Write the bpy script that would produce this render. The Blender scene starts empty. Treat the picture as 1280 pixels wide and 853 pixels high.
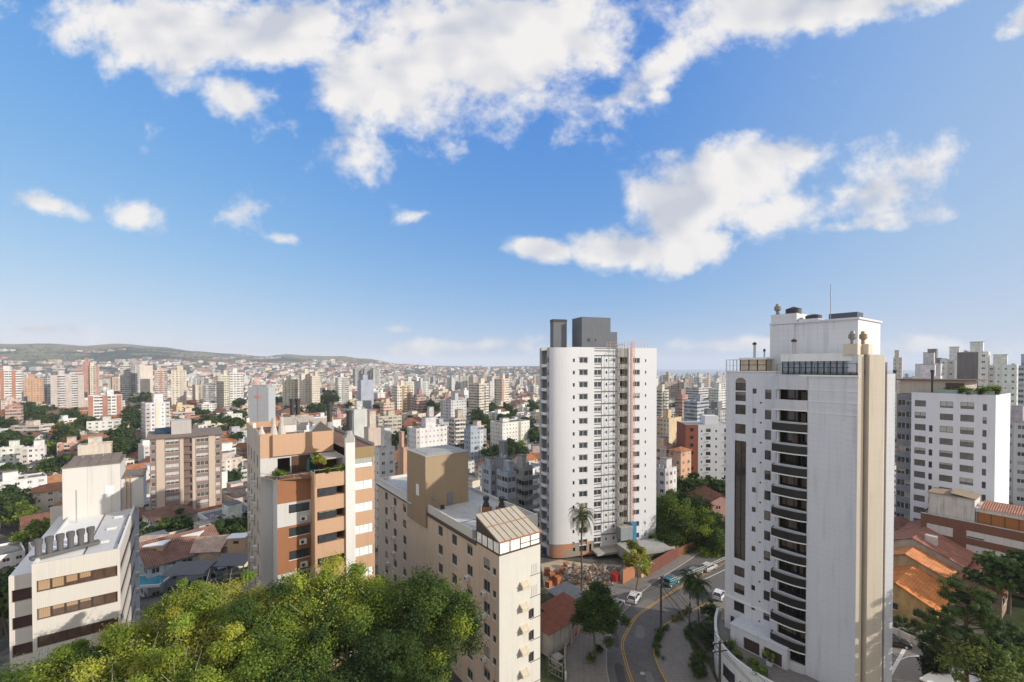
import bpy, bmesh, math, random
import numpy as np
from mathutils import Vector, Matrix, noise as mnoise

# ------------------------------------------------------------------ camera, sky, sun, exposure
SC = bpy.context.scene
COL = SC.collection
EYE = 45.0
F = 560.0                      # focal length in pixels of a 1280 px wide frame
PITCH = math.radians(0.8)
HORIZON = 459.0
PPY = HORIZON + F * math.tan(PITCH)
cam_data = bpy.data.cameras.new('camera')
cam_data.sensor_width = 36.0
cam_data.lens = F / 1280.0 * 36.0
cam_data.shift_y = (PPY - 426.5) / 1280.0
cam_data.clip_start = 0.5
cam_data.clip_end = 60000.0
cam = bpy.data.objects.new('camera', cam_data)
cam.location = (0, 0, EYE)
cam.rotation_euler = (math.pi / 2 - PITCH, 0, 0)
COL.objects.link(cam)
SC.camera = cam

SUN_ELEV = math.radians(21.0)
SUN_H = Vector((0.96, -0.28, 0)).normalized()      # horizontal direction towards the sun
sun_dir = Vector((SUN_H.x * math.cos(SUN_ELEV), SUN_H.y * math.cos(SUN_ELEV), math.sin(SUN_ELEV)))
sun_data = bpy.data.lights.new('sun', 'SUN')
sun_data.energy = 3.45
sun_data.angle = math.radians(0.53)
sun_data.color = (1.0, 0.93, 0.83)
sun = bpy.data.objects.new('sun', sun_data)
sun.rotation_euler = sun_dir.to_track_quat('Z', 'Y').to_euler()
sun.location = (0, 0, 400)
COL.objects.link(sun)

SC.view_settings.view_transform = 'Standard'
SC.view_settings.look = 'None'
SC.view_settings.gamma = 1.0
SC.view_settings.use_curve_mapping = False
SC.view_settings.exposure = 0.58
SC.cycles.use_denoising = True
SC.cycles.max_bounces = 6
SC.cycles.diffuse_bounces = 3
SC.cycles.glossy_bounces = 2
SC.cycles.transmission_bounces = 2
SC.cycles.volume_bounces = 1
SC.cycles.transparent_max_bounces = 6
SC.cycles.caustics_reflective = False
SC.cycles.caustics_refractive = False

SKY_STRENGTH = 0.15
def build_world():
    w = bpy.data.worlds.new('World'); SC.world = w; w.use_nodes = True
    nt = w.node_tree; N = nt.nodes; L = nt.links; N.clear()
    out = N.new('ShaderNodeOutputWorld'); bg = N.new('ShaderNodeBackground')
    bg.inputs['Strength'].default_value = SKY_STRENGTH
    L.new(bg.outputs[0], out.inputs[0])
    tc = N.new('ShaderNodeTexCoord')
    def math_(op, a, b=None, c=None, clamp=False):
        n = N.new('ShaderNodeMath'); n.operation = op; n.use_clamp = clamp
        for i, v in enumerate((a, b, c)):
            if v is None: continue
            if isinstance(v, (int, float)): n.inputs[i].default_value = v
            else: L.new(v, n.inputs[i])
        return n.outputs[0]
    sep = N.new('ShaderNodeSeparateXYZ'); L.new(tc.outputs['Generated'], sep.inputs[0])
    zz = math_('ADD', math_('MULTIPLY', math_('MAXIMUM', sep.outputs[2], 0.0), 0.62), 0.072)
    comb = N.new('ShaderNodeCombineXYZ')
    L.new(sep.outputs[0], comb.inputs[0]); L.new(sep.outputs[1], comb.inputs[1]); L.new(zz, comb.inputs[2])
    sky = N.new('ShaderNodeTexSky'); sky.sky_type = 'NISHITA'; sky.sun_disc = False
    sky.sun_elevation = SUN_ELEV
    sky.sun_rotation = math.atan2(SUN_H.x, SUN_H.y)
    sky.air_density = 1.0; sky.dust_density = 0.35; sky.ozone_density = 3.2; sky.altitude = 60
    L.new(comb.outputs[0], sky.inputs[0])
    hsv = N.new('ShaderNodeHueSaturation'); hsv.inputs['Saturation'].default_value = 1.08; hsv.inputs['Hue'].default_value = 0.510; hsv.inputs['Value'].default_value = 0.93
    L.new(sky.outputs[0], hsv.inputs['Color'])
    # the camera's response to sky blue, channel by channel
    sc_ = N.new('ShaderNodeSeparateColor'); L.new(hsv.outputs[0], sc_.inputs[0]); cc_ = N.new('ShaderNodeCombineColor')
    for i, (k, g) in enumerate(((0.475, 1.5), (0.875, 0.8), (2.36, 0.25))):
        L.new(math_('MULTIPLY', math_('POWER', math_('MAXIMUM', sc_.outputs[i], 0.001), g), k), cc_.inputs[i])
    # milky air towards the sun
    dv = N.new('ShaderNodeVectorMath'); dv.operation = 'DOT_PRODUCT'; L.new(tc.outputs['Generated'], dv.inputs[0]); dv.inputs[1].default_value = (SUN_H.x, SUN_H.y, 0)
    gl_ = N.new('ShaderNodeMapRange'); gl_.interpolation_type = 'SMOOTHSTEP'; gl_.inputs['From Min'].default_value = -0.1; gl_.inputs['From Max'].default_value = 0.95; gl_.inputs['To Max'].default_value = 0.85
    L.new(dv.outputs['Value'], gl_.inputs['Value'])
    milk = N.new('ShaderNodeMix'); milk.data_type = 'RGBA'; L.new(gl_.outputs[0], milk.inputs['Factor']); L.new(cc_.outputs[0], milk.inputs['A']); milk.inputs['B'].default_value = (2.0, 2.55, 3.4, 1)
    # clouds: a sheet of vapour seen by direction; a = azimuth tangent, e = elevation tangent
    yy = math_('MAXIMUM', sep.outputs[1], 0.05)
    a = math_('DIVIDE', sep.outputs[0], yy)
    e = math_('DIVIDE', sep.outputs[2], yy)
    ae = N.new('ShaderNodeCombineXYZ'); L.new(a, ae.inputs[0]); L.new(e, ae.inputs[1])
    front = math_('GREATER_THAN', sep.outputs[1], 0.06)
    def noise(scale, detail, rough, off, stretch=(1, 1, 1), dist=0.0):
        mp = N.new('ShaderNodeMapping'); mp.inputs['Location'].default_value = off; mp.inputs['Scale'].default_value = stretch
        mp.inputs['Rotation'].default_value = (0, 0, math.radians(-18))
        L.new(ae.outputs[0], mp.inputs[0])
        t = N.new('ShaderNodeTexNoise'); t.inputs['Scale'].default_value = scale; t.inputs['Detail'].default_value = detail
        t.inputs['Roughness'].default_value = rough; t.inputs['Distortion'].default_value = dist
        L.new(mp.outputs[0], t.inputs['Vector'])
        return t.outputs['Fac']
    n1 = noise(3.2, 12, 0.60, (3.1, 1.7, 0), (1, 1.25, 1), 0.2)
    ns = noise(3.2, 3.5, 0.5, (3.1, 1.7, 0), (1, 1.25, 1), 0.2)
    n2 = noise(11.0, 9, 0.60, (0.3, 5.2, 0), (1, 1.15, 1), 0.1)
    def blob(px, py, rx, ry, rot=0.0, amp=1.0):
        # ellipse given by its direction (photo pixels turned into angle tangents)
        cx, cy = (px - 640) / F, (HORIZON - py) / F
        dx = math_('SUBTRACT', a, cx); dy = math_('SUBTRACT', e, cy)
        c, s = math.cos(rot), math.sin(rot)
        u = math_('ADD', math_('MULTIPLY', dx, c), math_('MULTIPLY', dy, s))
        v = math_('SUBTRACT', math_('MULTIPLY', dy, c), math_('MULTIPLY', dx, s))
        u = math_('DIVIDE', u, rx / F); v = math_('DIVIDE', v, ry / F)
        d = math_('SQRT', math_('ADD', math_('MULTIPLY', u, u), math_('MULTIPLY', v, v)))
        m = math_('SUBTRACT', 1.0, d)
        m = math_('MAXIMUM', m, -1.2)
        return math_('MULTIPLY', m, amp)
    R = math.radians
    blobs = [blob(600, 70, 290, 130, R(4), .92), blob(485, 112, 140, 95, R(-25), .95), blob(690, 55, 205, 115, R(15), .95),
             blob(205, 55, 170, 70, R(-8)), blob(300, 122, 75, 40, R(-30), .85), blob(340, 40, 190, 70),
             blob(830, 85, 150, 50, R(28), .85), blob(960, 15, 190, 62, R(14)), blob(1080, -5, 150, 40, R(12)),
             blob(950, 208, 90, 60, R(10), .95), blob(1095, 232, 150, 52, R(24), .85), blob(835, 262, 78, 62, R(-35), .95),
             blob(770, 310, 85, 36, R(-12)), blob(860, 318, 70, 38, R(15)), blob(1060, 284, 120, 20, R(8), .7), blob(1000, 262, 110, 36, R(16), .75),
             blob(680, 310, 48, 18, R(-6), .85), blob(185, 275, 66, 30, R(-18), .75), blob(295, 268, 54, 30, R(15), .62),
             blob(358, 300, 40, 14, R(-5), .75), blob(70, 258, 70, 14, R(-14), .42), blob(525, 270, 30, 7, R(15), .25),
             blob(1268, 32, 40, 18, R(40), .7), blob(480, 411, 50, 8, 0, .55), blob(590, 432, 110, 14, 0, .6), blob(905, 432, 110, 12, 0, .7),
             blob(1200, 434, 150, 15, 0, .65), blob(30, 411, 70, 8, 0, .6), blob(505, 437, 20, 12, 0, .6), blob(820, 122, 34, 16, 0, .8)]
    m = blobs[0]
    for b in blobs[1:]:
        n = N.new('ShaderNodeMath'); n.operation = 'SMOOTH_MAX'; n.inputs[2].default_value = 0.12
        L.new(m, n.inputs[0]); L.new(b, n.inputs[1]); m = n.outputs[0]
    nn = math_('ADD', math_('MULTIPLY', math_('SUBTRACT', n1, 0.5), 2.5), math_('MULTIPLY', math_('SUBTRACT', n2, 0.5), 1.2))
    dens = math_('ADD', math_('SUBTRACT', math_('MULTIPLY', m, 0.95), 0.06), nn)
    alpha = N.new('ShaderNodeMapRange'); alpha.interpolation_type = 'SMOOTHSTEP'
    alpha.inputs['From Min'].default_value = 0.0; alpha.inputs['From Max'].default_value = 0.56
    L.new(dens, alpha.inputs['Value'])
    # unseen broken cloud deck behind and overhead, added as white fill light
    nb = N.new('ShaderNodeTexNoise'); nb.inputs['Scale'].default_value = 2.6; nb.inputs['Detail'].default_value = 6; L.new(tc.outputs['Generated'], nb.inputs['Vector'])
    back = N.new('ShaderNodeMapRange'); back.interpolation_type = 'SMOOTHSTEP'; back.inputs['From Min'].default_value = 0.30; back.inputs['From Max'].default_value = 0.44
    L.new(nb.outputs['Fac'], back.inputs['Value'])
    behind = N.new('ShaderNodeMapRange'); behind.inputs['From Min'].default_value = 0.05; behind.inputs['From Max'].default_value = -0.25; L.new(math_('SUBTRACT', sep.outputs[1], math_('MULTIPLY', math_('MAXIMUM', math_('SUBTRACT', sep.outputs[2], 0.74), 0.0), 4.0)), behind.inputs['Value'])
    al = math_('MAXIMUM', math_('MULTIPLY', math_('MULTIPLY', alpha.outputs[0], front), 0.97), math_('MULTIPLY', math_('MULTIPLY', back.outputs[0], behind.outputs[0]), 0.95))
    # body colour of the vapour: grey where thick, white at the sunlit rims
    cr = N.new('ShaderNodeValToRGB')
    cr.color_ramp.elements[0].position = 0.2; cr.color_ramp.elements[0].color = (2.6, 2.72, 3.05, 1)
    cr.color_ramp.elements[1].position = 0.75; cr.color_ramp.elements[1].color = (4.15, 4.02, 3.9, 1)
    n3 = noise(3.2, 3.5, 0.5, (3.1 + 0.035, 1.7 - 0.035, 0), (1, 1.25, 1), 0.2)
    L.new(math_('ADD', math_('ADD', math_('MULTIPLY', math_('SUBTRACT', ns, n3), 4.2), math_('MULTIPLY', math_('SUBTRACT', n2, 0.5), 0.55)), math_('SUBTRACT', 0.74, math_('MULTIPLY', math_('MINIMUM', math_('MAXIMUM', dens, 0.0), 1.6), 0.30))), cr.inputs[0])
    mix = N.new('ShaderNodeMix'); mix.data_type = 'RGBA'
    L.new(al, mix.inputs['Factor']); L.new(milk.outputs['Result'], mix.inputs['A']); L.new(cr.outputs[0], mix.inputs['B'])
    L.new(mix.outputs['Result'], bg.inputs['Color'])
    w.cycles.sampling_method = 'MANUAL'; w.cycles.sample_map_resolution = 512
build_world()

# ------------------------------------------------------------------ small helpers
_cp, _sp = math.cos(PITCH), math.sin(PITCH)
def ray(px, py):
    x = (px - 640.0) / F; v = (PPY - py) / F
    return Vector((x, _cp + v * _sp, v * _cp - _sp))
def at(px, py, Y):
    d = ray(px, py); k = Y / d.y
    return Vector((d.x * k, Y, EYE + d.z * k))
def on(px, py, z=0.0):
    d = ray(px, py); k = (z - EYE) / d.z
    return Vector((d.x * k, d.y * k, z))
def proj(p):
    x, y, z = p[0], p[1], p[2] - EYE
    dep = y * _cp - z * _sp; up = y * _sp + z * _cp
    if dep < 0.1: dep = 0.1
    return 640 + F * x / dep, PPY - F * up / dep
GA = math.radians(36.2)                     # the street grid of the quarter
D2 = Vector((math.cos(GA), math.sin(GA), 0)); D1 = Vector((-math.sin(GA), math.cos(GA), 0))

def smooth(a, b, x):
    t = min(1.0, max(0.0, (x - a) / (b - a))); return t * t * (3 - 2 * t)
RIDGE = [(-700, 436), (-300, 434), (0, 431), (60, 430), (110, 433), (150, 431), (200, 434), (245, 438), (285, 441), (330, 444.5), (360, 442.5),
         (385, 444), (430, 443.5), (455, 447), (500, 454), (540, 456), (600, 457), (680, 457), (760, 460.5), (2600, 460.5)]
def ridge(px):
    for (a, b), (c, d) in zip(RIDGE, RIDGE[1:]):
        if px <= c: return b + (d - b) * smooth(a, c, px) if px >= a else RIDGE[0][1]
    return RIDGE[-1][1]
HILL_K = 0.84
def ground(x, y):
    r = math.hypot(x, y)
    z = -14 * smooth(103, 160, r) - 3 * smooth(160, 230, r) + 7 * smooth(280, 480, r) - 24 * smooth(700, 2000, r)
    right = smooth(20, 70, x) * smooth(240, 110, r)
    z = z * (1 - right) + 0.0 * right
    if y > 100 and r > 1200:
        px = 640 + F * x / y
        top = EYE + (HORIZON - ridge(px)) / F * 5600
        t = smooth(2300, 5400, r)
        t2 = max(0.0, (r - 1800) / 3800)
        if px < 760:
            z = z + (top + 34) * (HILL_K - 0.13 * smooth(220, 20, px) + 0.02) * (0.72 * t + 0.28 * min(1.0, t2) ** 1.2) * (1 - 0.6 * smooth(5700, 8500, r))
            n = mnoise.fractal(Vector((x / 900.0, y / 900.0, 3.1)), 0.9, 2.1, 5)
            z += n * 26 * smooth(2200, 4000, r) * (1 - 0.55 * smooth(4800, 5500, r))
        z -= 14 * smooth(720, 850, px) * smooth(3300, 4600, r)
    return z

def tag(o, label=None, cat=None, group=None, kind=None):
    if label: o['label'] = label
    if cat: o['category'] = cat
    if group: o['group'] = group
    if kind: o['kind'] = kind
    return o
def empty(name, loc, rz=0.0, label=None, cat=None, group=None):
    o = bpy.data.objects.new(name, None); COL.objects.link(o)
    o.location = loc; o.rotation_euler = (0, 0, rz); o.empty_display_size = 0.5
    return tag(o, label, cat, group)
def link(name, me, parent=None, loc=(0, 0, 0), rz=0.0):
    o = bpy.data.objects.new(name, me); COL.objects.link(o)
    o.location = loc; o.rotation_euler = (0, 0, rz)
    if parent is not None: o.parent = parent
    return o
def copy_tree(o, parent=None):
    c = o.copy(); COL.objects.link(c); c.parent = parent
    for ch in list(o.children): copy_tree(ch, c)
    return c

class MB:
    """collects faces and links them as ONE mesh object"""
    def __init__(s): s.v = []; s.f = []; s.m = []; s.uv = []; s.c = []
    def face(s, pts, mat=0, uv=None, col=None):
        i = len(s.v); s.v.extend([tuple(p) for p in pts]); s.f.append(tuple(range(i, i + len(pts)))); s.m.append(mat)
        s.uv.append(uv if uv else [(0, 0)] * len(pts)); s.c.append(col or (1, 1, 1))
    def box(s, x0, x1, y0, y1, z0, z1, mat=0, top=None, col=None, bottom=True, us=1.0, vs=1.0):
        t = mat if top is None else top
        w, d, h = x1 - x0, y1 - y0, z1 - z0
        def wall(a, b, L):
            s.face([(a[0], a[1], z0), (b[0], b[1], z0), (b[0], b[1], z1), (a[0], a[1], z1)], mat,
                   [(0, 0), (L * us, 0), (L * us, h * vs), (0, h * vs)], col)
        wall((x0, y0), (x1, y0), w); wall((x1, y0), (x1, y1), d); wall((x1, y1), (x0, y1), w); wall((x0, y1), (x0, y0), d)
        s.face([(x0, y0, z1), (x1, y0, z1), (x1, y1, z1), (x0, y1, z1)], t, [(0, 0), (w, 0), (w, d), (0, d)], col)
        if bottom: s.face([(x0, y1, z0), (x1, y1, z0), (x1, y0, z0), (x0, y0, z0)], mat, None, col)
    def prism(s, poly, z0, z1, mat=0, top=None, bottom=True, col=None):
        t = mat if top is None else top; n = len(poly)
        for i in range(n):
            a, b = poly[i], poly[(i + 1) % n]; L = math.hypot(a[0] - b[0], a[1] - b[1])
            s.face([(a[0], a[1], z0), (b[0], b[1], z0), (b[0], b[1], z1), (a[0], a[1], z1)], mat, [(0, 0), (L, 0), (L, z1 - z0), (0, z1 - z0)], col)
        s.face([(p[0], p[1], z1) for p in poly], t, [(p[0], p[1]) for p in poly], col)
        if bottom: s.face([(p[0], p[1], z0) for p in reversed(poly)], mat, None, col)
    def cyl(s, c, r, z0, z1, mat=0, n=14, r1=None, cap=True):
        r1 = r if r1 is None else r1
        ring = [(math.cos(2 * math.pi * k / n), math.sin(2 * math.pi * k / n)) for k in range(n)]
        for k in range(n):
            a, b = ring[k], ring[(k + 1) % n]
            s.face([(c[0] + a[0] * r, c[1] + a[1] * r, z0), (c[0] + b[0] * r, c[1] + b[1] * r, z0),
                    (c[0] + b[0] * r1, c[1] + b[1] * r1, z1), (c[0] + a[0] * r1, c[1] + a[1] * r1, z1)], mat)
        if cap:
            if r1 > 1e-4: s.face([(c[0] + a[0] * r1, c[1] + a[1] * r1, z1) for a in ring], mat)
            s.face([(c[0] + a[0] * r, c[1] + a[1] * r, z0) for a in reversed(ring)], mat)
    def tube(s, pts, rad, mat=0, n=6, col=None):
        pts = [Vector(p) for p in pts]; rs = rad if isinstance(rad, (list, tuple)) else [rad] * len(pts)
        rings = []
        for i, p in enumerate(pts):
            t = (pts[min(i + 1, len(pts) - 1)] - pts[max(i - 1, 0)]).normalized()
            u = t.cross(Vector((0, 0, 1)));
            if u.length < 1e-3: u = t.cross(Vector((1, 0, 0)))
            u.normalize(); w = t.cross(u)
            rings.append([p + (u * math.cos(2 * math.pi * k / n) + w * math.sin(2 * math.pi * k / n)) * rs[i] for k in range(n)])
        for A, B in zip(rings, rings[1:]):
            for k in range(n):
                s.face([A[k], A[(k + 1) % n], B[(k + 1) % n], B[k]], mat, None, col)
        s.face(list(reversed(rings[0])), mat, None, col); s.face(rings[-1], mat, None, col)
    def bar(s, a, b, w, h=None, mat=0):
        """square bar between two points"""
        a, b = Vector(a), Vector(b); h = w if h is None else h
        t = (b - a).normalized(); u = t.cross(Vector((0, 0, 1)))
        if u.length < 1e-3: u = Vector((1, 0, 0))
        u.normalize(); v = u.cross(t)
        q = [u * w / 2 + v * h / 2, -u * w / 2 + v * h / 2, -u * w / 2 - v * h / 2, u * w / 2 - v * h / 2]
        for k in range(4): s.face([a + q[k], a + q[(k + 1) % 4], b + q[(k + 1) % 4], b + q[k]], mat)
        s.face([a + x for x in reversed(q)], mat); s.face([b + x for x in q], mat)
    def wall(s, o, ang, W, z0, z1, holes=(), depth=0.16, mat=0, rev=None, back=0, skip=()):
        """upright wall starting at o, running W to the right as seen from outside, with real openings.
        hole = (u0, u1, za, zb[, depth, back_material])"""
        c, sn = math.cos(ang), math.sin(ang); rev = mat if rev is None else rev
        def P(u, z, d=0.0): return (o[0] + u * c - d * sn, o[1] + u * sn + d * c, z)
        U = sorted({0.0, W} | {round(x, 3) for h in holes for x in h[:2]}); Z = sorted({z0, z1} | {round(x, 3) for h in holes for x in h[2:4]})
        U = [u for u in U if -1e-6 <= u <= W + 1e-6]; Z = [z for z in Z if z0 - 1e-6 <= z <= z1 + 1e-6]
        for i in range(len(Z) - 1):
            zm = (Z[i] + Z[i + 1]) / 2; run = None
            for j in range(len(U)):
                solid = j < len(U) - 1 and not any(h[0] < (U[j] + U[j + 1]) / 2 < h[1] and h[2] < zm < h[3] for h in holes)
                if solid and run is None: run = U[j]
                if not solid and run is not None:
                    a, b = run, U[j]
                    s.face([P(a, Z[i]), P(b, Z[i]), P(b, Z[i + 1]), P(a, Z[i + 1])], mat, [(a, Z[i]), (b, Z[i]), (b, Z[i + 1]), (a, Z[i + 1])]); run = None
        for h in holes:
            a, b, p, q = h[:4]; d = h[4] if len(h) > 4 else depth
            s.face([P(a, p), P(a, p, d), P(a, q, d), P(a, q)][::-1], rev); s.face([P(b, p), P(b, p, d), P(b, q, d), P(b, q)], rev)
            s.face([P(a, p), P(b, p), P(b, p, d), P(a, p, d)], rev); s.face([P(a, q), P(b, q), P(b, q, d), P(a, q, d)][::-1], rev)
            if len(h) > 5: s.face([P(a, p, d), P(b, p, d), P(b, q, d), P(a, q, d)], h[5])
    def mesh(s, name, mats):
        me = bpy.data.meshes.new(name); me.from_pydata(s.v, [], s.f)
        for m in (mats if isinstance(mats, (list, tuple)) else [mats]): me.materials.append(m)
        me.polygons.foreach_set('material_index', s.m)
        uvl = me.uv_layers.new(name='UVMap')
        uvl.data.foreach_set('uv', [x for f in s.uv for p in f for x in p])
        ca = me.color_attributes.new('col', 'FLOAT_COLOR', 'CORNER')
        ca.data.foreach_set('color', [x for f, c in zip(s.f, s.c) for _ in f for x in (c[0], c[1], c[2], 1.0)])
        me.update(); return me
    def build(s, name, mats, parent=None, loc=(0, 0, 0), rz=0.0, smooth=False):
        me = s.mesh(name, mats)
        if smooth:
            me.polygons.foreach_set('use_smooth', [True] * len(me.polygons))
        return link(name, me, parent, loc, rz)
def weld(o, dist=1e-4, smooth_angle=None):
    bm = bmesh.new(); bm.from_mesh(o.data); bmesh.ops.remove_doubles(bm, verts=bm.verts, dist=dist)
    bmesh.ops.recalc_face_normals(bm, faces=bm.faces)
    bm.to_mesh(o.data); bm.free()
    if smooth_angle:
        o.data.polygons.foreach_set('use_smooth', [True] * len(o.data.polygons)); o.data.set_sharp_from_angle(angle=smooth_angle)
    return o
def one(name, mats, fn, parent=None, **k):
    b = MB(); fn(b); return b.build(name, mats, parent, **k)

# ------------------------------------------------------------------ materials
def new_mat(name):
    m = bpy.data.materials.new(name); m.use_nodes = True
    nt = m.node_tree; return m, nt, nt.nodes, nt.links, nt.nodes['Principled BSDF']
class NT:
    def __init__(s, nt): s.nt = nt; s.N = nt.nodes; s.L = nt.links
    def set(s, sock, v):
        if isinstance(v, bpy.types.NodeSocket): s.L.new(v, sock)
        else: sock.default_value = v
    def math(s, op, a, b=None, c=None, clamp=False):
        n = s.N.new('ShaderNodeMath'); n.operation = op; n.use_clamp = clamp
        for i, v in enumerate((a, b, c)):
            if v is not None: s.set(n.inputs[i], v)
        return n.outputs[0]
    def noise(s, vec, scale, detail=4, rough=0.6, stretch=None):
        if stretch:
            mp = s.N.new('ShaderNodeMapping'); mp.inputs['Scale'].default_value = stretch; s.L.new(vec, mp.inputs[0]); vec = mp.outputs[0]
        t = s.N.new('ShaderNodeTexNoise'); t.inputs['Scale'].default_value = scale; t.inputs['Detail'].default_value = detail; t.inputs['Roughness'].default_value = rough
        s.L.new(vec, t.inputs['Vector']); return t.outputs['Fac']
    def mix(s, f, a, b, mode='MIX'):
        n = s.N.new('ShaderNodeMix'); n.data_type = 'RGBA'; n.blend_type = mode
        s.set(n.inputs['Factor'], f); s.set(n.inputs['A'], a); s.set(n.inputs['B'], b); return n.outputs['Result']
    def ramp(s, f, stops):
        n = s.N.new('ShaderNodeValToRGB'); cr = n.color_ramp
        while len(cr.elements) < len(stops): cr.elements.new(0.5)
        for e, (p, c) in zip(cr.elements, stops): e.position = p; e.color = (*c, 1) if len(c) == 3 else c
        s.set(n.inputs[0], f); return n.outputs[0]
    def range(s, v, a, b, c=0.0, d=1.0):
        n = s.N.new('ShaderNodeMapRange'); n.clamp = True; s.set(n.inputs['Value'], v)
        for k, x in zip(('From Min', 'From Max', 'To Min', 'To Max'), (a, b, c, d)): n.inputs[k].default_value = x
        return n.outputs[0]
def rgba(c): return (c[0], c[1], c[2], 1.0)
_M = {}
def paint(name, color, rough=0.85, var=0.10, streak=0.16, tile=None, tilecol=0.82, spec=0.25, metal=0.0, scale=0.35, bump=0.0):
    """painted render / concrete / metal: mottling, rain streaks, optional joints (w, h) in metres"""
    if name in _M: return _M[name]
    m, nt, N, L, B = new_mat(name); t = NT(nt)
    tc = N.new('ShaderNodeTexCoord'); v = tc.outputs['Object']
    n1 = t.noise(v, scale, 6, 0.65); n2 = t.noise(v, 1.0, 5, 0.6, (1.6, 1.6, 0.12)); n3 = t.noise(v, 14, 3, 0.6)
    f = t.math('ADD', t.math('MULTIPLY', t.math('SUBTRACT', n1, 0.5), 2 * var), 1.0)
    g = t.math('SUBTRACT', 1.0, t.math('MULTIPLY', t.range(n2, 0.52, 0.75), streak))
    f = t.math('MULTIPLY', t.math('MULTIPLY', f, g), t.math('ADD', t.math('MULTIPLY', t.math('SUBTRACT', n3, 0.5), 0.10), 1.0))
    if tile:
        uv = tc.outputs['UV']; sp = N.new('ShaderNodeSeparateXYZ'); L.new(uv, sp.inputs[0])
        jw = 0.035
        fu = t.math('LESS_THAN', t.math('FRACT', t.math('DIVIDE', sp.outputs[0], tile[0])), jw / tile[0]) if tile[0] else 0.0
        fv = t.math('LESS_THAN', t.math('FRACT', t.math('DIVIDE', sp.outputs[1], tile[1])), jw / tile[1]) if tile[1] else 0.0
        j = t.math('MAXIMUM', fu, fv)
        f = t.math('MULTIPLY', f, t.math('SUBTRACT', 1.0, t.math('MULTIPLY', j, 1 - tilecol)))
    c = t.mix(1.0, rgba(color), f, 'MULTIPLY')
    L.new(c, B.inputs['Base Color'])
    B.inputs['Roughness'].default_value = rough; B.inputs['Specular IOR Level'].default_value = spec; B.inputs['Metallic'].default_value = metal
    if bump:
        b = N.new('ShaderNodeBump'); b.inputs['Strength'].default_value = bump; b.inputs['Distance'].default_value = 0.05
        L.new(n3, b.inputs['Height']); L.new(b.outputs[0], B.inputs['Normal'])
    _M[name] = m; return m
def glass(name, dark=(0.02, 0.026, 0.032), curtain=(0.42, 0.38, 0.32), share=0.4, rough=0.06):
    """window glass over a dark room; some windows show blinds or curtains"""
    if name in _M: return _M[name]
    m, nt, N, L, B = new_mat(name); t = NT(nt)
    oi = N.new('ShaderNodeObjectInfo'); r = oi.outputs['Random']; tc = N.new('ShaderNodeTexCoord')
    has = t.math('LESS_THAN', r, share)
    sp = N.new('ShaderNodeSeparateXYZ'); L.new(tc.outputs['Object'], sp.inputs[0])
    fold = t.math('ADD', t.math('MULTIPLY', t.math('SINE', t.math('MULTIPLY', sp.outputs[0], 38)), 0.12), 0.85)
    # the blind hangs down a different length in each window
    drop = t.math('MULTIPLY', t.math('FRACT', t.math('MULTIPLY', r, 17.3)), 1.3)
    low = t.math('GREATER_THAN', sp.outputs[2], drop)
    room = t.mix(t.noise(tc.outputs['Object'], 1.6, 3), rgba(dark), (dark[0] * 3, dark[1] * 2.8, dark[2] * 2.6, 1))
    cur = t.mix(1.0, rgba(curtain), fold, 'MULTIPLY')
    c = t.mix(t.math('MULTIPLY', has, low), room, cur)
    L.new(c, B.inputs['Base Color']); B.inputs['Roughness'].default_value = rough; B.inputs['Specular IOR Level'].default_value = 0.6
    _M[name] = m; return m
def attr_col(t):
    a = t.N.new('ShaderNodeAttribute'); a.attribute_name = 'col'; return a.outputs['Color']
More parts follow.
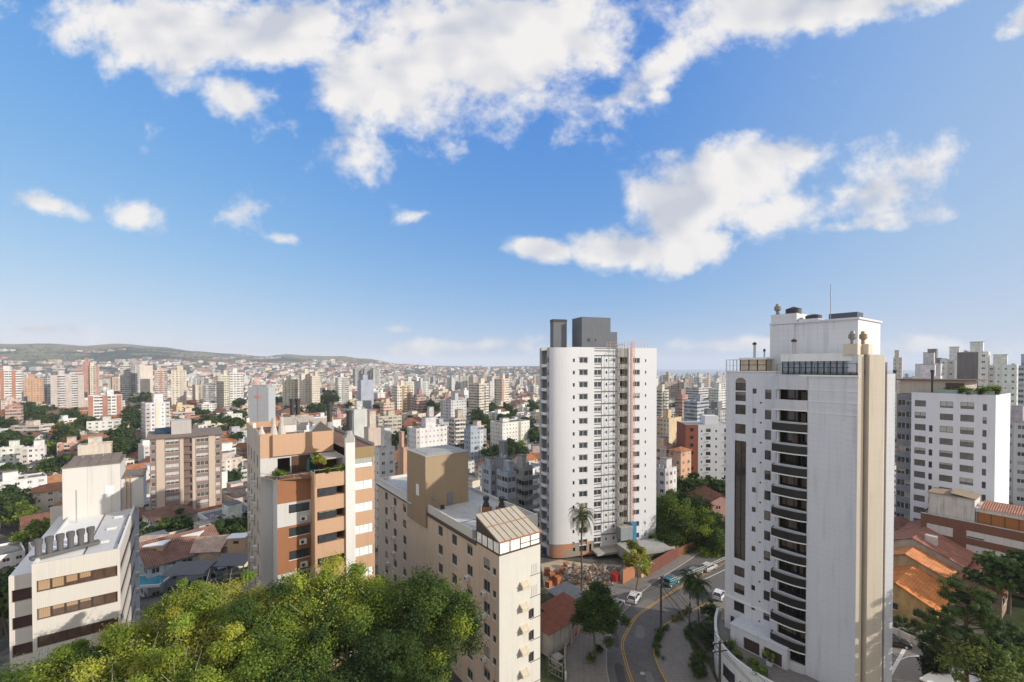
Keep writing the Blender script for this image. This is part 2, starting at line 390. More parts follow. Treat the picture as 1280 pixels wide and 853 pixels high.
def facade(name, wfrac, zlo, zhi, slab=0.0, light=0.35):
    """far facade: UV cell = one bay x one storey, wall colour from the mesh"""
    m, nt, N, L, B = new_mat(name); t = NT(nt)
    tc = N.new('ShaderNodeTexCoord'); sp = N.new('ShaderNodeSeparateXYZ'); L.new(tc.outputs['UV'], sp.inputs[0])
    u, v = sp.outputs[0], sp.outputs[1]
    fu, fv = t.math('FRACT', u), t.math('FRACT', v)
    ac = attr_col(t); sr = N.new('ShaderNodeSeparateColor'); L.new(ac, sr.inputs[0])
    cc = N.new('ShaderNodeCombineXYZ'); L.new(t.math('FLOOR', u), cc.inputs[0]); L.new(t.math('MULTIPLY', sr.outputs[0], 977.0), cc.inputs[1])
    cn = N.new('ShaderNodeTexWhiteNoise'); cn.noise_dimensions = '3D'; L.new(cc.outputs[0], cn.inputs['Vector']); cr_ = cn.outputs['Value']
    wide = t.math('MINIMUM', t.math('MULTIPLY', t.math('ADD', 0.62, t.math('MULTIPLY', cr_, 0.8)), wfrac / 2), 0.48)
    inu = t.math('LESS_THAN', t.math('ABSOLUTE', t.math('SUBTRACT', fu, 0.5)), wide)
    inv = t.math('MULTIPLY', t.math('GREATER_THAN', fv, zlo), t.math('LESS_THAN', fv, zhi))
    cell = N.new('ShaderNodeCombineXYZ'); L.new(t.math('FLOOR', u), cell.inputs[0]); L.new(t.math('FLOOR', v), cell.inputs[1])
    wn = N.new('ShaderNodeTexWhiteNoise'); wn.noise_dimensions = '3D'; L.new(cell.outputs[0], wn.inputs['Vector'])
    mull = t.math('LESS_THAN', t.math('ABSOLUTE', t.math('SUBTRACT', fu, 0.5)), 0.03)
    pos = t.math('GREATER_THAN', u, 0.001)
    win = t.math('MULTIPLY', t.math('MULTIPLY', inu, inv), pos)
    wc = t.ramp(wn.outputs['Value'], [(0.0, (0.02, 0.024, 0.03)), (0.55, (0.05, 0.055, 0.06)), (0.75, (0.12, 0.115, 0.11)), (1.0, (light, light * .95, light * .88))])
    wc = t.mix(mull, wc, (0.4, 0.39, 0.37, 1))
    ob = tc.outputs['Object']
    n2 = t.noise(ob, 1.0, 4, 0.6, (0.7, 0.7, 0.1)); n1 = t.noise(ob, 0.12, 4)
    base = t.mix(1.0, attr_col(t), t.math('MULTIPLY', t.range(n2, 0.35, 0.75, 1.05, 0.78), t.range(n1, 0.3, 0.7, 0.9, 1.08)), 'MULTIPLY')
    pier = t.math('MULTIPLY', t.math('GREATER_THAN', cr_, 0.86), pos)  # darker full-height columns, recesses painted into the flat wall
    base = t.mix(t.math('MULTIPLY', pier, 0.55), base, (0.30, 0.25, 0.21, 1))
    pale = t.math('MULTIPLY', t.math('LESS_THAN', cr_, 0.10), pos)
    base = t.mix(t.math('MULTIPLY', pale, 0.5), base, (0.72, 0.70, 0.66, 1))
    if slab:
        sl = t.math('MULTIPLY', t.math('LESS_THAN', fv, slab), pos)
        base = t.mix(sl, base, t.mix(0.5, base, (0.75, 0.72, 0.68, 1)))
    sill = t.math('MULTIPLY', t.math('MULTIPLY', inu, t.math('LESS_THAN', t.math('ABSOLUTE', t.math('SUBTRACT', fv, zlo)), 0.04)), pos)
    base = t.mix(t.math('MULTIPLY', sill, 0.35), base, (0.8, 0.78, 0.74, 1))
    L.new(t.mix(win, base, wc), B.inputs['Base Color'])
    L.new(t.range(win, 0, 1, 0.9, 0.15), B.inputs['Roughness']); B.inputs['Specular IOR Level'].default_value = 0.25
    return m
def simple_attr(name, rough=0.9, kind='flat'):
    m, nt, N, L, B = new_mat(name); t = NT(nt); tc = N.new('ShaderNodeTexCoord')
    n = t.noise(tc.outputs['Object'], 0.5, 6, 0.7)
    f = t.range(n, 0.3, 0.72, 0.62, 1.2)
    c = t.mix(1.0, attr_col(t), f, 'MULTIPLY')
    if kind == 'tile':
        sp = N.new('ShaderNodeSeparateXYZ'); L.new(tc.outputs['UV'], sp.inputs[0])
        w = t.math('SINE', t.math('MULTIPLY', sp.outputs[0], 2 * math.pi / 0.36))
        rws = t.math('LESS_THAN', t.math('FRACT', t.math('DIVIDE', sp.outputs[1], 0.42)), 0.16)
        f2 = t.math('MULTIPLY', t.range(w, -1, 1, 0.68, 1.12), t.math('SUBTRACT', 1.0, t.math('MULTIPLY', rws, 0.25)))
        c = t.mix(1.0, c, f2, 'MULTIPLY')
        b = N.new('ShaderNodeBump'); b.inputs['Strength'].default_value = 0.7; b.inputs['Distance'].default_value = 0.06
        L.new(w, b.inputs['Height']); L.new(b.outputs[0], B.inputs['Normal'])
        spots = t.noise(tc.outputs['Object'], 2.2, 5, 0.7)
        c = t.mix(t.range(spots, 0.58, 0.75, 0, 0.32), c, (0.10, 0.075, 0.06, 1))
    L.new(c, B.inputs['Base Color']); B.inputs['Roughness'].default_value = rough; B.inputs['Specular IOR Level'].default_value = 0.15
    return m
FAC = [facade('facade_punched', 0.42, 0.36, 0.76), facade('facade_wide', 0.68, 0.34, 0.76),
       facade('facade_ribbon', 0.94, 0.36, 0.80, 0.12), facade('facade_small', 0.28, 0.42, 0.72)]
ROOF_FLAT = simple_attr('roof_flat'); ROOF_TILE = simple_attr('roof_tile', 0.85, 'tile'); PLAIN = simple_attr('plain_wall')
def leaf_mat(name, trans=0.35):
    m, nt, N, L, B = new_mat(name); t = NT(nt)
    N.remove(B); out = N['Material Output']
    c = attr_col(t)
    d = N.new('ShaderNodeBsdfPrincipled'); tr = N.new('ShaderNodeBsdfTranslucent'); mx = N.new('ShaderNodeMixShader')
    d.inputs['Roughness'].default_value = 0.6; d.inputs['Specular IOR Level'].default_value = 0.18
    L.new(c, d.inputs['Base Color']); L.new(t.mix(1.0, c, (1.25, 1.3, 0.6, 1), 'MULTIPLY'), tr.inputs['Color'])
    mx.inputs[0].default_value = trans
    L.new(d.outputs[0], mx.inputs[1]); L.new(tr.outputs[0], mx.inputs[2]); L.new(mx.outputs[0], out.inputs['Surface'])
    return m
LEAF = leaf_mat('leaf'); BARK = paint('bark', (0.13, 0.105, 0.085), 0.95, 0.25, 0.2, scale=3.0, bump=0.6)
BARK_PALE = paint('bark_pale', (0.30, 0.26, 0.21), 0.95, 0.25, 0.2, scale=3.0, bump=0.6)
GLASS = glass('window_glass'); GLASS_DARK = glass('window_glass_dark', share=0.12)
CONC = paint('concrete', (0.34, 0.33, 0.31), 0.9, 0.18, 0.3)
CONC_DARK = paint('concrete_dark', (0.16, 0.155, 0.15), 0.9, 0.2, 0.3)
WHITE = paint('white_paint', (0.74, 0.73, 0.70), 0.75, 0.05, 0.14)
ALU = paint('aluminium', (0.55, 0.55, 0.54), 0.45, 0.05, 0.05, spec=0.5)
DARKM = paint('dark_metal', (0.035, 0.033, 0.032), 0.5, 0.1, 0.05, spec=0.4)
BROWNM = paint('bronze_frame', (0.07, 0.048, 0.035), 0.5, 0.1, 0.05, spec=0.4)
STEEL = paint('galvanised_steel', (0.42, 0.42, 0.41), 0.4, 0.12, 0.1, metal=0.6, spec=0.5)
RUST = paint('rusty_sheet', (0.30, 0.11, 0.055), 0.9, 0.35, 0.4, scale=1.2)

# ------------------------------------------------------------------ reusable parts
_win = {}
def window_mesh(w, h, frame, gl, cols=2, rows=1, fw=0.06, sill=True, split=None):
    key = (round(w, 2), round(h, 2), frame.name, gl.name, cols, rows, sill)
    if key in _win: return _win[key]
    b = MB(); d0, d1 = 0.06, 0.13
    b.box(0, w, d0, d1, 0, fw, 0); b.box(0, w, d0, d1, h - fw, h, 0)
    b.box(0, fw, d0, d1, fw, h - fw, 0); b.box(w - fw, w, d0, d1, fw, h - fw, 0)
    for k in range(1, cols): x = w * k / cols; b.box(x - fw / 2, x + fw / 2, d0 + .003, d1, fw, h - fw, 0)
    for k in range(1, rows): z = h * k / rows; b.box(fw, w - fw, d0 + .006, d1, z - fw / 2, z + fw / 2, 0)
    b.face([(0, 0.11, 0), (w, 0.11, 0), (w, 0.11, h), (0, 0.11, h)], 1)
    if sill: b.box(-0.06, w + 0.06, -0.07, 0.05, -0.06, -0.004, 2)
    me = b.mesh('window', [frame, gl, WHITE]); _win[key] = me; return me
def put_window(parent, o, ang, u, z, me, inset=0.0):
    c, s = math.cos(ang), math.sin(ang)
    return link('window', me, parent, (o[0] + u * c - inset * s, o[1] + u * s + inset * c, z), ang)
_ac = None
def ac_unit_mesh(w=0.8, h=0.55, d=0.42):
    b = MB(); b.box(0, w, -d, 0, 0, h, 0)
    b.cyl((w * .36, 0), 0.21, 0, .01, 1)     # fan grille is turned onto the front below
    n = len(b.v) - 14 * 4 - 28
    b.v = [v if i < n else (v[0], -d - 0.006 + (0.0 if v[2] < .005 else -.006), h / 2 + v[1]) for i, v in enumerate(b.v)]
    b.box(-.04, w + .04, -d - .03, 0, -.06, -.004, 2)
    return b.mesh('air_conditioner', [paint('ac_white', (0.66, 0.65, 0.61), 0.6, 0.08, 0.25), DARKM, STEEL])
def put_ac(parent, o, ang, u, z):
    global _ac
    if _ac is None: _ac = ac_unit_mesh()
    c, s = math.cos(ang), math.sin(ang)
    return link('air_conditioner', _ac, parent, (o[0] + u * c, o[1] + u * s, z), ang)
FRONT, LEFT = 0.0, -math.pi / 2
# ------------------------------------------------------------------ ground, hills, lake, roads
def ground_mat():
    m, nt, N, L, B = new_mat('ground'); t = NT(nt); tc = N.new('ShaderNodeTexCoord'); v = tc.outputs['Object']
    sp = N.new('ShaderNodeSeparateXYZ'); L.new(v, sp.inputs[0]); z = sp.outputs[2]
    n1 = t.noise(v, 0.02, 6, 0.6); n2 = t.noise(v, 0.35, 5, 0.65); n3 = t.noise(v, 0.004, 6, 0.6); n4 = t.noise(v, 0.0022, 5, 0.62)
    town = t.ramp(n2, [(0.3, (0.055, 0.05, 0.042)), (0.5, (0.11, 0.10, 0.088)), (0.7, (0.17, 0.155, 0.135))])
    green = t.ramp(n2, [(0.3, (0.02, 0.032, 0.012)), (0.7, (0.06, 0.075, 0.026))])
    low = t.mix(t.range(n1, 0.47, 0.56), town, green)
    grass = t.ramp(n3, [(0.35, (0.15, 0.135, 0.07)), (0.6, (0.21, 0.185, 0.105))])
    wood = t.ramp(t.noise(v, 0.02, 4), [(0.3, (0.018, 0.030, 0.018)), (0.7, (0.04, 0.055, 0.028))])
    hill = t.mix(t.range(n4, 0.50, 0.56), grass, wood)
    c = t.mix(t.range(t.math('ADD', z, t.math('MULTIPLY', t.math('SUBTRACT', n3, 0.5), 160)), 40, 110), low, hill)
    L.new(c, B.inputs['Base Color']); B.inputs['Roughness'].default_value = 0.95; B.inputs['Specular IOR Level'].default_value = 0.1
    return m
def build_ground():
    rs = [0.5, 25, 50, 75, 95, 103, 112, 122, 132, 145, 160, 180, 205, 240, 290, 350, 430, 550, 750, 1000, 1300, 1700]
    rs += list(np.arange(2000, 8600, 130)) + [9000, 10000, 12000]
    th = np.linspace(math.radians(-66), math.radians(66), 230)
    V = []; Fc = []
    for r in rs:
        for a in th:
            x, y = r * math.sin(a), r * math.cos(a); V.append((x, y, ground(x, y)))
    n = len(th)
    for i in range(len(rs) - 1):
        for j in range(n - 1):
            Fc.append((i * n + j, i * n + j + 1, (i + 1) * n + j + 1, (i + 1) * n + j))
    k = len(V)   # the yard behind the viewpoint
    V += [(-140, -60, 0), (140, -60, 0)]
    Fc.append((k, k + 1, n - 1, 0) if False else (k, k + 1, n - 1, 0))
    me = bpy.data.meshes.new('ground'); me.from_pydata(V, [], Fc); me.materials.append(ground_mat())
    me.polygons.foreach_set('use_smooth', [True] * len(me.polygons)); me.update()
    bm = bmesh.new(); bm.from_mesh(me); bmesh.ops.recalc_face_normals(bm, faces=bm.faces)
    if sum(f.normal.z for f in bm.faces) < 0: bmesh.ops.reverse_faces(bm, faces=bm.faces)
    bm.to_mesh(me); bm.free()
    tag(link('ground', me), kind='structure')
    # lake on the right horizon
    m, nt, N, L, B = new_mat('lake_water'); B.inputs['Base Color'].default_value = (0.10, 0.14, 0.18, 1); B.inputs['Roughness'].default_value = 0.25
    b = MB(); R0, R1 = 4700, 19000; A = [math.radians(a) for a in range(6, 64, 2)]
    for a, c in zip(A, A[1:]):
        b.face([(R0 * math.sin(a), R0 * math.cos(a), -46), (R0 * math.sin(c), R0 * math.cos(c), -46), (R1 * math.sin(c), R1 * math.cos(c), -46), (R1 * math.sin(a), R1 * math.cos(a), -46)][::-1])
    tag(b.build('lake', m), kind='structure')
build_ground()

ASPHALT = paint('asphalt', (0.125, 0.118, 0.112), 0.9, 0.3, 0.5, scale=0.5)
PAVING = paint('pavement_stone', (0.21, 0.19, 0.17), 0.92, 0.25, 0.25, tile=(0.9, 0.6), tilecol=0.6, scale=0.6)
YELLOW = paint('yellow_marking', (0.55, 0.29, 0.03), 0.8, 0.15, 0.4)
WHITELINE = paint('white_marking', (0.62, 0.60, 0.56), 0.8, 0.12, 0.3)
KERB = paint('kerb_stone', (0.30, 0.285, 0.26), 0.9, 0.15, 0.2)
GRASS_M = simple_attr('grass_blades')

def ribbon(mb, A, B, z, mat=0):
    acc = 0.0
    for (a, b), (c, d) in zip(zip(A, B), zip(A[1:], B[1:])):
        L = (Vector(c) - Vector(a)).length; w = (Vector(b) - Vector(a)).length; w2 = (Vector(d) - Vector(c)).length
        mb.face([(a[0], a[1], z), (b[0], b[1], z), (d[0], d[1], z), (c[0], c[1], z)], mat, [(0, acc), (w, acc), (w2, acc + L), (0, acc + L)]); acc += L
def spline(pts, n=6):
    P = [Vector((p[0], p[1])) for p in pts]; out = []
    for i in range(len(P) - 1):
        p0, p1, p2, p3 = P[max(i - 1, 0)], P[i], P[i + 1], P[min(i + 2, len(P) - 1)]
        for k in range(n):
            t = k / n
            out.append(0.5 * ((2 * p1) + (-p0 + p2) * t + (2 * p0 - 5 * p1 + 4 * p2 - p3) * t * t + (-p0 + 3 * p1 - 3 * p2 + p3) * t ** 3))
    out.append(P[-1]); return out
def offset(pts, d):
    out = []
    for i, p in enumerate(pts):
        t = (pts[min(i + 1, len(pts) - 1)] - pts[max(i - 1, 0)]).normalized(); out.append(p + Vector((t.y, -t.x)) * d)
    return out
RC = spline([(18.6, 30), (17.4, 48), on(790.5, 853)[:2], on(779, 815)[:2], on(778, 804)[:2], on(782, 793)[:2], on(793, 774)[:2], on(803, 765)[:2],
             on(845, 737)[:2], on(892, 712)[:2], (60, 111), (90, 130)])
RR = spline([(22.6, 30), (22.2, 48), on(832, 853)[:2], on(824, 838)[:2], on(817, 818)[:2], on(818, 804)[:2], on(824, 790)[:2], on(834, 779)[:2],
             on(866, 763)[:2], on(910, 741)[:2], (64, 103), (93, 122)])
RL = spline([(14.4, 30), (13.9, 48), on(762, 853)[:2], on(759, 825)[:2], on(759, 812)[:2], on(761, 800)[:2], on(774, 775)[:2], on(788, 757)[:2],
             on(812, 733)[:2], on(852, 707)[:2], (55, 116), (86, 138)])
def build_street():
    b = MB(); ribbon(b, RL, RR, 0.006); tag(b.build('road', ASPHALT), kind='structure')
    b = MB()
    c1, c2 = offset(RC, -0.16), offset(RC, 0.16)
    for c in (c1, c2): ribbon(b, offset(c, -0.06), offset(c, 0.06), 0.011)
    for e in (0.5, 0.75): pass
    tag(b.build('road_marking', YELLOW), kind='structure')
    # raised pavements with kerbs
    wl = [Vector(p) for p in ((7.2, 30), (7.4, 48), on(708, 853)[:2], on(707, 825)[:2], on(708.5, 808)[:2], on(711, 790)[:2], on(718, 775)[:2], on(730, 750)[:2],
                              on(758, 737)[:2], (31, 108), (52, 121), (84, 143))]
    WL = spline(wl)
    def pave(name, A, B, flip, kerbmat):
        b = MB(); inner = offset(A, flip * 0.16)
        if flip > 0: ribbon(b, inner, B, 0.14, 0)
        else: ribbon(b, B, inner, 0.14, 0)
        o = tag(b.build(name, PAVING), kind='structure')
        b = MB()
        for (p, q), (r, s) in zip(zip(A, inner), zip(A[1:], inner[1:])):
            top = [(p.x, p.y, .143), (q.x, q.y, .143), (s.x, s.y, .143), (r.x, r.y, .143)]
            b.face(top if flip > 0 else top[::-1], 0)
            side = [(p.x, p.y, 0), (p.x, p.y, .143), (r.x, r.y, .143), (r.x, r.y, 0)]
            b.face(side if flip > 0 else side[::-1], 0)
        tag(b.build('kerb', kerbmat), kind='structure')
    pave('pavement', RL, WL, -1, KERB)
    PR = spline([(27, 30), (27.5, 48), on(895, 853)[:2], on(884, 828)[:2], on(873, 815)[:2], on(860, 800)[:2], on(862, 790)[:2], on(872, 782)[:2], on(893, 768)[:2], (48, 87), (70, 98), (97, 118)])
    pave('pavement', RR, PR, 1, YELLOW)
    # parking yard of the tall tower
    b = MB(); pts = [(44, 40), (75, 40), (82, 62), (70, 82), (52, 78), (47, 60)]
    b.face([(x, y, 0.012) for x, y in pts], 0, [(x, y) for x, y in pts]); tag(b.build('parking_yard', PAVING), kind='structure')
    b = MB()
    def line(p, q, w, z):
        p, q = Vector(p), Vector(q); d = (q - p).normalized(); n = Vector((-d.y, d.x)) * w / 2
        b.face([(*(p + n), z), (*(p - n), z), (*(q - n), z), (*(q + n), z)])
    e = [on(x, y)[:2] for x, y in ((1112, 845), (1137, 800), (1112, 800), (1130, 809), (1112, 814), (1126, 822), (1122, 826), (1135, 821), (1157, 820))]
    line(e[0], e[1], 0.45, .018); line(e[2], e[3], 0.12, .022); line(e[4], e[5], .12, .022); line(e[6], e[7], .2, .022); line(e[7], e[8], .2, .025)
    tag(b.build('parking_marking', WHITELINE), kind='structure')
    # manhole cover
    b = MB(); p = on(803, 842); b.cyl(p, 0.36, 0.008, 0.016, 0, 18)
    tag(b.build('manhole_cover', paint('worn_iron', (0.36, 0.35, 0.33), 0.7, .2, .2)), 'round pale metal manhole cover set in the dark road lane', 'manhole cover')
    return WL, PR
WL, PR = build_street()
# ------------------------------------------------------------------ tall white tower on the right
def tower_right():
    O = Vector((33.0, 69.0)); root = empty('apartment_tower', (O.x, O.y, 0), GA,
        'tall off-white tower with a column of dark curved glass balconies', 'apartment tower')
    W1 = paint('tower_white', (0.615, 0.615, 0.63), 0.7, 0.06, 0.2, tile=(1.2, 0.725), tilecol=0.86)
    W2 = paint('tower_cream', (0.60, 0.52, 0.41), 0.75, 0.06, 0.14, tile=(0.9, 0.3), tilecol=0.86)
    BRZ = glass('tower_glass', (0.014, 0.013, 0.012), (0.20, 0.155, 0.11), 0.45, 0.08)
    # local: x = along D2 (into the block), y = along D1 (away). face A is x = 0, y from 0 (far) to -17.6 (near)
    TOP = 44.4
    ys = lambda t: -t
    o = (0, 0)                                   # far end of face A, u runs towards the viewer
    holes = []; wins = []
    def win(u, w, za, h, cols=2, rows=1, gl=BRZ, fr=BROWNM):
        holes.append((u, u + w, za, za + h, 0.14)); wins.append((u, za, window_mesh(w, h, fr, gl, cols, rows, sill=False)))
    for z in (41.45,): win(1.45, 1.55, z, 1.25); 
    win(1.45, 1.55, 39.9, 1.35, 1); win(1.45, 1.55, 37.9, 1.45); win(1.45, 1.55, 35.0, 1.45)
    for z in (13.4, 10.75, 8.0): win(1.45, 1.55, z, 1.45)
    for k in range(15): win(4.0, 0.55, 41.1 - 2.9 * k, 0.75, 1)
    for k in range(14): win(5.05, 0.26, 39.7 - 2.9 * k, 0.24, 1)
    for k in range(14): win(5.75, 0.85, 40.4 - 2.9 * k, 1.35, 1)
    for k in range(14): win(7.3, 0.75, 40.6 - 2.9 * k, 1.25, 1, gl=GLASS_DARK)
    strip = (1.4, 3.1, 16.0, 33.9, 0.3); holes.append(strip)
    holes.append((0.9, 1.5, 4.75, 6.9, .3))
    holes.append((5.3, 6.0, 5.0, 6.6, .2))
    body = MB()
    body.wall(o, LEFT, 8.2, 0, TOP, holes, 0.14, 0)
    # near half of face A stands 2 m proud
    a0, a1 = 8.2, 17.3
    body.wall((0, -a0), math.pi, 2.0, 0, TOP - .4, (), mat=0)           # return wall facing away
    body.wall((-2.0, -a0), LEFT, 2.6, 0, TOP - 0.4, [(0.25, 2.6, 42.05 - 2.9 * k - 1.45, 42.05 - 2.9 * k, 1.3, 1) for k in range(15)], 0.3, 0, 1)
    body.wall((-2.0, -a0 - 2.6), LEFT, a1 - a0 - 2.6, 0, TOP - .4, [(0, 1.15, 42.05 - 2.9 * k - 1.45, 42.05 - 2.9 * k, 1.3, 1) for k in range(15)], 0.3, 0, 1)
    # side facing the viewer: stepped cream bays, turned a little off the grid
    C = Vector((-2.0, -a1)); ang = math.radians(-30.0)
    e = Vector((math.cos(ang), math.sin(ang))); nrm = Vector((-e.y, e.x))     # e runs right, nrm points inwards
    def Q(u, d): p = C + e * u + nrm * d; return (p.x, p.y)
    body.wall(Q(0, 0), ang, 0.75, 0, 46.5, (), mat=2)
    body.wall(Q(0.75, 0), ang + math.pi / 2, 0.6, 0, 46.5, (), mat=2)
    slots = [(0.05, 0.4, 38.4 - 2.9 * k, 39.8 - 2.9 * k, .15) for k in range(13)]
    body.wall(Q(0.75, 0.6), ang, 0.45, 0, 46.5, slots, mat=2)
    body.wall(Q(1.2, 0.6), ang - math.pi / 2, 0.9, 0, 46.5, (), mat=2)
    body.wall(Q(1.2, -0.3), ang, 1.95, 0, 46.5, (), mat=2)
    body.wall(Q(3.15, -0.3), ang + math.pi / 2, .25, 0, 46.5, (), mat=2)
    body.wall(Q(3.15, -.05), ang, 0.4, 0, 46.3, (), mat=0)
    body.wall(Q(3.55, -.05), ang + math.pi / 2, .5, 0, 46.3, (), mat=2)
    body.wall(Q(3.55, .45), ang, 0.3, 0, 45.6, (), mat=1)
    body.wall(Q(3.85, .45), ang - math.pi / 2, .5, 0, 45.6, (), mat=2)
    body.wall(Q(3.85, -.05), ang, 1.1, 0, 44.2, (), mat=0)
    q = Q(4.95, -.05)
    back = [q, (q[0] + 6.0, q[1] + 7.5), (14.0, -2.0), (14.0, 0.0), (0.0, 0.0)]
    for a, c in zip(back, back[1:]):
        L = math.hypot(c[0] - a[0], c[1] - a[1])
        body.face([(a[0], a[1], 0), (c[0], c[1], 0), (c[0], c[1], 44.2), (a[0], a[1], 44.2)], 2, [(0, 0), (L, 0), (L, 44), (0, 44)])
    body.face([(0, 0, TOP), (0, -8.2, TOP), (-2, -8.2, TOP), (-2, -17.3, TOP - .01), Q(3, 0) + (TOP - .012,), (q[0], q[1], TOP - .02), (q[0] + 6, q[1] + 7.5, TOP - .02), (14, -2, TOP), (14, 0, TOP)], 3)
    # top of the cream bays
    body.face([Q(0, 0) + (46.5,), Q(3.55, 0) + (46.5,), Q(3.55, 2.6) + (46.5,), Q(0, 2.6) + (46.5,)], 3)
    body.wall(Q(3.55, 2.6), ang + math.pi, 3.55, 44.3, 46.5, (), mat=0)
    body.wall(Q(0, 2.6), ang - math.pi / 2, 2.6, 44.3, 46.5, (), mat=0)
    body.build('wall', [W1, paint('tower_recess_shade', (0.03, 0.027, 0.024), 0.9), W2, CONC], root)  # second material paints dark shade into the balcony openings and their reveals
    for u, z, me in wins: put_window(root, o, LEFT, u, z, me)
    # dark doorway and slot windows
    one('door', BROWNM, lambda b: b.box(.18, .22, -1.5, -.9, 4.75, 6.9), root)
    for k in range(13):
        p = Q(0.8, 0.72); put_window(root, p, ang, 0, 38.4 - 2.9 * k, window_mesh(.35, 1.4, BROWNM, GLASS_DARK, 1, 1, sill=False), -.04)
    # tall glazed stair strip
    b = MB(); b.face([(.2, -1.4, 16), (.2, -3.1, 16), (.2, -3.1, 33.9), (.2, -1.4, 33.9)], 1)
    for k in range(7): z = 16 + k * 2.98; b.box(.1, .19, -3.1, -1.4, z, z + .1, 0)
    for y in (-1.45, -2.28, -3.1): b.box(.1, .19, y, y + .06, 16, 33.9, 0)
    b.build('stair_glazing', [BROWNM, BRZ], root)
    # arched top window
    b = MB(); n = 12; r = .78
    arc = [(-2.225 - r * math.cos(math.pi * k / n) * -1, 42.75 + r * .85 * math.sin(math.pi * k / n)) for k in range(n + 1)]
    b.face([(-.012, y, z) for y, z in arc][::-1], 0)
    b.build('arched_window', BRZ, root)
    # cornices and base ledge
    b = MB(); b.box(-.15, .0, -8.2, 0.15, TOP - .12, TOP + .03); b.box(-.14, -.003, -8.2, .1, 9.6, 9.9)
    b.box(-2.18, -2.003, -17.5, -10.9, TOP - .62, TOP - .4); b.box(-2.1, -2.003, -17.38, -10.9, 2.6, 2.8)
    for z in (40.55, 42.0, 39.1):
        b.box(-2.05, -2.003, -17.32, -11.9, z, z + .09)
    b.build('cornice', WHITE, root)
    b = MB()
    for k in range(56):
        z = 42.6 - .73 * k
        if z > 3: b.box(-2.03, -2.003, -17.33, -16.2, z, z + .05)
    b.build('corner_quoins', W1, root)  # raised quoin strips up the near corner of the tower
    # curved balconies
    RAILG = paint('balcony_dark_glass', (0.016, 0.015, 0.015), 0.35, 0.05, 0.0, spec=0.35)
    def arcpts(bul, n=10):
        y0, y1 = -7.75, -11.95; pts = []
        for k in range(n + 1):
            s = k / n; y = y0 + (y1 - y0) * s
            pts.append((-2.0 - .12 - bul * (1 - abs(2 * (s - .42) / 1.16) ** 2.6 if True else 0), y))
        return [(-1.6, y0 + .02)] + pts + [(-1.9, y1)]
    A1 = arcpts(.5)
    sm = MB(); 
    def band(b, pts, z0, z1, t=.1, mat=0):
        n = len(pts)
        ins = [(p[0] + t, p[1]) for p in pts]
        for (p, q_), (r_, s_) in zip(zip(pts, pts[1:]), zip(ins, ins[1:])):
            b.face([(*p, z0), (*q_, z0), (*q_, z1), (*p, z1)], mat); b.face([(*s_, z0), (*r_, z0), (*r_, z1), (*s_, z1)], mat)
            b.face([(*p, z1), (*q_, z1), (*s_, z1), (*r_, z1)], mat); b.face([(*r_, z0), (*s_, z0), (*q_, z0), (*p, z0)], mat)
    def deck(b, pts, z0, z1, mat=0):
        poly = pts + [(-.7, -11.9), (-.7, -8.0)]
        b.prism(poly, z0, z1, mat)
    white_slab = MB(); deck(white_slab, [(p[0] - .06, p[1]) for p in A1], .06, .2); me_slab = white_slab.mesh('slab', [WHITE])
    rb = MB(); band(rb, A1, .2, 1.25, .06); me_rail = rb.mesh('glass_railing', [RAILG])
    cb = MB(); band(cb, [(p[0] - .05, p[1]) for p in A1], 1.25, 1.33, .14); me_cap = cb.mesh('handrail', [STEEL])
    pb = MB(); band(pb, A1, .2, 1.5, .15); me_par = pb.mesh('parapet', [W1])
    db = MB()
    db.box(-.78, -.74, -11.8, -8.3, 0, 2.6, 1)
    for y in (-11.8, -10.9, -10.0, -9.1, -8.4): db.box(-.9, -.785, y, y + .09, 0, 2.6, 0)
    me_door = db.mesh('sliding_door', [BROWNM, BRZ])
    cu = MB()
    for k in range(14): cu.box(-1.02 - .03 * (k % 2), -1.0, -11.7 + .08 * k, -11.63 + .08 * k, 0.05, 2.4)
    me_cur = cu.mesh('curtain', [paint('beige_curtain', (0.17, 0.13, 0.095), .9)])
    po = MB(); po.box(-1.98, -1.85, -8.6, -8.45, 0, 1.5); me_post = po.mesh('post', [paint('cream_post', (.34, .29, .22), .7)])
    rnd = random.Random(4)
    for k in range(15):
        z = 42.05 - 2.9 * k - 1.45 - 1.45
        bal = link('balcony', me_slab, root, (0, 0, z))
        if k in (0, 12): link('parapet', me_par, bal); bal['label'] = 'balcony with a white solid parapet'
        else: link('glass_railing', me_rail, bal); link('handrail', me_cap, bal)
        link('sliding_door', me_door, bal, (0, 0, .2))
        if rnd.random() < .4: link('curtain', me_cur, bal, (0, rnd.uniform(0, 2.2), .2))
        link('post', me_post, bal, (0, 0, 1.4))
    pt = MB(); band(pt, A1, 42.1, TOP - .62, .15); deck(pt, A1, 42.02, 42.1); pt.build('balcony_canopy', W1, root)
    # penthouse and roof room
    b = MB(); b.box(3, 12, -15.8, -5.2, TOP, 51.2, 0); b.box(2.75, 12.2, -16.0, -5.0, 51.2, 51.45, 0); b.box(2.85, 3.0, -15.9, -5.1, 46.7, 46.95, 0)
    b.box(2.98, 6.5, -8.6, -5.15, 51.45, 52.7, 0)
    b.box(2.6, 3.0, -8.4, -5.2, TOP, 51.1, 0)
    pent = b.build('penthouse', W1, root)
    def room(y0, y1, x0, x1, z0, z1, npan, roofz):
        b = MB(); b.box(x0 + .12, x1, y0 + .1, y1 - .1, z0, z1, 1); b.box(x0 - .15, x1, y0 - .15, y1 + .15, z1, roofz, 2)
        for k in range(npan + 1):
            y = y0 + (y1 - y0) * k / npan; b.box(x0 + .04, x0 + .14, y - .06, y + .06, z0, z1, 0)
        b.box(x0 + .03, x0 + .15, y0, y1, z0 + .9, z0 + .96, 0); b.box(x0 + .02, x0 + .16, y0, y1, z0, z0 + .09, 0)
        return b
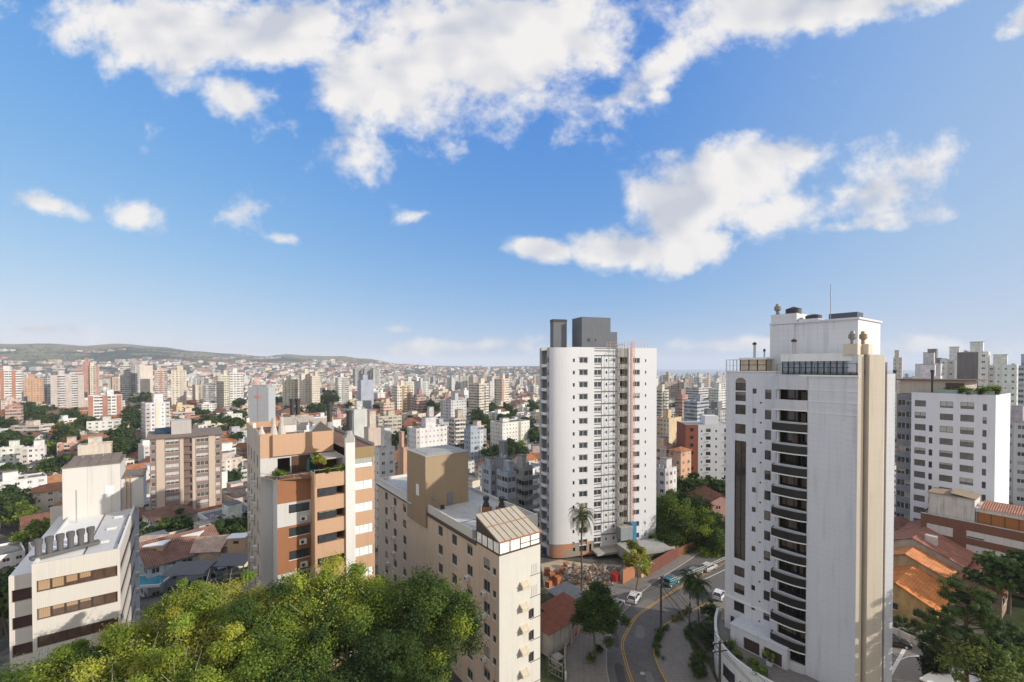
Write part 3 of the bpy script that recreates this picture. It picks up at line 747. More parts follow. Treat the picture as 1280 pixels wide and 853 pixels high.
    GR = glass('roof_room_glass', (0.10, 0.13, 0.16), (0.62, 0.62, 0.6), 0.0, .08)
    GRY = glass('roof_room_glass_warm', (0.24, 0.2, 0.14), (0.62, 0.62, 0.6), 0.0, .1)
    room(-17.0, -8.6, -1.4, 3, TOP - .4, 45.75, 12, 46.75).build('glass_room', [DARKM, GR, WHITE], root)
    room(-5.6, -1.9, .5, 3, TOP, 46.1, 3, 46.4).build('glass_room', [DARKM, GRY, WHITE], root)
    b = MB()
    for k in range(5): y = -.1 - .5 * k; b.bar((-.05, y, TOP), (-.05, y, 46.1), .05)
    b.bar((-.05, 0, 46.1), (-.05, -2.1, 46.1), .06); b.bar((-.05, 0, 45.2), (-.05, -2.1, 45.2), .04)
    for k in range(4): x = -.05 + 1.1 * k; b.bar((x, .0, TOP), (x, 0, 46.1), .05)
    b.bar((-.05, 0, 46.1), (3.3, 0, 46.1), .06)
    b.build('railing', STEEL, root)
    b = MB(); b.box(-1.9, -1.84, -17.25, -8.0, TOP - .4, 45.3, 0)
    one('roof_railing', DARKM, lambda b: [b.bar((-2.05, -17.2, 45.4), (-2.05, -8.2, 45.4), .05)] + [b.bar((-2.05, -8.2 - 1.5 * k, TOP - .4), (-2.05, -8.2 - 1.5 * k, 45.4), .045) for k in range(7)], root)
    one('brown_screen', paint('brown_screen', (.16, .09, .06), .8), lambda b: b.box(-1.9, -.8, -17.25, -17.1, TOP - .4, 45.75), root)
    # shrubs in pots beside the glass room are part of the roof garden: dark round plants
    # pipes, ventilators, tanks, aerial
    def pipe(x, y, z0, z1, r=.16):
        b = MB(); b.cyl((x, y), r, z0, z1, 0, 12); b.cyl((x, y), r * 1.7, z1, z1 + .28, 1, 12); b.cyl((x, y), r * 1.7, z1 + .28, z1 + .42, 1, 12, r1=.03); b.build('flue_pipe', [STEEL, DARKM], root)
    pipe(1.3, -3.6, 46.4, 48.3); pipe(2.2, -4.6, 46.4, 47.3, .1); pipe(-.6, -9.7, 46.75, 48.4, .19)
    def vent(x, y, z, r=.45, warm=False):
        m = paint('vent_copper', (.34, .24, .13), .5, .15, .2, metal=.4) if warm else paint('vent_lead', (.24, .23, .22), .5, .15, .2, metal=.3)
        b = MB(); b.cyl((x, y), r * .62, z, z + .5, 0, 14, r1=r * .5); b.cyl((x, y), r * .5, z + .5, z + .75, 0, 14, r1=r)
        b.cyl((x, y), r, z + .75, z + 1.2, 0, 14, r1=r); b.cyl((x, y), r, z + 1.2, z + 1.3, 0, 14, r1=r * .72); b.cyl((x, y), r * .72, z + 1.3, z + 1.62, 0, 14, r1=r * .5)
        for k in range(10):
            a = 2 * math.pi * k / 10; b.bar((x + r * math.cos(a), y + r * math.sin(a), z + .72), (x + r * math.cos(a + .4), y + r * math.sin(a + .4), z + 1.22), .07)
        b.build('roof_ventilator', m, root)
    vent(3.6, -5.8, 52.7, .42)
    C1, C2 = Q(.35, 1.2), Q(2.0, 1.4)
    for (cx, cy), wm in ((C1, False), (C2, True)):
        one('vent_plinth', W2, lambda b: b.box(cx - .75, cx + .75, cy - .75, cy + .75, 46.5, 47.8), root); vent(cx, cy, 47.8, .38, wm)
    b = MB(); b.cyl((4.2, -7.7), 1.0, 52.7, 53.4, 0, 20); b.cyl((4.2, -7.7), 1.05, 53.4, 53.75, 0, 20, r1=.15); b.build('water_tank', DARKM, root)
    b = MB(); b.cyl((5.0, -10.0), 1.0, 51.6, 52.3, 0, 20); b.cyl((5.0, -10.0), 1.05, 52.3, 52.5, 0, 20, r1=.3); b.build('water_tank', DARKM, root)
    one('plinth', W1, lambda b: b.box(3.2, 6, -11.2, -8.8, 51.45, 51.75), root)
    one('solar_panel', paint('solar_blue', (.04, .055, .075), .25, .1, 0, spec=.6), lambda b: b.box(3.4, 5.6, -15.6, -12.4, 51.5, 52.2), root)
    one('aerial', STEEL, lambda b: [b.cyl((3.4, -12.6), .05, 51.4, 56.2, 0, 6), b.cyl((3.4, -12.6), .11, 54.7, 54.9, 0, 8)], root)
    one('radiator_grille', BROWNM, lambda b: b.box(2.9, 3.0, -10.2, -8.8, 45.1, 46.4), root)
    # annexe on the terrace with two dark garage doors
    an = MB(); an.wall((-3.2, -2.6), LEFT, 7.6, 4.72, 7.4, [(1.9, 4.1, 4.75, 6.5, .2), (4.7, 7.0, 4.75, 6.5, .2)], .2, 0)
    an.wall((-3.2, -10.2), 0, 1.0, 4.72, 7.4, (), mat=0); an.wall((0, -2.6), math.pi, 3.2, 4.72, 7.4, (), mat=0)
    an.box(-3.3, 0, -10.2, -2.5, 7.4, 7.55, 0)
    ann = an.build('annexe', [W1], root)
    for u in (1.9, 4.7):
        w = 2.2 if u < 3 else 2.3
        b = MB()
        for k in range(8): b.box(.02 + .02 * (k % 2), .08, -u - w + w * k / 8 + .012, -u - w + w * (k + 1) / 8 - .012, 0, 1.75)
        b.build('garage_door', BROWNM, ann, (-3.05, -2.6, 4.75))
    return root, O
TR, TO = tower_right()

# podium with the curved white wall in front of the tower (its own ground-floor garage)
def podium():
    pts = [on(896, 764, 5)[:2], on(893, 777, 5)[:2], on(894.5, 797, 5)[:2], on(903, 813, 5)[:2], on(922, 832, 5)[:2], on(957, 855, 5)[:2], (37, 50), (41.5, 46)]
    S = spline(pts, 8)
    root = empty('podium_wall', (S[0].x, S[0].y, 0), 0, 'curved white podium wall sweeping round the foot of the balcony tower', 'podium')
    loc = lambda p: (p.x - S[0].x, p.y - S[0].y)
    Wp = paint('podium_white', (0.70, 0.69, 0.66), 0.8, 0.05, 0.22)
    b = MB(); inn = offset(S, 0.35)
    if (inn[4] - Vector((40, 66))).length > (S[4] - Vector((40, 66))).length: inn = offset(S, -0.35)
    for (p, q), (r, s) in zip(zip(S, S[1:]), zip(inn, inn[1:])):
        p, q, r, s = map(loc, (p, q, r, s))
        b.face([(*p, 0), (*q, 0), (*q, 5.6), (*p, 5.6)], 0); b.face([(*s, 4.5), (*r, 4.5), (*r, 5.6), (*s, 5.6)], 0); b.face([(*p, 5.6), (*q, 5.6), (*s, 5.6), (*r, 5.6)], 0)
    weld(b.build('wall', Wp, root), 1e-3, math.radians(40))
    b = MB(); fl = [loc(p) for p in inn] + [loc(Vector((43, 56))), loc(Vector((33.2, 69)))]
    b.face([(*p, 4.7) for p in fl], 0, fl); b.build('terrace', PAVING, root)
    # garage windows let into the outer face
    for i0, i1, za, zb in ((25, 31, 1.7, 3.4), (33, 36, 1.7, 3.2)):
        b = MB(); n = Vector(((S[i1] - S[i0]).y, -(S[i1] - S[i0]).x)).normalized()
        if n.dot(S[i0] - Vector((40, 66))) < 0: n = -n
        for k in range(i0, i1):
            p, q = S[k] + n * .02, S[k + 1] + n * .02
            b.face([(*loc(p), za), (*loc(q), za), (*loc(q), zb), (*loc(p), zb)], 0)
            b.bar((*loc(p + n * .02), za), (*loc(p + n * .02), zb), .06, mat=1)
        b.build('garage_window', [GLASS_DARK, DARKM], root)
    return S
POD = podium()

# ------------------------------------------------------------------ white tower under construction
def tower_white():
    ang = math.radians(17.6); O = Vector((9.3, 104.0))
    root = empty('apartment_tower', (O.x, O.y, 0), ang, 'tall white tower with a pink hoist mast, still under construction', 'apartment tower')
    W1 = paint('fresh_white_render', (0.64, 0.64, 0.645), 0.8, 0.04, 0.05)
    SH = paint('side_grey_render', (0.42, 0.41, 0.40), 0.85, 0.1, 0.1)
    GREYB = paint('grey_band', (0.13, 0.125, 0.12), 0.85)
    CON = paint('raw_concrete', (0.36, 0.335, 0.29), 0.9, 0.15, 0.3)
    TOP = 49.6; NF = 16; z0 = lambda k: 46.05 - 2.9 * k
    A = [(0, 10.9)]; holes = []; W = []
    def add(u, w, z, h, cols, me_fr=WHITE, gl=GLASS_DARK, sill=True, H=holes): H.append((u, u + w, z, z + h, .2)); W.append((u, z, window_mesh(w, h, me_fr, gl, cols, 1, sill=sill)))
    for k in range(NF):
        add(5.3, .5, z0(k) + .1, .85, 1, DARKM, sill=False)
        add(6.95, 2.1, z0(k) - .1, 1.3, 2)
    b = MB()
    b.wall((5.1, 0), 0, 5.8, 3.2, TOP, [(h[0] - 5.1, h[1] - 5.1, *h[2:]) for h in holes], .2, 0)
    cv = [(5.1 - 5.1 * math.sin(.5 * math.pi * k / 10) , 1.6 * (1 - math.cos(.5 * math.pi * k / 10))) for k in range(10, -1, -1)]     # the corner bends round
    for p, q in zip(cv, cv[1:]): b.face([(*p, 0), (*q, 0), (*q, TOP), (*p, TOP)], 0)
    # recessed service bay (0.5 m back) with dark bands
    H2 = []
    for k in range(NF):
        add(0.1 + 10.9, 2.0, z0(k) - .1, 1.3, 2, H=[]); H2.append((.1, 2.1, z0(k) - .1, z0(k) + 1.2, .2))
        add(10.9 + 3.3, .4, z0(k) + .2, .7, 1, DARKM, sill=False, H=[]); H2.append((3.3, 3.7, z0(k) + .2, z0(k) + .9, .2))
        add(10.9 + 5.4, .4, z0(k) + .2, .7, 1, DARKM, sill=False, H=[]); H2.append((5.4, 5.8, z0(k) + .2, z0(k) + .9, .2))
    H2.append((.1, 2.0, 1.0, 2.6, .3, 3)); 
    b.wall((10.9, .35), 0, 6.4, 0, TOP, H2, .2, 0)
    b.wall((10.9, 0), math.pi / 2, .35, 0, TOP, (), mat=0); b.wall((17.3, .35), -math.pi / 2, .35, 0, TOP, (), mat=0)
    # open balcony shafts
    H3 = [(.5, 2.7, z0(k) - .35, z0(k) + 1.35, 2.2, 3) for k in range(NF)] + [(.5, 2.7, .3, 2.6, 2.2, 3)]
    b.wall((17.3, 0), 0, 3.0, 0, TOP, H3, .2, 2)
    H4 = [(1.3, 3.2, z0(k) - .1, z0(k) + 1.2, .2) for k in range(NF)] + [(4.7, 5.05, z0(k) + .2, z0(k) + .9, .2) for k in range(NF)]
    for k in range(NF):
        W.append((21.6, z0(k) - .1, window_mesh(1.9, 1.3, WHITE, GLASS_DARK, 2, 1))); W.append((25.0, z0(k) + .2, window_mesh(.35, .7, DARKM, GLASS_DARK, 1, 1, sill=False)))
    b.wall((20.3, 0), 0, 8.1, 0, TOP, H4, .2, 0)
    # rest of the shell
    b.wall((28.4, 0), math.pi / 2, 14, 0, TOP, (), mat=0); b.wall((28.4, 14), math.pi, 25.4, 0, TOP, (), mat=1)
    # left side: deep balcony recesses behind a thin outer frame
    HL = [(.3, 1.5, z0(k) + .05, z0(k) + 1.15, .2) for k in range(NF)]
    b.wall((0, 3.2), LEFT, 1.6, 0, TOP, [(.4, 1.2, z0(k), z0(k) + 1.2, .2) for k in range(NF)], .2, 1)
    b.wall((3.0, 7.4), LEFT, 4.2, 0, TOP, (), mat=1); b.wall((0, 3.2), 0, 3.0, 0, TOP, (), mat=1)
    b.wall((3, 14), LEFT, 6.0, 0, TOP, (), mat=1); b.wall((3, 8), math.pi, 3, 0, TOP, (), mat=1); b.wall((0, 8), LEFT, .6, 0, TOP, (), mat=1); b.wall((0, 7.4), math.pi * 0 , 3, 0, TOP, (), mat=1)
    b.face([(0, 1.6, TOP - .6), (5.1, 0, TOP - .6), (28.4, 0, TOP - .6), (28.4, 14, TOP - .6), (3, 14, TOP - .6), (3, 8, TOP - .6), (0, 8, TOP - .6)], 2)
    b.box(5.1, 28.397, .003, .25, TOP - .001, TOP + .12, 0)
    # exposed blockwork at the foot
    b.wall((5.1, .05), 0, 5.75, 0, 3.2, [(.3, .9, 1.2, 2.1, .2, 3), (2.0, 3.9, .9, 2.5, .3, 3), (4.6, 5.2, .6, 2.5, .3, 3)], .2, 4)
    for p, q in zip(cv, cv[1:]): L_ = math.hypot(q[0] - p[0], q[1] - p[1]); b.face([(p[0], p[1] - .03, 0), (q[0], q[1] - .03, 0), (q[0], q[1] - .03, 3.2), (p[0], p[1] - .03, 3.2)], 4, [(p[0], 0), (p[0] + L_, 0), (p[0] + L_, 3.2), (p[0], 3.2)])
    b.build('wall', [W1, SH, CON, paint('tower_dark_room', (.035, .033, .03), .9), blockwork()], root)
    for u, z, me in W:
        o = (0, .35) if 10.9 <= u < 17.3 else (0, 0)
        put_window(root, o, 0, u, z, me)
    for k in range(NF): put_window(root, (0, 3.2), LEFT, .4, z0(k), window_mesh(.8, 1.2, DARKM, GLASS_DARK, 1, 1, sill=False))
    # canopies over the windows, dark bands
    me = MB(); me.box(-.12, 2.35, -.12, -.003, 0, .1); me.box(2.12, 2.3, -.12, -.003, -1.3, -.003); hood = me.mesh('window_hood', [SH])
    for k in range(NF): link('window_hood', hood, root, (6.9, 0, z0(k) + 1.28))
    bb = MB(); bb.box(0, 6.3, -.06, -.003, 0, .26); bb.box(0, 2.1, -.05, -.003, -2.0, -1.82); bb.box(2.1, 2.18, -.05, -.003, -2.9, -.003); band_me = bb.mesh('dark_band', [GREYB])
    for k in range(NF + 1): link('dark_band', band_me, root, (10.95, .35, z0(k) + 1.55))
    # balcony sills in the shafts and left side balconies
    sb = MB(); sb.box(.45, 2.75, -.12, .1, -.9, -.003); me2 = sb.mesh('balcony_parapet', [CON])
    for k in range(NF): link('balcony_parapet', me2, root, (17.3, 0, z0(k) - .3))
    cb = MB(); n = 10
    arc = [(.55 - 1.0 * math.sin(math.pi * k / n) ** .7, 3.25 + 4.1 * k / n) for k in range(n + 1)]
    poly = [(2.95, 3.25)] + arc + [(2.95, 7.35)]
    cb.prism(poly[::-1], 0, .22, 0); me_s = cb.mesh('balcony', [W1])
    rb = MB()
    for p, q in zip(arc, arc[1:]): 
        rb.face([(*q, .22), (*p, .22), (*p, .75), (*q, .75)], 0); rb.face([(p[0] + .1, p[1], .22), (q[0] + .1, q[1], .22), (q[0] + .1, q[1], .75), (p[0] + .1, p[1], .75)], 0)
        rb.face([(*p, .75), (p[0] + .1, p[1], .75), (q[0] + .1, q[1], .75), (*q, .75)], 0)
    me_r = rb.mesh('parapet', [W1])
    db = MB(); db.box(2.8, 2.95, 3.5, 5.9, .22, 2.4, 0); db.box(2.75, 2.8, 4.6, 4.7, .22, 2.4, 1); me_d = db.mesh('balcony_door', [GLASS_DARK, ALU])
    for k in range(NF + 1):
        bal = link('balcony', me_s, root, (0, 0, z0(k) - 1.1)); link('parapet', me_r, bal); link('balcony_door', me_d, bal)
    one('side_column', SH, lambda b: b.box(.05, .45, 7.0, 7.8, 0, TOP + .1), root)
    # roof structures in grey blockwork
    GB = paint('grey_blockwork', (0.15, 0.16, 0.175), 0.9, 0.12, 0.15, tile=(.4, .2), tilecol=.8)
    b = MB(); b.box(3.9, 7.6, 8.5, 10.6, TOP - .6, 56.4, 0); b.box(3.85, 7.65, 8.45, 10.65, 56.4, 57.1, 1); b.build('stair_tower', [GB, DARKM], root)
    b = MB(); b.box(10.4, 18.5, 5.6, 11.3, TOP - .6, 57.6, 0); b.box(18.5, 20.5, 5.7, 11, TOP - .6, 54.0, 0); b.build('lift_tower', GB, root)
    one('lift_tower_opening', DARKM, lambda b: [b.box(11.9, 12.7, 5.57, 5.597, 51.4, 52.2), b.box(14.0, 14.4, 5.57, 5.597, 51.5, 52.1)], root)
    # scaffold, hoist mast, roof guard rails
    SP = paint('pink_steel', (0.56, 0.33, 0.27), 0.6, .1, .15); SCG = paint('scaffold_grey', (.30, .29, .28), .6, .1, .2)
    b = MB()
    for x in (20.6, 21.35):
        for y in (-.95, -.25): b.bar((x, y, 5.5), (x, y, 51.4), .09)
    z = 5.5; s = 0
    while z < 51:
        b.bar((20.6, -.95, z), (21.35, -.95, z), .06); b.bar((20.6, -.25, z), (20.6, -.95, z), .05); b.bar((21.35, -.25, z), (21.35, -.95, z), .05)
        b.bar((20.6 if s else 21.35, -.95, z), (21.35 if s else 20.6, -.95, z + .75), .05); z += .75; s = 1 - s
    for k in range(6): b.bar((20.7, -.25, 6 + 8 * k), (20.7, 0, 6 + 8 * k), .09)
    b.build('hoist_mast', SP, root)
    b = MB()
    for x in (15.9, 17.2, 18.4):
        for y in (-1.1, -.25): b.bar((x, y, 3), (x, y, 51.0 if x > 16 else 49), .055)
    for k in range(33):
        z = 4 + 1.45 * k
        for y in (-1.1, -.25): b.bar((15.9, y, z), (18.4, y, z), .045)
        for x in (15.9, 17.2, 18.4): b.bar((x, -1.1, z), (x, -.25, z), .045)
        if k % 2: b.bar((15.9, -1.1, z), (17.2, -1.1, z + 1.45), .045)
        else: b.box(17.2, 18.4, -1.1, -.3, z, z + .05)
    b.build('scaffold', SCG, root)
    b = MB()
    for k in range(10): x = 17.5 + .95 * k; b.bar((x, .4, TOP), (x, .4, TOP + 1.5), .06)
    for z in (.75, 1.45): b.bar((14.5, .4, TOP + z), (26, .4, TOP + z), .05)
    for x in (14.5, 15.5): b.bar((x, .4, TOP), (x, .4, TOP + 1.5), .06)
    b.build('guard_rail', SP, root)
    b = MB(); b.box(17.0, 20.2, -2.2, -.15, 3.2, 6.2, 0); b.box(16.9, 20.3, -2.3, -.1, 6.2, 6.35, 1); b.box(20.3, 21.7, -1.6, -.05, 2.4, 6.8, 2)
    b.build('hoist_cabin', [paint('site_net_grey', (.24, .27, .28), .8, .2, .2), CON, paint('site_blue', (.045, .19, .32), .7, .2, .2)], root)
    b = MB(); b.box(10.5, 20.5, -2.6, .3, .5, 1.0, 0); b.build('entrance_slab', CON, root)
    return root
def blockwork():
    m, nt, N, L, B = new_mat('blockwork'); t = NT(nt); tc = N.new('ShaderNodeTexCoord')
    n = t.noise(tc.outputs['Object'], .28, 3, .5)
    br = N.new('ShaderNodeTexBrick'); br.inputs['Scale'].default_value = 2.2; L.new(tc.outputs['UV'], br.inputs['Vector'])
    br.inputs['Color1'].default_value = (.42, .15, .07, 1); br.inputs['Color2'].default_value = (.52, .22, .11, 1); br.inputs['Mortar'].default_value = (.30, .25, .2, 1)
    c = t.mix(t.range(n, .47, .55), br.outputs[0], (.27, .235, .19, 1)); L.new(c, B.inputs['Base Color']); B.inputs['Roughness'].default_value = .95
    return m
tower_white()

# ------------------------------------------------------------------ beige slab block in the middle
def block_beige():
    O = Vector((-1.6, 56.0)); root = empty('apartment_block', (O.x, O.y, 0), GA, 'long beige seven-storey block with a glazed sunroom on its near end', 'apartment block')
    BG = paint('beige_render', (0.60, 0.475, 0.36), 0.85, 0.07, 0.2); CR = paint('cream_end_wall', (0.58, 0.555, 0.50), 0.85, 0.05, 0.12, tile=(0, 1.45), tilecol=.93)
    TAN = paint('tan_corrugated', (0.33, 0.245, 0.155), 0.8, 0.05, 0.1, tile=(.24, 0), tilecol=.8)
    DKB = paint('brown_eaves', (0.10, 0.075, 0.055), .8)
    FR = paint('grey_window_frame', (.26, .25, .24), .6)
    b = MB(); H = []; W = []; ACS = []
    L0 = 43.7; far = L0
    def wl(y, w, z, h, cols=2, ac=False):       # y = distance behind the near corner; wall starts at the far end
        u = far - y - w / 2; H.append((u, u + w, z, z + h, .18)); W.append((u, z, window_mesh(w, h, FR, GLASS, cols, 1)))
        if ac: ACS.append((u - .2 if ac > 0 else u + w + .1, z - .75))
    rnd = random.Random(9)
    for k in range(7):
        z = 18.6 - 2.9 * k
        if z < 0: continue
        wl(1.1, .75, z - .2, .9, 1)
        if k % 2 == 0 or True: wl(2.9, 1.5, z - .15, 1.5, 2, 1 if k in (1, 2, 4) else 0)
        wl(7.2, 1.45, z + .3, 1.5, 2, 1 if k in (1, 2) else 0)
        wl(11.6, 1.45, z + .3, 1.5)
        wl(16.0, 1.4, z + .3, 1.5)
        wl(30.0, 1.4, z + .3, 1.5); wl(34.5, 1.4, z + .3, 1.5, 2, 1 if k in (0, 2, 3, 5) else 0); wl(39.0, 1.4, z + .3, 1.5, 2, -1 if k in (1, 4) else 0)
    b.wall((0, far), LEFT, far, 0, 21.3, H, .18, 0)
    # near end wall: smooth cream panels with narrow windows
    HF = []
    fw = 6.7
    for k in range(6):
        z = 16.4 - 2.9 * k
        if k in (1, 2, 3): HF.append((4.7, 5.6, z - 1.9, z - .6, .25)); W2 = None
    b.wall((0, 0), 0, fw, 0, 21.3, HF, .25, 1)
    b.wall((fw, 0), math.pi / 2, 7.0, 0, 21.3, (), mat=1); b.wall((fw, 7.0), 0, 12 - fw, 0, 21.3, (), mat=1); b.wall((12, 7.0), math.pi / 2, far - 7, 0, 21.3, (), mat=0)
    b.wall((12, far), math.pi, 12, 0, 21.3, (), mat=0)
    b.build('wall', [BG, CR], root)
    for u, z, me in W: put_window(root, (0, far), LEFT, u, z, me)
    for u, z in ACS: put_ac(root, (0, far), LEFT, u, z)
    for h in HF: put_window(root, (0, 0), 0, h[0], h[2], window_mesh(.9, 1.3, BROWNM, GLASS_DARK, 2, 1), .06)
    # roof with parapet
    b = MB(); b.box(.25, 11.75, 7.3, far - .3, 21.0, 21.75, 0)
    b.box(0, .25, 6.6, 20.5, 21.3, 22.6, 1); b.box(0, .25, 28.2, far, 21.3, 22.4, 1); b.box(11.75, 12, 7.0, far, 21.3, 22.3, 1); b.box(.25, 11.75, 7.0, 7.25, 21.3, 22.3, 1); b.box(.25, 11.75, far - .25, far, 21.3, 22.3, 1)
    b.box(.1, 6.6, .1, 7.0, 21.3, 21.36, 0)
    b.box(0.27, 6.5, 12.0, 12.06, 21.76, 21.8, 2)
    b.build('roof', [paint('roof_sheet_pale', (.46, .46, .45), .8, .2, .3, tile=(1.1, 0), tilecol=.85), CR, DARKM], root)
    one('eaves', DKB, lambda b: [b.box(-.22, -.003, 5.4, 20.6, 20.9, 21.35), b.box(-.22, -.003, 28.1, far + .4, 20.9, 21.35)], root)
    one('eaves_shelf', CR, lambda b: b.box(-.55, -.003, 26.0, far + .6, 21.4, 21.55), root)
    # tan penthouse with lift room
    b = MB(); b.box(-.35, 7.7, 20.6, 28.0, 18.8, 30.4, 0); b.box(-.45, 7.8, 20.5, 28.1, 30.4, 30.55, 1); b.box(.6, 6.6, 21.6, 27.0, 30.55, 30.6, 1)
    pent = b.build('penthouse', [TAN, CONC], root)
    one('penthouse_window', [WHITE, GLASS], lambda b: [b.box(-.42, -.353, 23.0, 24.1, 23.5, 25.4, 0)], root)
    one('penthouse_door', paint('grey_door', (.2, .2, .21), .6), lambda b: b.box(3.6, 4.6, 20.53, 20.597, 21.75, 23.9), root)
    one('satellite_dish', STEEL, lambda b: [b.cyl((1.2, 20.3), .05, 23.4, 23.6, 0, 8), b.cyl((1.2, 20.25), .42, 23.5, 23.56, 0, 14), b.bar((1.2, 20.55, 23.3), (1.2, 20.3, 23.5), .05)], root)
    # roof clutter
    for x in (2.2, 3.3, 4.4):
        m = ac_unit_mesh(.95, .85, .4); link('air_conditioner', m, root, (x, 7.1, 21.9), 0)
    b = MB(); b.box(5.6, 6.4, 6.9, 7.6, 21.3, 22.9, 0); b.cyl((6.0, 7.25), .5, 22.9, 23.7, 0, 4, r1=.18); b.cyl((6, 7.25), .12, 23.7, 24.2, 1, 8); b.build('chimney', [paint('tan_chimney', (.42, .31, .19), .9, .1, .2), CONC], root)
    for x, y in ((7.4, 14.5), (9.3, 12.8)):
        b = MB(); b.box(x - .7, x + .7, y - .7, y + .7, 21.75, 22.5, 1); b.cyl((x, y), .55, 22.5, 23.1, 0, 14, r1=.45); b.cyl((x, y), .3, 23.1, 23.5, 0, 12); b.cyl((x, y), .5, 23.5, 24.1, 0, 12); b.build('roof_vent', [DARKM, paint('brick_plinth', (.3, .16, .09), .9)], root)
    one('flue_pipe', STEEL, lambda b: [b.cyl((3.4, 9.8), .16, 21.7, 24.6, 0, 10)], root)
    one('roof_drum', DARKM, lambda b: [b.cyl((2.2, 19.6), .35, 21.75, 22.3, 0, 12)], root)
    # sunroom
    b = MB(); z0, z1, z2 = 21.36, 23.0, 25.0
    X1, Y1 = 6.7, 5.6
    b.face([(-.15, -.2, z1), (X1 + .1, -.2, z1), (X1 + .1, Y1, z2), (-.15, Y1, z2)], 2, [(0, 0), (6, 0), (6, 5), (0, 5)])
    b.face([(-.15, Y1, z2 - .12), (X1 + .1, Y1, z2 - .12), (X1 + .1, -.2, z1 - .12), (-.15, -.2, z1 - .12)], 2)
    for k in range(8):
        x = -.12 + (X1 + .15) * k / 7; b.bar((x, -.2, z1 + .03), (x, Y1, z2 + .03), .09, .06, 0)
    b.bar((-.1, 2.8, (z1 + z2) / 2 + .07), (X1 + .1, 2.8, (z1 + z2) / 2 + .07), .12, .06, 0)
    b.box(-.16, X1 + .1, -.27, -.2, z1 - .13, z1 + .05, 3)
    b.build('sunroom_roof', [paint('sunroom_bar', (.30, .19, .12), .7), DARKM, paint('sunroom_sheet', (.43, .38, .30), .6, .1, .2), paint('sunroom_fascia', (.36, .13, .08), .8)], root)
    b = MB(); b.face([(.06, .06, z0), (X1, .06, z0), (X1, .06, z1 - .1), (.06, .06, z1 - .1)], 1); b.face([(.06, Y1, z0), (.06, .06, z0), (.06, .06, z1 - .1), (.06, Y1, z1 - .1)], 1)
    b.face([(.06, Y1, z1 - .1), (.06, .06, z1 - .1), (.06, Y1, z2 - .13)], 0)
    for k in range(5): x = .0 + (X1 - .1) * k / 4; b.box(x, x + .12, 0, .12, z0, z1 - .1, 0)
    for k in range(1, 5): y = 1.35 * k; b.box(.0, .12, y, y + .12, z0, z1 - .1, 0)
    b.box(-.04, X1 + .03, -.06, .1, z0 - .15, z0 + .05, 0); b.box(-.04, .1, .1, Y1, z0 - .15, z0 + .05, 0); b.box(3.4, X1, .02, .05, z0 + .55, z0 + .65, 0)
    b.box(-.03, .1, .0, Y1, z1 - .2, z1 - .08, 0)
    b.build('sunroom_glazing', [BROWNM, glass('sunroom_glass', (.50, .50, .48), (.5, .5, .5), 0, .15)], root)
    # AC cages with sloping lids and joints on the end wall
    cag = MB(); cag.box(0, 1.15, -.6, -.003, 0, .55, 0); cag.face([(-.06, -.7, .5), (1.2, -.7, .5), (1.2, 0, .95), (-.06, 0, .95)], 0); cag.face([(-.06, -.7, .5), (-.06, 0, .95), (-.06, 0, .5)], 0); cag.face([(1.2, -.7, .5), (1.2, 0, .5), (1.2, 0, .95)], 0)
    me = cag.mesh('air_conditioner_cage', [paint('cage_cream', (.55, .48, .37), .8, .1, .2)])
    for k in range(6): link('air_conditioner_cage', me, root, (3.3 - .05 * (k % 2), 0, 16.1 - 2.9 * k))
    lb = MB(); lb.box(0, 1.7, -.04, -.003, 0, .07); lm = lb.mesh('ledge', [DKB])
    for k in range(7): link('ledge', lm, root, (4.95, 0, 17.3 - 2.9 * k))
    gl = MB()
    for q in range(4): gl.box(.3 * q, .3 * q + .04, -.03, -.003, 0, 1.3)
    gm = gl.mesh('blind_slats', [paint('blind_beige', (.45, .40, .33), .8)])  # slats in one even beige
    for k in (0, 1, 6): link('blind_slats', gm, root, (5.2, 0, 17.5 - 2.9 * k))
    return root
block_beige()

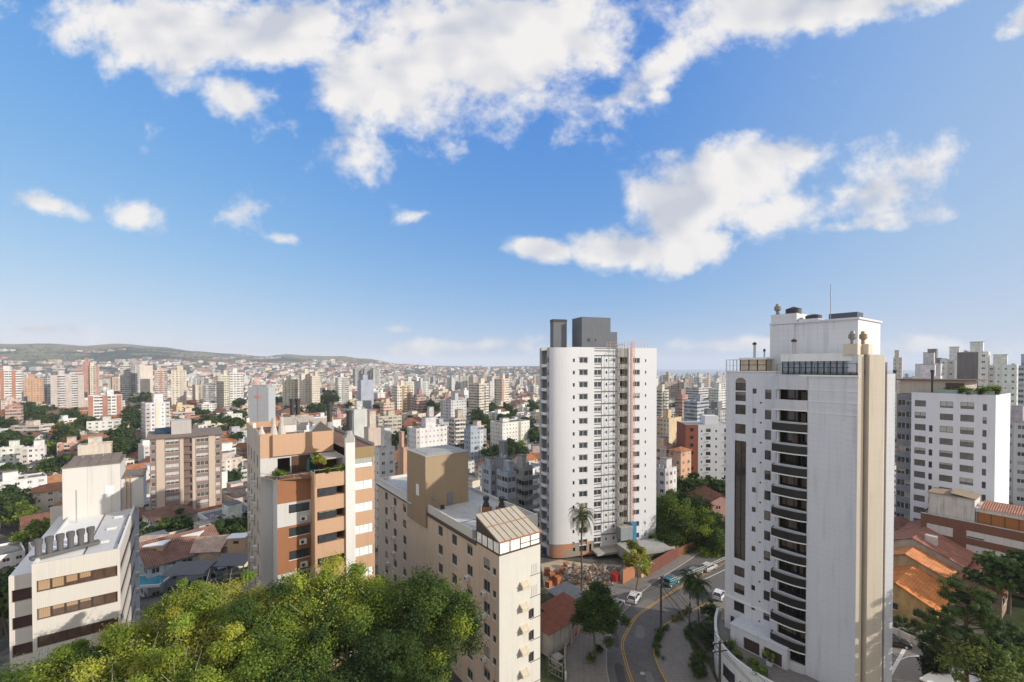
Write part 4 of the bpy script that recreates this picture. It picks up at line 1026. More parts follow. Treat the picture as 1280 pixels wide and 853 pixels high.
# ------------------------------------------------------------------ peach and brick balcony block
def block_peach():
    C = Vector((-32.3, 57.3)); root = empty('apartment_block', (C.x, C.y, 0), GA, 'peach and brick-red block with planted roof terraces above the leafy trees', 'apartment block')
    PE = paint('peach_render', (0.48, 0.305, 0.195), .85, .05, .12, tile=(.18, 0), tilecol=.9); BR = paint('brick_red_render', (0.29, 0.13, 0.065), .85, .07, .15, tile=(.18, 0), tilecol=.9)
    GW = paint('grey_white_render', (0.50, 0.485, 0.47), .85, .06, .15); SIDE = paint('stained_side_render', (0.42, 0.365, 0.305), .9, .12, .3)
    PIL = paint('white_pillar', (.64, .62, .59), .8, .04, .08, tile=(.18, 0), tilecol=.94)
    # local frame: x along D2, y along D1, origin = left front corner. left bay x 1.39..5.27, y -3.5 ; right part x 5.27..12.8, y -5.7
    T = 36.4; f = lambda k: 30.9 - 2.95 * k      # floor levels of the balconies
    x1, x2, x3, x4, x5 = 1.39, 5.27, 9.0, 10.2, 12.85
    ya, yb = -3.5, -5.7; D = 15.0
    b = MB(); W = []
    HL = []
    for k in range(11):
        for u in (2.0, 5.2, 8.4, 11.8):
            HL.append((u, u + .9, 31.6 - 2.95 * k, 33.3 - 2.95 * k, .18)); W.append(((0, D), LEFT, u, 31.6 - 2.95 * k, window_mesh(.9, 1.7, BROWNM, GLASS_DARK, 1, 1, sill=False)))
    for k in range(11): HL.append((14.0, 14.5, 28.9 - 2.95 * k, 29.7 - 2.95 * k, .15)); W.append(((0, D), LEFT, 14.0, 28.9 - 2.95 * k, window_mesh(.5, .8, BROWNM, GLASS_DARK, 1, 1, sill=False)))
    b.wall((0, D), LEFT, D, 0, T, HL, .18, 2)
    b.wall((0, 0), 0, x1, 0, 33.2, (), mat=1); b.wall((0, 0), 0, x1, 33.2, T, (), mat=3)
    b.wall((x1, 0), LEFT, -ya, 0, f(0) + .0, (), mat=1)
    # left bay: alternating brick red and white storeys
    for k in range(11):
        zt = f(k); zb = f(k) - 2.95; red = k in (0, 2, 3, 5, 6, 8, 9)
        if k == 0: b.wall((x1, ya), 0, x2 - x1, zb, zt + .05, (), mat=4); continue
        h = (1.3, 3.75, zb + 1.55, zt - .3, .35)
        b.wall((x1, ya), 0, x2 - x1, zb, zt, [h], .35, 4 if red else 1)
        W.append(((x1, ya), 0, 1.3, zb + 1.55, window_mesh(2.45, 1.1, BROWNM, GLASS_DARK, 3, 1)))
    # right bay: stacked peach balconies, open loggias behind
    b.wall((x2, ya), LEFT, ya - yb, 0, f(0) + .7, [(0, 2.0, f(k) - 1.25 - .3, f(k) - .1, .3, 5) for k in range(0)], mat=3)
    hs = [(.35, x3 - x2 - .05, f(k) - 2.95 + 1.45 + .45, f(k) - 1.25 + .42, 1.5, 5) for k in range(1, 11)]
    for k in range(11):
        zt = f(k) + .65; zb = zt - 2.95
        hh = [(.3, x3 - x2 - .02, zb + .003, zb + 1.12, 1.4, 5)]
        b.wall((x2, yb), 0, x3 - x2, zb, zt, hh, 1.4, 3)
        W.append(((x2, yb), 0, .45, zb + .12, window_mesh(2.2, .98, BROWNM, GLASS, 3, 1, sill=False)))
    b.wall((x3, yb - .25), 0, x4 - x3, 0, T - .6, (), mat=6); b.wall((x3, yb + .3), LEFT, .55, 0, T - .6, (), mat=6); b.wall((x4, yb - .25), math.pi / 2, .55, 0, T - .6, (), mat=6)
    b.face([(x3, yb - .25, T - .6), (x4, yb - .25, T - .6), (x4, yb + 1.2, T - .6), (x3, yb + 1.2, T - .6)], 6)
    for k in range(-1, 11):
        zt = f(k) - 1.0 + .05; zb = zt - 2.95
        hh = [(.02, x5 - x4 - .2, zb + 1.75, zb + 2.93, .12)]
        b.wall((x4, yb), 0, x5 - x4, zb, zt, hh, .12, 3)
        W.append(((x4, yb), 0, .02, zb + 1.75, window_mesh(2.42, 1.18, ALU, glass('loggia_glass', (.45, .47, .46), (.42, .44, .42), .3, .12), 4 if k >= 0 else 2, 1, sill=False)))
    b.wall((x4, yb), 0, x5 - x4, f(-1) - .95, f(-1) + .55, (), mat=7)
    b.wall((x5, yb), math.pi / 2, D - yb, 0, T - 1.6, (), mat=1); b.wall((x5, D), math.pi, x5, 0, T, (), mat=2)
    # terrace floor, set-back top storey
    b.face([(0, 0, f(0)), (x1, ya, f(0)), (x3, yb, f(0)), (x3, 1.5, f(0)), (0, 1.5, f(0))], 8)
    b.wall((x1, 0.0), 0, x3 - x1, f(0), 33.4, [(.6, 2.1, f(0) + .1, 33.0, .1), (2.3, 4.6, f(0) + .05, 33.1, .2, 5)], mat=1)
    b.wall((x3, yb), math.pi / 2, 5.7, f(0), 33.4, (), mat=1)
    b.face([(x4 - 1.2, yb, f(-1) + .55), (x5, yb, f(-1) + .55), (x5, D, f(-1) + .55), (x4 - 1.2, D, f(-1) + .55)], 8)
    # deep peach roof fascia
    b.wall((x1, -.45), 0, x3 - x1 - .1, 33.4, T - .25, (), mat=3); b.wall((x1, 0), LEFT, .45, 33.3, T - .25, (), mat=3)
    b.face([(x1, -.45, 33.4), (x1, 0, 33.4), (x3, 0, 33.4), (x3, -.45, 33.4)], 1)
    b.face([(0, 0, T - .9), (x3, 0, T - .9), (x3, D, T - .9), (0, D, T - .9)], 8)
    b.box(0.002, .3, .05, D - .002, T - .002, T + .05, 3); b.box(x1, x3 - .1, -.45, -.2, T - .25, T - .22, 3)
    b.wall((.3, 0.3), math.pi / 2, D - .3, T - .9, T, (), mat=3); b.wall((x3, D - .25), math.pi, x3, T - .9, T, (), mat=3)
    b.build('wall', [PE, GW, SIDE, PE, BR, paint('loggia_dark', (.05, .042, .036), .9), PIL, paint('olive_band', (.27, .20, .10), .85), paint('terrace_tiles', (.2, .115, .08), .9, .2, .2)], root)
    for o, a, u, z, me in W: put_window(root, o, a, u, z, me)
    # AC units hung on the left bay and on the side wall
    for k in range(1, 8): put_ac(root, (x1, ya), 0, 2.5 + .1 * (k % 2), f(k) - 2.95 + .45)
    for k in range(8):
        for u in (4.1, 7.2, 10.4):
            if (k * 3 + int(u)) % 4: put_ac(root, (0, D), LEFT, u, 29.0 - 2.95 * k + .3 * (int(u) % 2))
    # canopies on the roof edge: ridge caps, chimneys, vents
    def cone(x, y, z, h=1.9, r=.6):
        b = MB(); b.cyl((x, y), r, z, z + h * .72, 0, 10, r1=r * .35); b.cyl((x, y), r * .42, z + h * .72, z + h, 0, 10); b.build('chimney_cone', paint('cone_grey_cream', (.50, .46, .40), .9, .15, .3), root)
    cone(1.9, 2.4, T - .9, 2.6); cone(3.2, 4.6, T - .9, 2.5); cone(.2, .3, T - .05, 1.0, .45)
    for x, y in ((.15, 7), (.15, 14.8)): one('parapet_post', PIL, lambda b: [b.box(x - .2, x + .2, y - .25, y + .25, T, T + .7)], root)
    def hood(x, y, w):
        b = MB(); b.box(x, x + w, y, y + 1.2, T - .9, T + .2, 0)
        b.face([(x - .1, y - .1, T + .2), (x + w + .1, y - .1, T + .2), (x + w + .1, y + .6, T + .85), (x - .1, y + .6, T + .85)], 1); b.face([(x + w + .1, y + 1.3, T + .2), (x - .1, y + 1.3, T + .2), (x - .1, y + .6, T + .85), (x + w + .1, y + .6, T + .85)], 1)
        b.face([(x - .1, y - .1, T + .2), (x - .1, y + .6, T + .85), (x - .1, y + 1.3, T + .2)], 0); b.face([(x + w + .1, y - .1, T + .2), (x + w + .1, y + 1.3, T + .2), (x + w + .1, y + .6, T + .85)], 0); b.build('roof_hood', [PIL, paint('hood_cement', (.34, .30, .26), .9, .2, .3)], root)
    for x, y, w in ((3.9, 6.5, 1.6), (5.6, 8.0, 1.8), (7.4, 6.0, 1.5), (4.4, 10.5, 2.0), (7.0, 11.0, 1.8)): hood(x, y, w)
    b = MB(); b.face([(6.0, .0, T - .3), (9.0, 0, T - .3), (7.6, 1.2, T + 1.0)], 1); b.face([(9, 0, T - .3), (9, 2.6, T - .3), (7.6, 1.2, T + 1.0)], 1); b.face([(9, 2.6, T - .3), (6, 2.6, T - .3), (7.6, 1.2, T + 1)], 0); b.face([(6, 2.6, T - .3), (6, 0, T - .3), (7.6, 1.2, T + 1)], 0)
    b.build('roof_pyramid', [PIL, paint('dark_slate', (.085, .07, .06), .9, .2, .2)], root)
    me = ac_unit_mesh(.95, .85, .4)
    for x in (4.3, 5.4): link('air_conditioner', me, root, (x, 1.2, T - .9))
    one('water_heater', WHITE, lambda b: b.box(5.75, 6.05, .9, 1.2, T - .9, T + .6), root)
    for x, y, z in ((9.6, yb + .2, T - .6), (9.3, 3.2, T - .3), (6.2, 13.5, T), (7.0, 13.5, T)):
        b = MB(); b.box(x - .5, x + .5, y - .5, y + .5, z - .6, z + .35, 1); b.cyl((x, y), .5, z + .35, z + .9, 1, 8, r1=.38); b.cyl((x, y), .36, z + .9, z + 3.2, 0, 12); b.cyl((x, y), .45, z + 3.2, z + 3.5, 0, 12); b.build('chimney_flue', [DARKM, CONC], root)
    # terrace railings, awning, planters
    b = MB()
    def rail(p, q):
        p, q = Vector(p), Vector(q)
        for h in (1.05, .55): b.bar((*p, f(0) + .65 * (p.y <= ya - .1) + h - .55), (*q, f(0) + .65 * (q.y <= ya - .1) + h - .55), .05)
        n = max(2, int((q - p).length / 1.3))
        for k in range(n + 1): r = p.lerp(q, k / n); b.bar((*r, f(0)), (*r, f(0) + .55 + .6 * (r.y < ya - .1)), .05)
    rail((0, 0), (x1, ya + .05)); rail((x1, ya + .05), (x2, ya + .05)); rail((x2, yb + .1), (x3, yb + .1)); rail((x1, 0), (x1, ya))
    b.build('terrace_railing', STEEL, root)
    one('terrace_parapet', PE, lambda b: [b.box(x2 + .003, x3 - .003, yb - .03, yb + .12, f(0) - .9, f(0) + .7), b.box(x2 - .03, x2 + .12, yb - .03, ya - .003, f(0) - .9, f(0) + .7)], root)
    one('bay_parapet', BR, lambda b: [b.box(x1, x2 - .04, ya - .04, ya + .1, f(0) - 1.6, f(0) + .08)], root)
    b = MB(); n = 8
    for k in range(n):
        a, c = math.pi * k / n * .5, math.pi * (k + 1) / n * .5
        p = lambda t: (5.6 + 2.6 * (k if t is a else k + 1) / n, -3.0 + 1.6 * math.cos(t), 31.3 + 1.9 * math.sin(t))
        b.face([(5.2, -3.2 + 1.8 * math.cos(a), 31.3 + 1.9 * math.sin(a)), (5.2, -3.2 + 1.8 * math.cos(c), 31.3 + 1.9 * math.sin(c)), (7.6, -3.2 + 1.8 * math.cos(c), 31.3 + 1.9 * math.sin(c)), (7.6, -3.2 + 1.8 * math.cos(a), 31.3 + 1.9 * math.sin(a))], 0)
        b.face([(5.2, -3.2, 31.3), (5.2, -3.2 + 1.8 * math.cos(c), 31.3 + 1.9 * math.sin(c)), (5.2, -3.2 + 1.8 * math.cos(a), 31.3 + 1.9 * math.sin(a))], 0)
    b.build('terrace_awning', paint('teal_awning', (.035, .13, .135), .8, .1, .1), root)
    one('terrace_roof', paint('terrace_roof_sheet', (.40, .37, .33), .8), lambda b: b.box(6.8, x3 - .02, -4.8, -.5, 33.1, 33.25), root)
    WS = paint('wood_screen', (.10, .055, .035), .8, .15, .1, tile=(.2, 0), tilecol=.6)
    one('wooden_screen', WS, lambda b: b.box(6.4, x3 - .03, -1.7, -1.6, f(0), 32.6), root); one('wooden_screen', WS, lambda b: b.box(3.7, 5.9, -.12, -.04, f(0), 33.1), root)
    return root, C
PB, PC = block_peach()

# ------------------------------------------------------------------ white ribbed office block, left foreground
def block_office():
    C = Vector((-51.8, 48.0)); root = empty('office_block', (C.x, C.y, 0), GA, 'low off-white block with bronze ribbon windows and six roof flues', 'office block')
    RW = paint('ribbed_white', (0.56, 0.52, 0.47), .85, .04, .10, tile=(.14, 0), tilecol=.86); RF = paint('white_membrane', (0.70, 0.685, 0.655), .85, .06, .1)
    PT = paint('panel_grey', (.56, .535, .50), .85, .05, .12, tile=(2.6, 0), tilecol=.6)
    Z = 23.7; w = 7.2; D = 27.0
    b = MB()
    H = []; HR = []
    for k in range(7):
        zt = Z - 1.9 - 3.05 * k
        H.append((.35, w - .25, zt - 1.25, zt, .35, 1)); HR.append((.3, 19.0, zt - 1.25, zt, .35, 1))
    b.wall((0, 0), 0, w, 0, Z, H, .35, 0); b.wall((w, 0), math.pi / 2, D, 0, Z, HR, .35, 0); b.wall((0, 19.0), LEFT, 19.0, 0, Z, (), mat=0)
    b.wall((w, D), math.pi, w + 3.2, 0, Z, (), mat=0)
    # wing set back on the left, in the shade of the front
    HW = [(0.2, 2.2, Z - 3.2 - 3.05 * k - 1.35, Z - 3.2 - 3.05 * k, .3, 2) for k in range(6)]
    b.wall((-2.2, 2.3), 0, 2.2, 0, Z - 1.6, HW, .3, 0); b.wall((-2.2, D), LEFT, D - 2.3, 0, Z - 1.6, (), mat=0)
    b.face([(-2.2, 2.3, Z - 1.6), (0, 2.3, Z - 1.6), (0, D, Z - 1.6), (-2.2, D, Z - 1.6)], 3)
    b.face([(.25, .25, Z - .35), (w - .25, .25, Z - .35), (w - .25, D, Z - .35), (.25, D, Z - .35)], 3)
    b.box(.002, .25, .25, 19, Z - .34, Z + .01, 3); b.box(.002, w - .002, .002, .25, Z - .34, Z + .01, 0); b.box(w - .25, w - .002, .25, D, Z - .34, Z + .01, 3)
    b.build('wall', [RW, paint('office_dark', (.10, .065, .045), .9), paint('brown_panel', (.095, .05, .045), .8, .1, .1, tile=(.3, 0), tilecol=.7), RF], root)
    GO = glass('office_glass', (.05, .032, .022), (.42, .28, .16), .55, .08)
    for k in range(7):
        zt = Z - 1.9 - 3.05 * k
        for i in range(6): put_window(root, (0, 0), 0, .37 + i * 1.1, zt - 1.24, window_mesh(1.08, 1.22, BROWNM, GO, 1, 1, fw=.07, sill=False), .08)
        for i in range(9): put_window(root, (w, 0), math.pi / 2, .35 + i * 2.05, zt - 1.24, window_mesh(2.03, 1.22, BROWNM, GO, 2, 1, fw=.07, sill=False), .08)
    # roof: walkway strip, skylights, flues, penthouse
    b = MB(); b.box(4.0, w - .3, .5, 18.6, Z - .349, Z - .30, 0); b.box(3.9, 4.0, .5, 18.6, Z - .349, Z - .27, 1); b.box(6.75, 6.9, 3, 9, Z - .30, Z - .1, 2); b.box(6.75, 6.9, 11, 16, Z - .30, Z - .1, 2)
    b.build('roof_walkway', [paint('grey_membrane', (.52, .51, .50), .9, .1, .2), DARKM, paint('gutter_grey', (.2, .2, .22), .8)], root)  # last material is an even dark grey for the low edge bars
    for x, y in ((5.3, 4.5), (5.5, 10.0), (5.7, 15.6)):
        one('skylight', [ALU, WHITE], lambda b: [b.box(x - .5, x + .5, y - .2, y + .2, Z - .30, Z - .12, 0), b.box(x - .45, x + .55, y - .16, y + .24, Z - .12, Z - .09, 1)], root)
    FL = paint('flue_grey', (.11, .105, .105), .55, .1, .15)
    cb = MB(); cb.cyl((0, 0), .29, 0, 1.5, 0, 14); cb.cyl((0, 0), .36, 1.5, 2.0, 0, 14, r1=.40); cb.cyl((0, 0), .37, 2.0, 2.12, 0, 14); me = cb.mesh('flue', [FL])
    for k in range(6): link('flue', me, root, (.1 + .82 * k, 2.3 + .35 * k, Z - .1))
    one('flue_kerb', FL, lambda b: b.bar((-.5, 2.1, Z + .0), (4.9, 4.4, Z + .0), .9, .35), root)
    b = MB(); b.box(-.6, 5.6, 19.2, 26.8, Z - .4, 30.6, 0); b.box(-.7, 5.7, 19.1, 26.9, 30.6, 30.75, 1)
    b.box(5.6, w + 1.0, 20.4, 27.0, Z - .4, 28.0, 0); b.box(5.6, w + 1.1, 20.3, 27.1, 28.0, 28.12, 1)
    for k in range(5): b.face([(-.3 + 1.15 * k, 19.4, 30.75), (.8 + 1.15 * k, 19.4, 30.75), (.8 + 1.15 * k, 26, 31.3), (-.3 + 1.15 * k, 26, 31.3)], 1)
    b.build('penthouse', [PT, paint('roof_dirty', (.20, .16, .13), .9, .35, .3)], root)
    one('penthouse_window', WHITE, lambda b: b.box(3.9, 4.9, 19.15, 19.197, 26.2, 27.4), root)
    one('ladder', paint('orange_ladder', (.45, .22, .09), .7), lambda b: [b.bar((x, 20.3, 23.4), (x, 20.3, 28.3), .06) for x in (6.2, 6.7)] + [b.bar((6.2, 20.3, 23.6 + .35 * k), (6.7, 20.3, 23.6 + .35 * k), .04) for k in range(13)], root)
    one('flue_pipe', STEEL, lambda b: [b.cyl((1.2, 16.5), .07, Z - .3, Z + 4.2, 0, 8)], root)
    # clutter hung on the shaded back part of the right side
    for k in range(6):
        put_ac(root, (w, 0), math.pi / 2, 19.6 + (k % 2), Z - 5 - 2.9 * k)
    return root
block_office()
# ------------------------------------------------------------------ trees
def crown_arrays(rng, clumps, n, size, cols, droop=0.0, spread=1.0, jitter=0.16):
    """clumps: list of (x, y, z, r, colour index). Leaf sprays scattered through each clump's volume."""
    nv = len(clumps) * n
    C = np.array([c[:3] for c in clumps]); R = np.array([c[3] for c in clumps])
    idx = np.repeat(np.arange(len(clumps)), n)
    d = rng.normal(size=(nv, 3)); d /= np.linalg.norm(d, axis=1, keepdims=True)
    rad = rng.random(nv) ** .5 * (.72 + .55 * rng.random(nv))
    p = C[idx] + d * (R[idx] * rad)[:, None] * np.array([1, 1, .75]) * spread
    nrm = d * 0.55 + rng.normal(size=(nv, 3)) * 0.5 + np.array([0, 0, 0.55]); nrm /= np.linalg.norm(nrm, axis=1, keepdims=True)
    t = np.cross(nrm, rng.normal(size=(nv, 3))); t /= np.linalg.norm(t, axis=1, keepdims=True); b = np.cross(nrm, t)
    s = size * (0.6 + 0.8 * rng.random(nv))[:, None]
    t[:, 2] -= droop
    V = np.stack([p - t * s, p + b * s * .55, p + t * s, p - b * s * .55], 1).reshape(-1, 3)
    cols = np.array(cols); ci = np.array([c[4] for c in clumps]); tint = 1 + rng.normal(size=len(clumps)) * jitter
    col = cols[ci[idx]] * (tint[idx] * (0.8 + 0.4 * rng.random(nv)))[:, None]
    return V, np.clip(col, 0.004, 1)
def leaves_mesh(name, V, col, mat=None):
    me = bpy.data.meshes.new(name); n = len(V) // 4
    me.vertices.add(len(V)); me.vertices.foreach_set('co', V.astype(np.float32).ravel())
    me.loops.add(4 * n); me.polygons.add(n)
    me.loops.foreach_set('vertex_index', np.arange(4 * n, dtype=np.int32)); me.polygons.foreach_set('loop_start', np.arange(0, 4 * n, 4, dtype=np.int32))
    ca = me.color_attributes.new('col', 'FLOAT_COLOR', 'CORNER')
    c4 = np.ones((n, 4, 4), np.float32); c4[:, :, :3] = col[:, None, :]; ca.data.foreach_set('color', c4.ravel())
    me.materials.append(mat or LEAF); me.update(calc_edges=True); return me
def branches(mb, rng, base, h, clumps, r0, frac=0.5, bend=.6, n=None):
    top = Vector(base) + Vector((rng.normal() * .4, rng.normal() * .4, h * .5))
    mb.tube([base, Vector(base).lerp(top, .5) + Vector((rng.normal() * .15, rng.normal() * .15, 0)), top], [r0, r0 * .8, r0 * .62], 0, 8)
    for c in clumps[:n] if n else clumps:
        e = Vector(c[:3]); m = top.lerp(e, .5) + Vector((rng.normal() * bend, rng.normal() * bend, -.4 + rng.normal() * .4))
        q = top.lerp(e, .22) + Vector((0, 0, .25))
        mb.tube([top - Vector((0, 0, .3)), q, m, e], [r0 * .36, r0 * .22, r0 * .11, r0 * .03], 0, 5)
def make_tree_mesh(seed, h, rad, cols, nclump=40, nleaf=420, size=.26, flat=1.0, r0=.35, low=.35, cr=.26, cutoff=0.15, hollow=.35):
    """returns (trunk mesh builder, crown vertices, colours); the crown is lobed and open"""
    rng = np.random.default_rng(seed); clumps = []
    cz = h * (low + 1) / 2; rz = h * (1 - low) / 2 * flat
    lobes = [(rng.uniform(0, 2 * math.pi), rng.uniform(.75, 1.12)) for _ in range(6)]
    while len(clumps) < nclump:
        d = rng.normal(size=3); d /= np.linalg.norm(d)
        if d[2] < -.55: continue
        a = math.atan2(d[1], d[0]); f = max(l[1] * (1 - .5 * abs(math.sin((a - l[0]) / 2))) for l in lobes)
        k = (hollow + (1 - hollow) * rng.random() ** .6) * f
        clumps.append((d[0] * rad * k, d[1] * rad * k, cz + d[2] * rz * k, rad * cr * rng.uniform(.45, 1.4), int(rng.integers(len(cols)))))
    nb_ = len(clumps)
    for _ in range(max(3, nclump // 6)):     # looser growth between the dense sprays
        d = rng.normal(size=3); d /= np.linalg.norm(d); clumps.append((d[0] * rad * .5, d[1] * rad * .5, cz + abs(d[2]) * rz * .45, rad * cr * 2.3, int(rng.integers(len(cols)))))
    V, col = crown_arrays(rng, clumps, nleaf, size, cols)
    mb = MB(); branches(mb, rng, (0, 0, 0), h, clumps, r0, n=min(16, nb_))
    return mb, V, col
_tree = {}
def tree(name, x, y, z, kind, s=1.0, rz=0.0, label=None, group=None, cat='tree', sz=None):
    tm, cm = _tree[kind]
    root = empty(name, (x, y, z), rz, label, cat, group); root.scale = (s, s, sz or s)
    if tm: link('trunk', tm, root)
    link('crown', cm, root); return root
def def_tree(kind, bark=BARK, **k):
    mb, V, col = make_tree_mesh(**k); _tree[kind] = (mb.mesh('trunk', [bark]), leaves_mesh('crown', V, col))
GREEN = [(.048, .082, .018), (.064, .105, .022), (.085, .13, .028), (.040, .070, .018)]
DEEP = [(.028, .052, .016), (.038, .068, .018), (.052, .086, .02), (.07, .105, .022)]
YEL = [(.27, .31, .04), (.21, .27, .04), (.33, .32, .045), (.14, .21, .035), (.30, .31, .06), (.36, .37, .06)]
LIME = [(.17, .23, .028), (.13, .19, .03), (.22, .27, .035)]
AUT = [(.26, .17, .03), (.22, .18, .03), (.14, .14, .03)]
# near trees at the foot of the picture, each with a crown of its own
NEAR_TREES = [
    # px, py(top), Y, radius, palette, label, clumps, leaf size, openness, clump size
    (526, 708, 48, 6.3, LIME + GREEN + DEEP, 'broad round deep green tree against the long beige block', 84, .14, .35, .22),
    (462, 706, 49, 6.5, LIME + LIME + GREEN, 'bright green rounded tree between the peach and beige blocks', 70, .14, .35, .22),
    (385, 697, 46, 8.0, YEL[:3] + LIME + GREEN[:2], 'wide feathery green tree in front of the peach balcony block', 90, .13, .3, .19),
    (262, 704, 44, 6.4, YEL, 'open yellow-green tree with bare pale branches between office and peach blocks', 62, .12, .42, .17),
    (318, 745, 41, 6.0, YEL + LIME + GREEN[:2], 'yellowing tree with thin pale twigs right of the open yellow-green one', 60, .12, .4, .18),
    (165, 762, 40, 6.8, YEL + LIME, 'pale yellow-green tree hiding the foot of the white office block', 62, .12, .4, .17),
    (50, 800, 37, 6.4, LIME + YEL[:3] + GREEN[:2], 'low bushy light green tree in the bottom left corner', 60, .12, .35, .19),
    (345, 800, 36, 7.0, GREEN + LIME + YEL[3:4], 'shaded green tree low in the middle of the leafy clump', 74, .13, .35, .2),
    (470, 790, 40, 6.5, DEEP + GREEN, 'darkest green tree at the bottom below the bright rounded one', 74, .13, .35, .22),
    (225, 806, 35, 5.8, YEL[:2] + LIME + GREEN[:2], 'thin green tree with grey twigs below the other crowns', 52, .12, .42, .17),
    (112, 826, 33, 5.4, YEL + LIME, 'small yellow-green tree at the bottom edge right of the corner tree', 46, .12, .4, .18),
]
def near_trees():
    for i, (px, py, Y, r, pal, lab, nc, ls, hol, cr) in enumerate(NEAR_TREES):
        top = at(px, py, Y)
        mb, V, col = make_tree_mesh(100 + i, top.z, r, pal, nc, 1150, ls * .84, .92, .38, .46, cr, hollow=hol)
        # bare twigs between the clumps
        rng = np.random.default_rng(50 + i)
        for _ in range(46 if pal[0] == YEL[0] else 16):
            d = rng.normal(size=3); d[2] = abs(d[2]) * .6; d /= np.linalg.norm(d)
            p = Vector((d[0] * r * .45, d[1] * r * .45, top.z * (.68 + d[2] * .12))); q = Vector((d[0] * r * 1.0, d[1] * r * 1.0, top.z * (.72 + d[2] * .24)))
            m = p.lerp(q, .5) + Vector((rng.normal() * .5, rng.normal() * .5, .3)); mb.tube([p, m, q], [.05, .03, .012], 0, 5)
        root = empty('broadleaf_tree', (top.x, Y, 0), 0, lab, 'tree', 'trees at the foot of the view')
        mb.build('trunk', BARK_PALE if pal[0] == YEL[0] else BARK, root); link('crown', leaves_mesh('crown', V, col), root)
near_trees()

def_tree('round_big', seed=7, h=18, rad=8.5, cols=DEEP + GREEN + LIME, nclump=110, nleaf=560, size=.2, r0=.45, low=.22, cr=.25)
def_tree('street', seed=9, h=12.5, rad=4.3, cols=DEEP + GREEN[:2], nclump=60, nleaf=520, size=.13, r0=.2, low=.12, cr=.24, hollow=.3)
def_tree('yellow_small', seed=12, h=7.5, rad=2.6, cols=YEL + AUT, nclump=22, nleaf=240, size=.17, r0=.1, low=.3, cr=.26)
def_tree('mid_a', seed=21, h=11, rad=5.0, cols=GREEN, nclump=26, nleaf=120, size=.5, r0=.3, low=.2, cr=.32)
def_tree('mid_b', seed=22, h=13, rad=5.0, cols=DEEP + GREEN, nclump=26, nleaf=120, size=.5, r0=.3, low=.2, cr=.32)
def_tree('mid_c', seed=23, h=9, rad=4.4, cols=LIME, nclump=22, nleaf=120, size=.45, r0=.25, low=.15, cr=.33)
def_tree('mid_d', seed=24, h=8.5, rad=4.0, cols=AUT, nclump=22, nleaf=120, size=.42, r0=.25, low=.15, cr=.33)
def_tree('bush', seed=31, h=1.5, rad=1.1, cols=GREEN + LIME, nclump=12, nleaf=120, size=.11, r0=.03, low=.0, cr=.36)
def_tree('bush_dark', seed=32, h=2.2, rad=1.5, cols=DEEP, nclump=16, nleaf=140, size=.12, r0=.04, low=.0, cr=.34)

def palm_mesh(seed, nf, L, droop, leaf, cols, h, r, dead=6):
    rng = np.random.default_rng(seed); V = []; Cc = []
    for k in range(nf):
        a = 2.4 * k + rng.normal() * .2; el = math.radians(rng.uniform(-30, 78)); l = L * rng.uniform(.8, 1.1)
        d = Vector((math.cos(a) * math.cos(el), math.sin(a) * math.cos(el), math.sin(el))); side = Vector((-math.sin(a), math.cos(a), 0))
        p = Vector((0, 0, h)); prev = p; n = 26; v = d.copy()
        c = np.array(cols[int(rng.integers(len(cols)))]) * rng.uniform(.7, 1.25)
        for i in range(n):
            q = prev + v * (l / n); v.z -= droop / n * (1 + i / n); v.normalize()
            w = leaf * math.sin(math.pi * min(1, (i + 2.5) / (n + 2))) ** .7
            for s in (-1, 1):
                tip = q + side * s * w * .75 + v * w * .35 + Vector((0, 0, -w * rng.uniform(.35, .8)))
                wd = v * .06
                V += [prev, prev + wd * 1.4, tip + wd * .3, tip - wd * .1]; Cc.append(c * rng.uniform(.8, 1.2))
            V += [prev + Vector((0, 0, .03)), q + Vector((0, 0, .03)), q + side * .03, prev + side * .03]; Cc.append(c * .9)
            prev = q
    mb = MB(); pts = [(0, 0, 0)] + [(.06 * math.sin(k), .05 * math.cos(k * 1.3), h * k / 8) for k in range(1, 9)]
    mb.tube(pts, [r * 1.3] + [r * (1.05 - .03 * k) for k in range(1, 9)], 0, 10)
    return mb.mesh('trunk', [paint('palm_trunk', (.20, .165, .13), .95, .15, .1, tile=(0, .3), tilecol=.6)]), leaves_mesh('crown', np.array([tuple(v) for v in V]), np.array(Cc))
PALMC = [(.055, .075, .018), (.075, .095, .022), (.042, .058, .016), (.11, .11, .03)]
_tree['palm_tall'] = palm_mesh(3, 40, 4.4, 2.3, .75, PALMC, 15.2, .19)
_tree['palm_street'] = palm_mesh(5, 30, 3.0, 2.4, .6, DEEP, 8.6, .15)
_tree['palm_far'] = palm_mesh(6, 22, 3.2, 2.2, .6, PALMC, 9.0, .2)

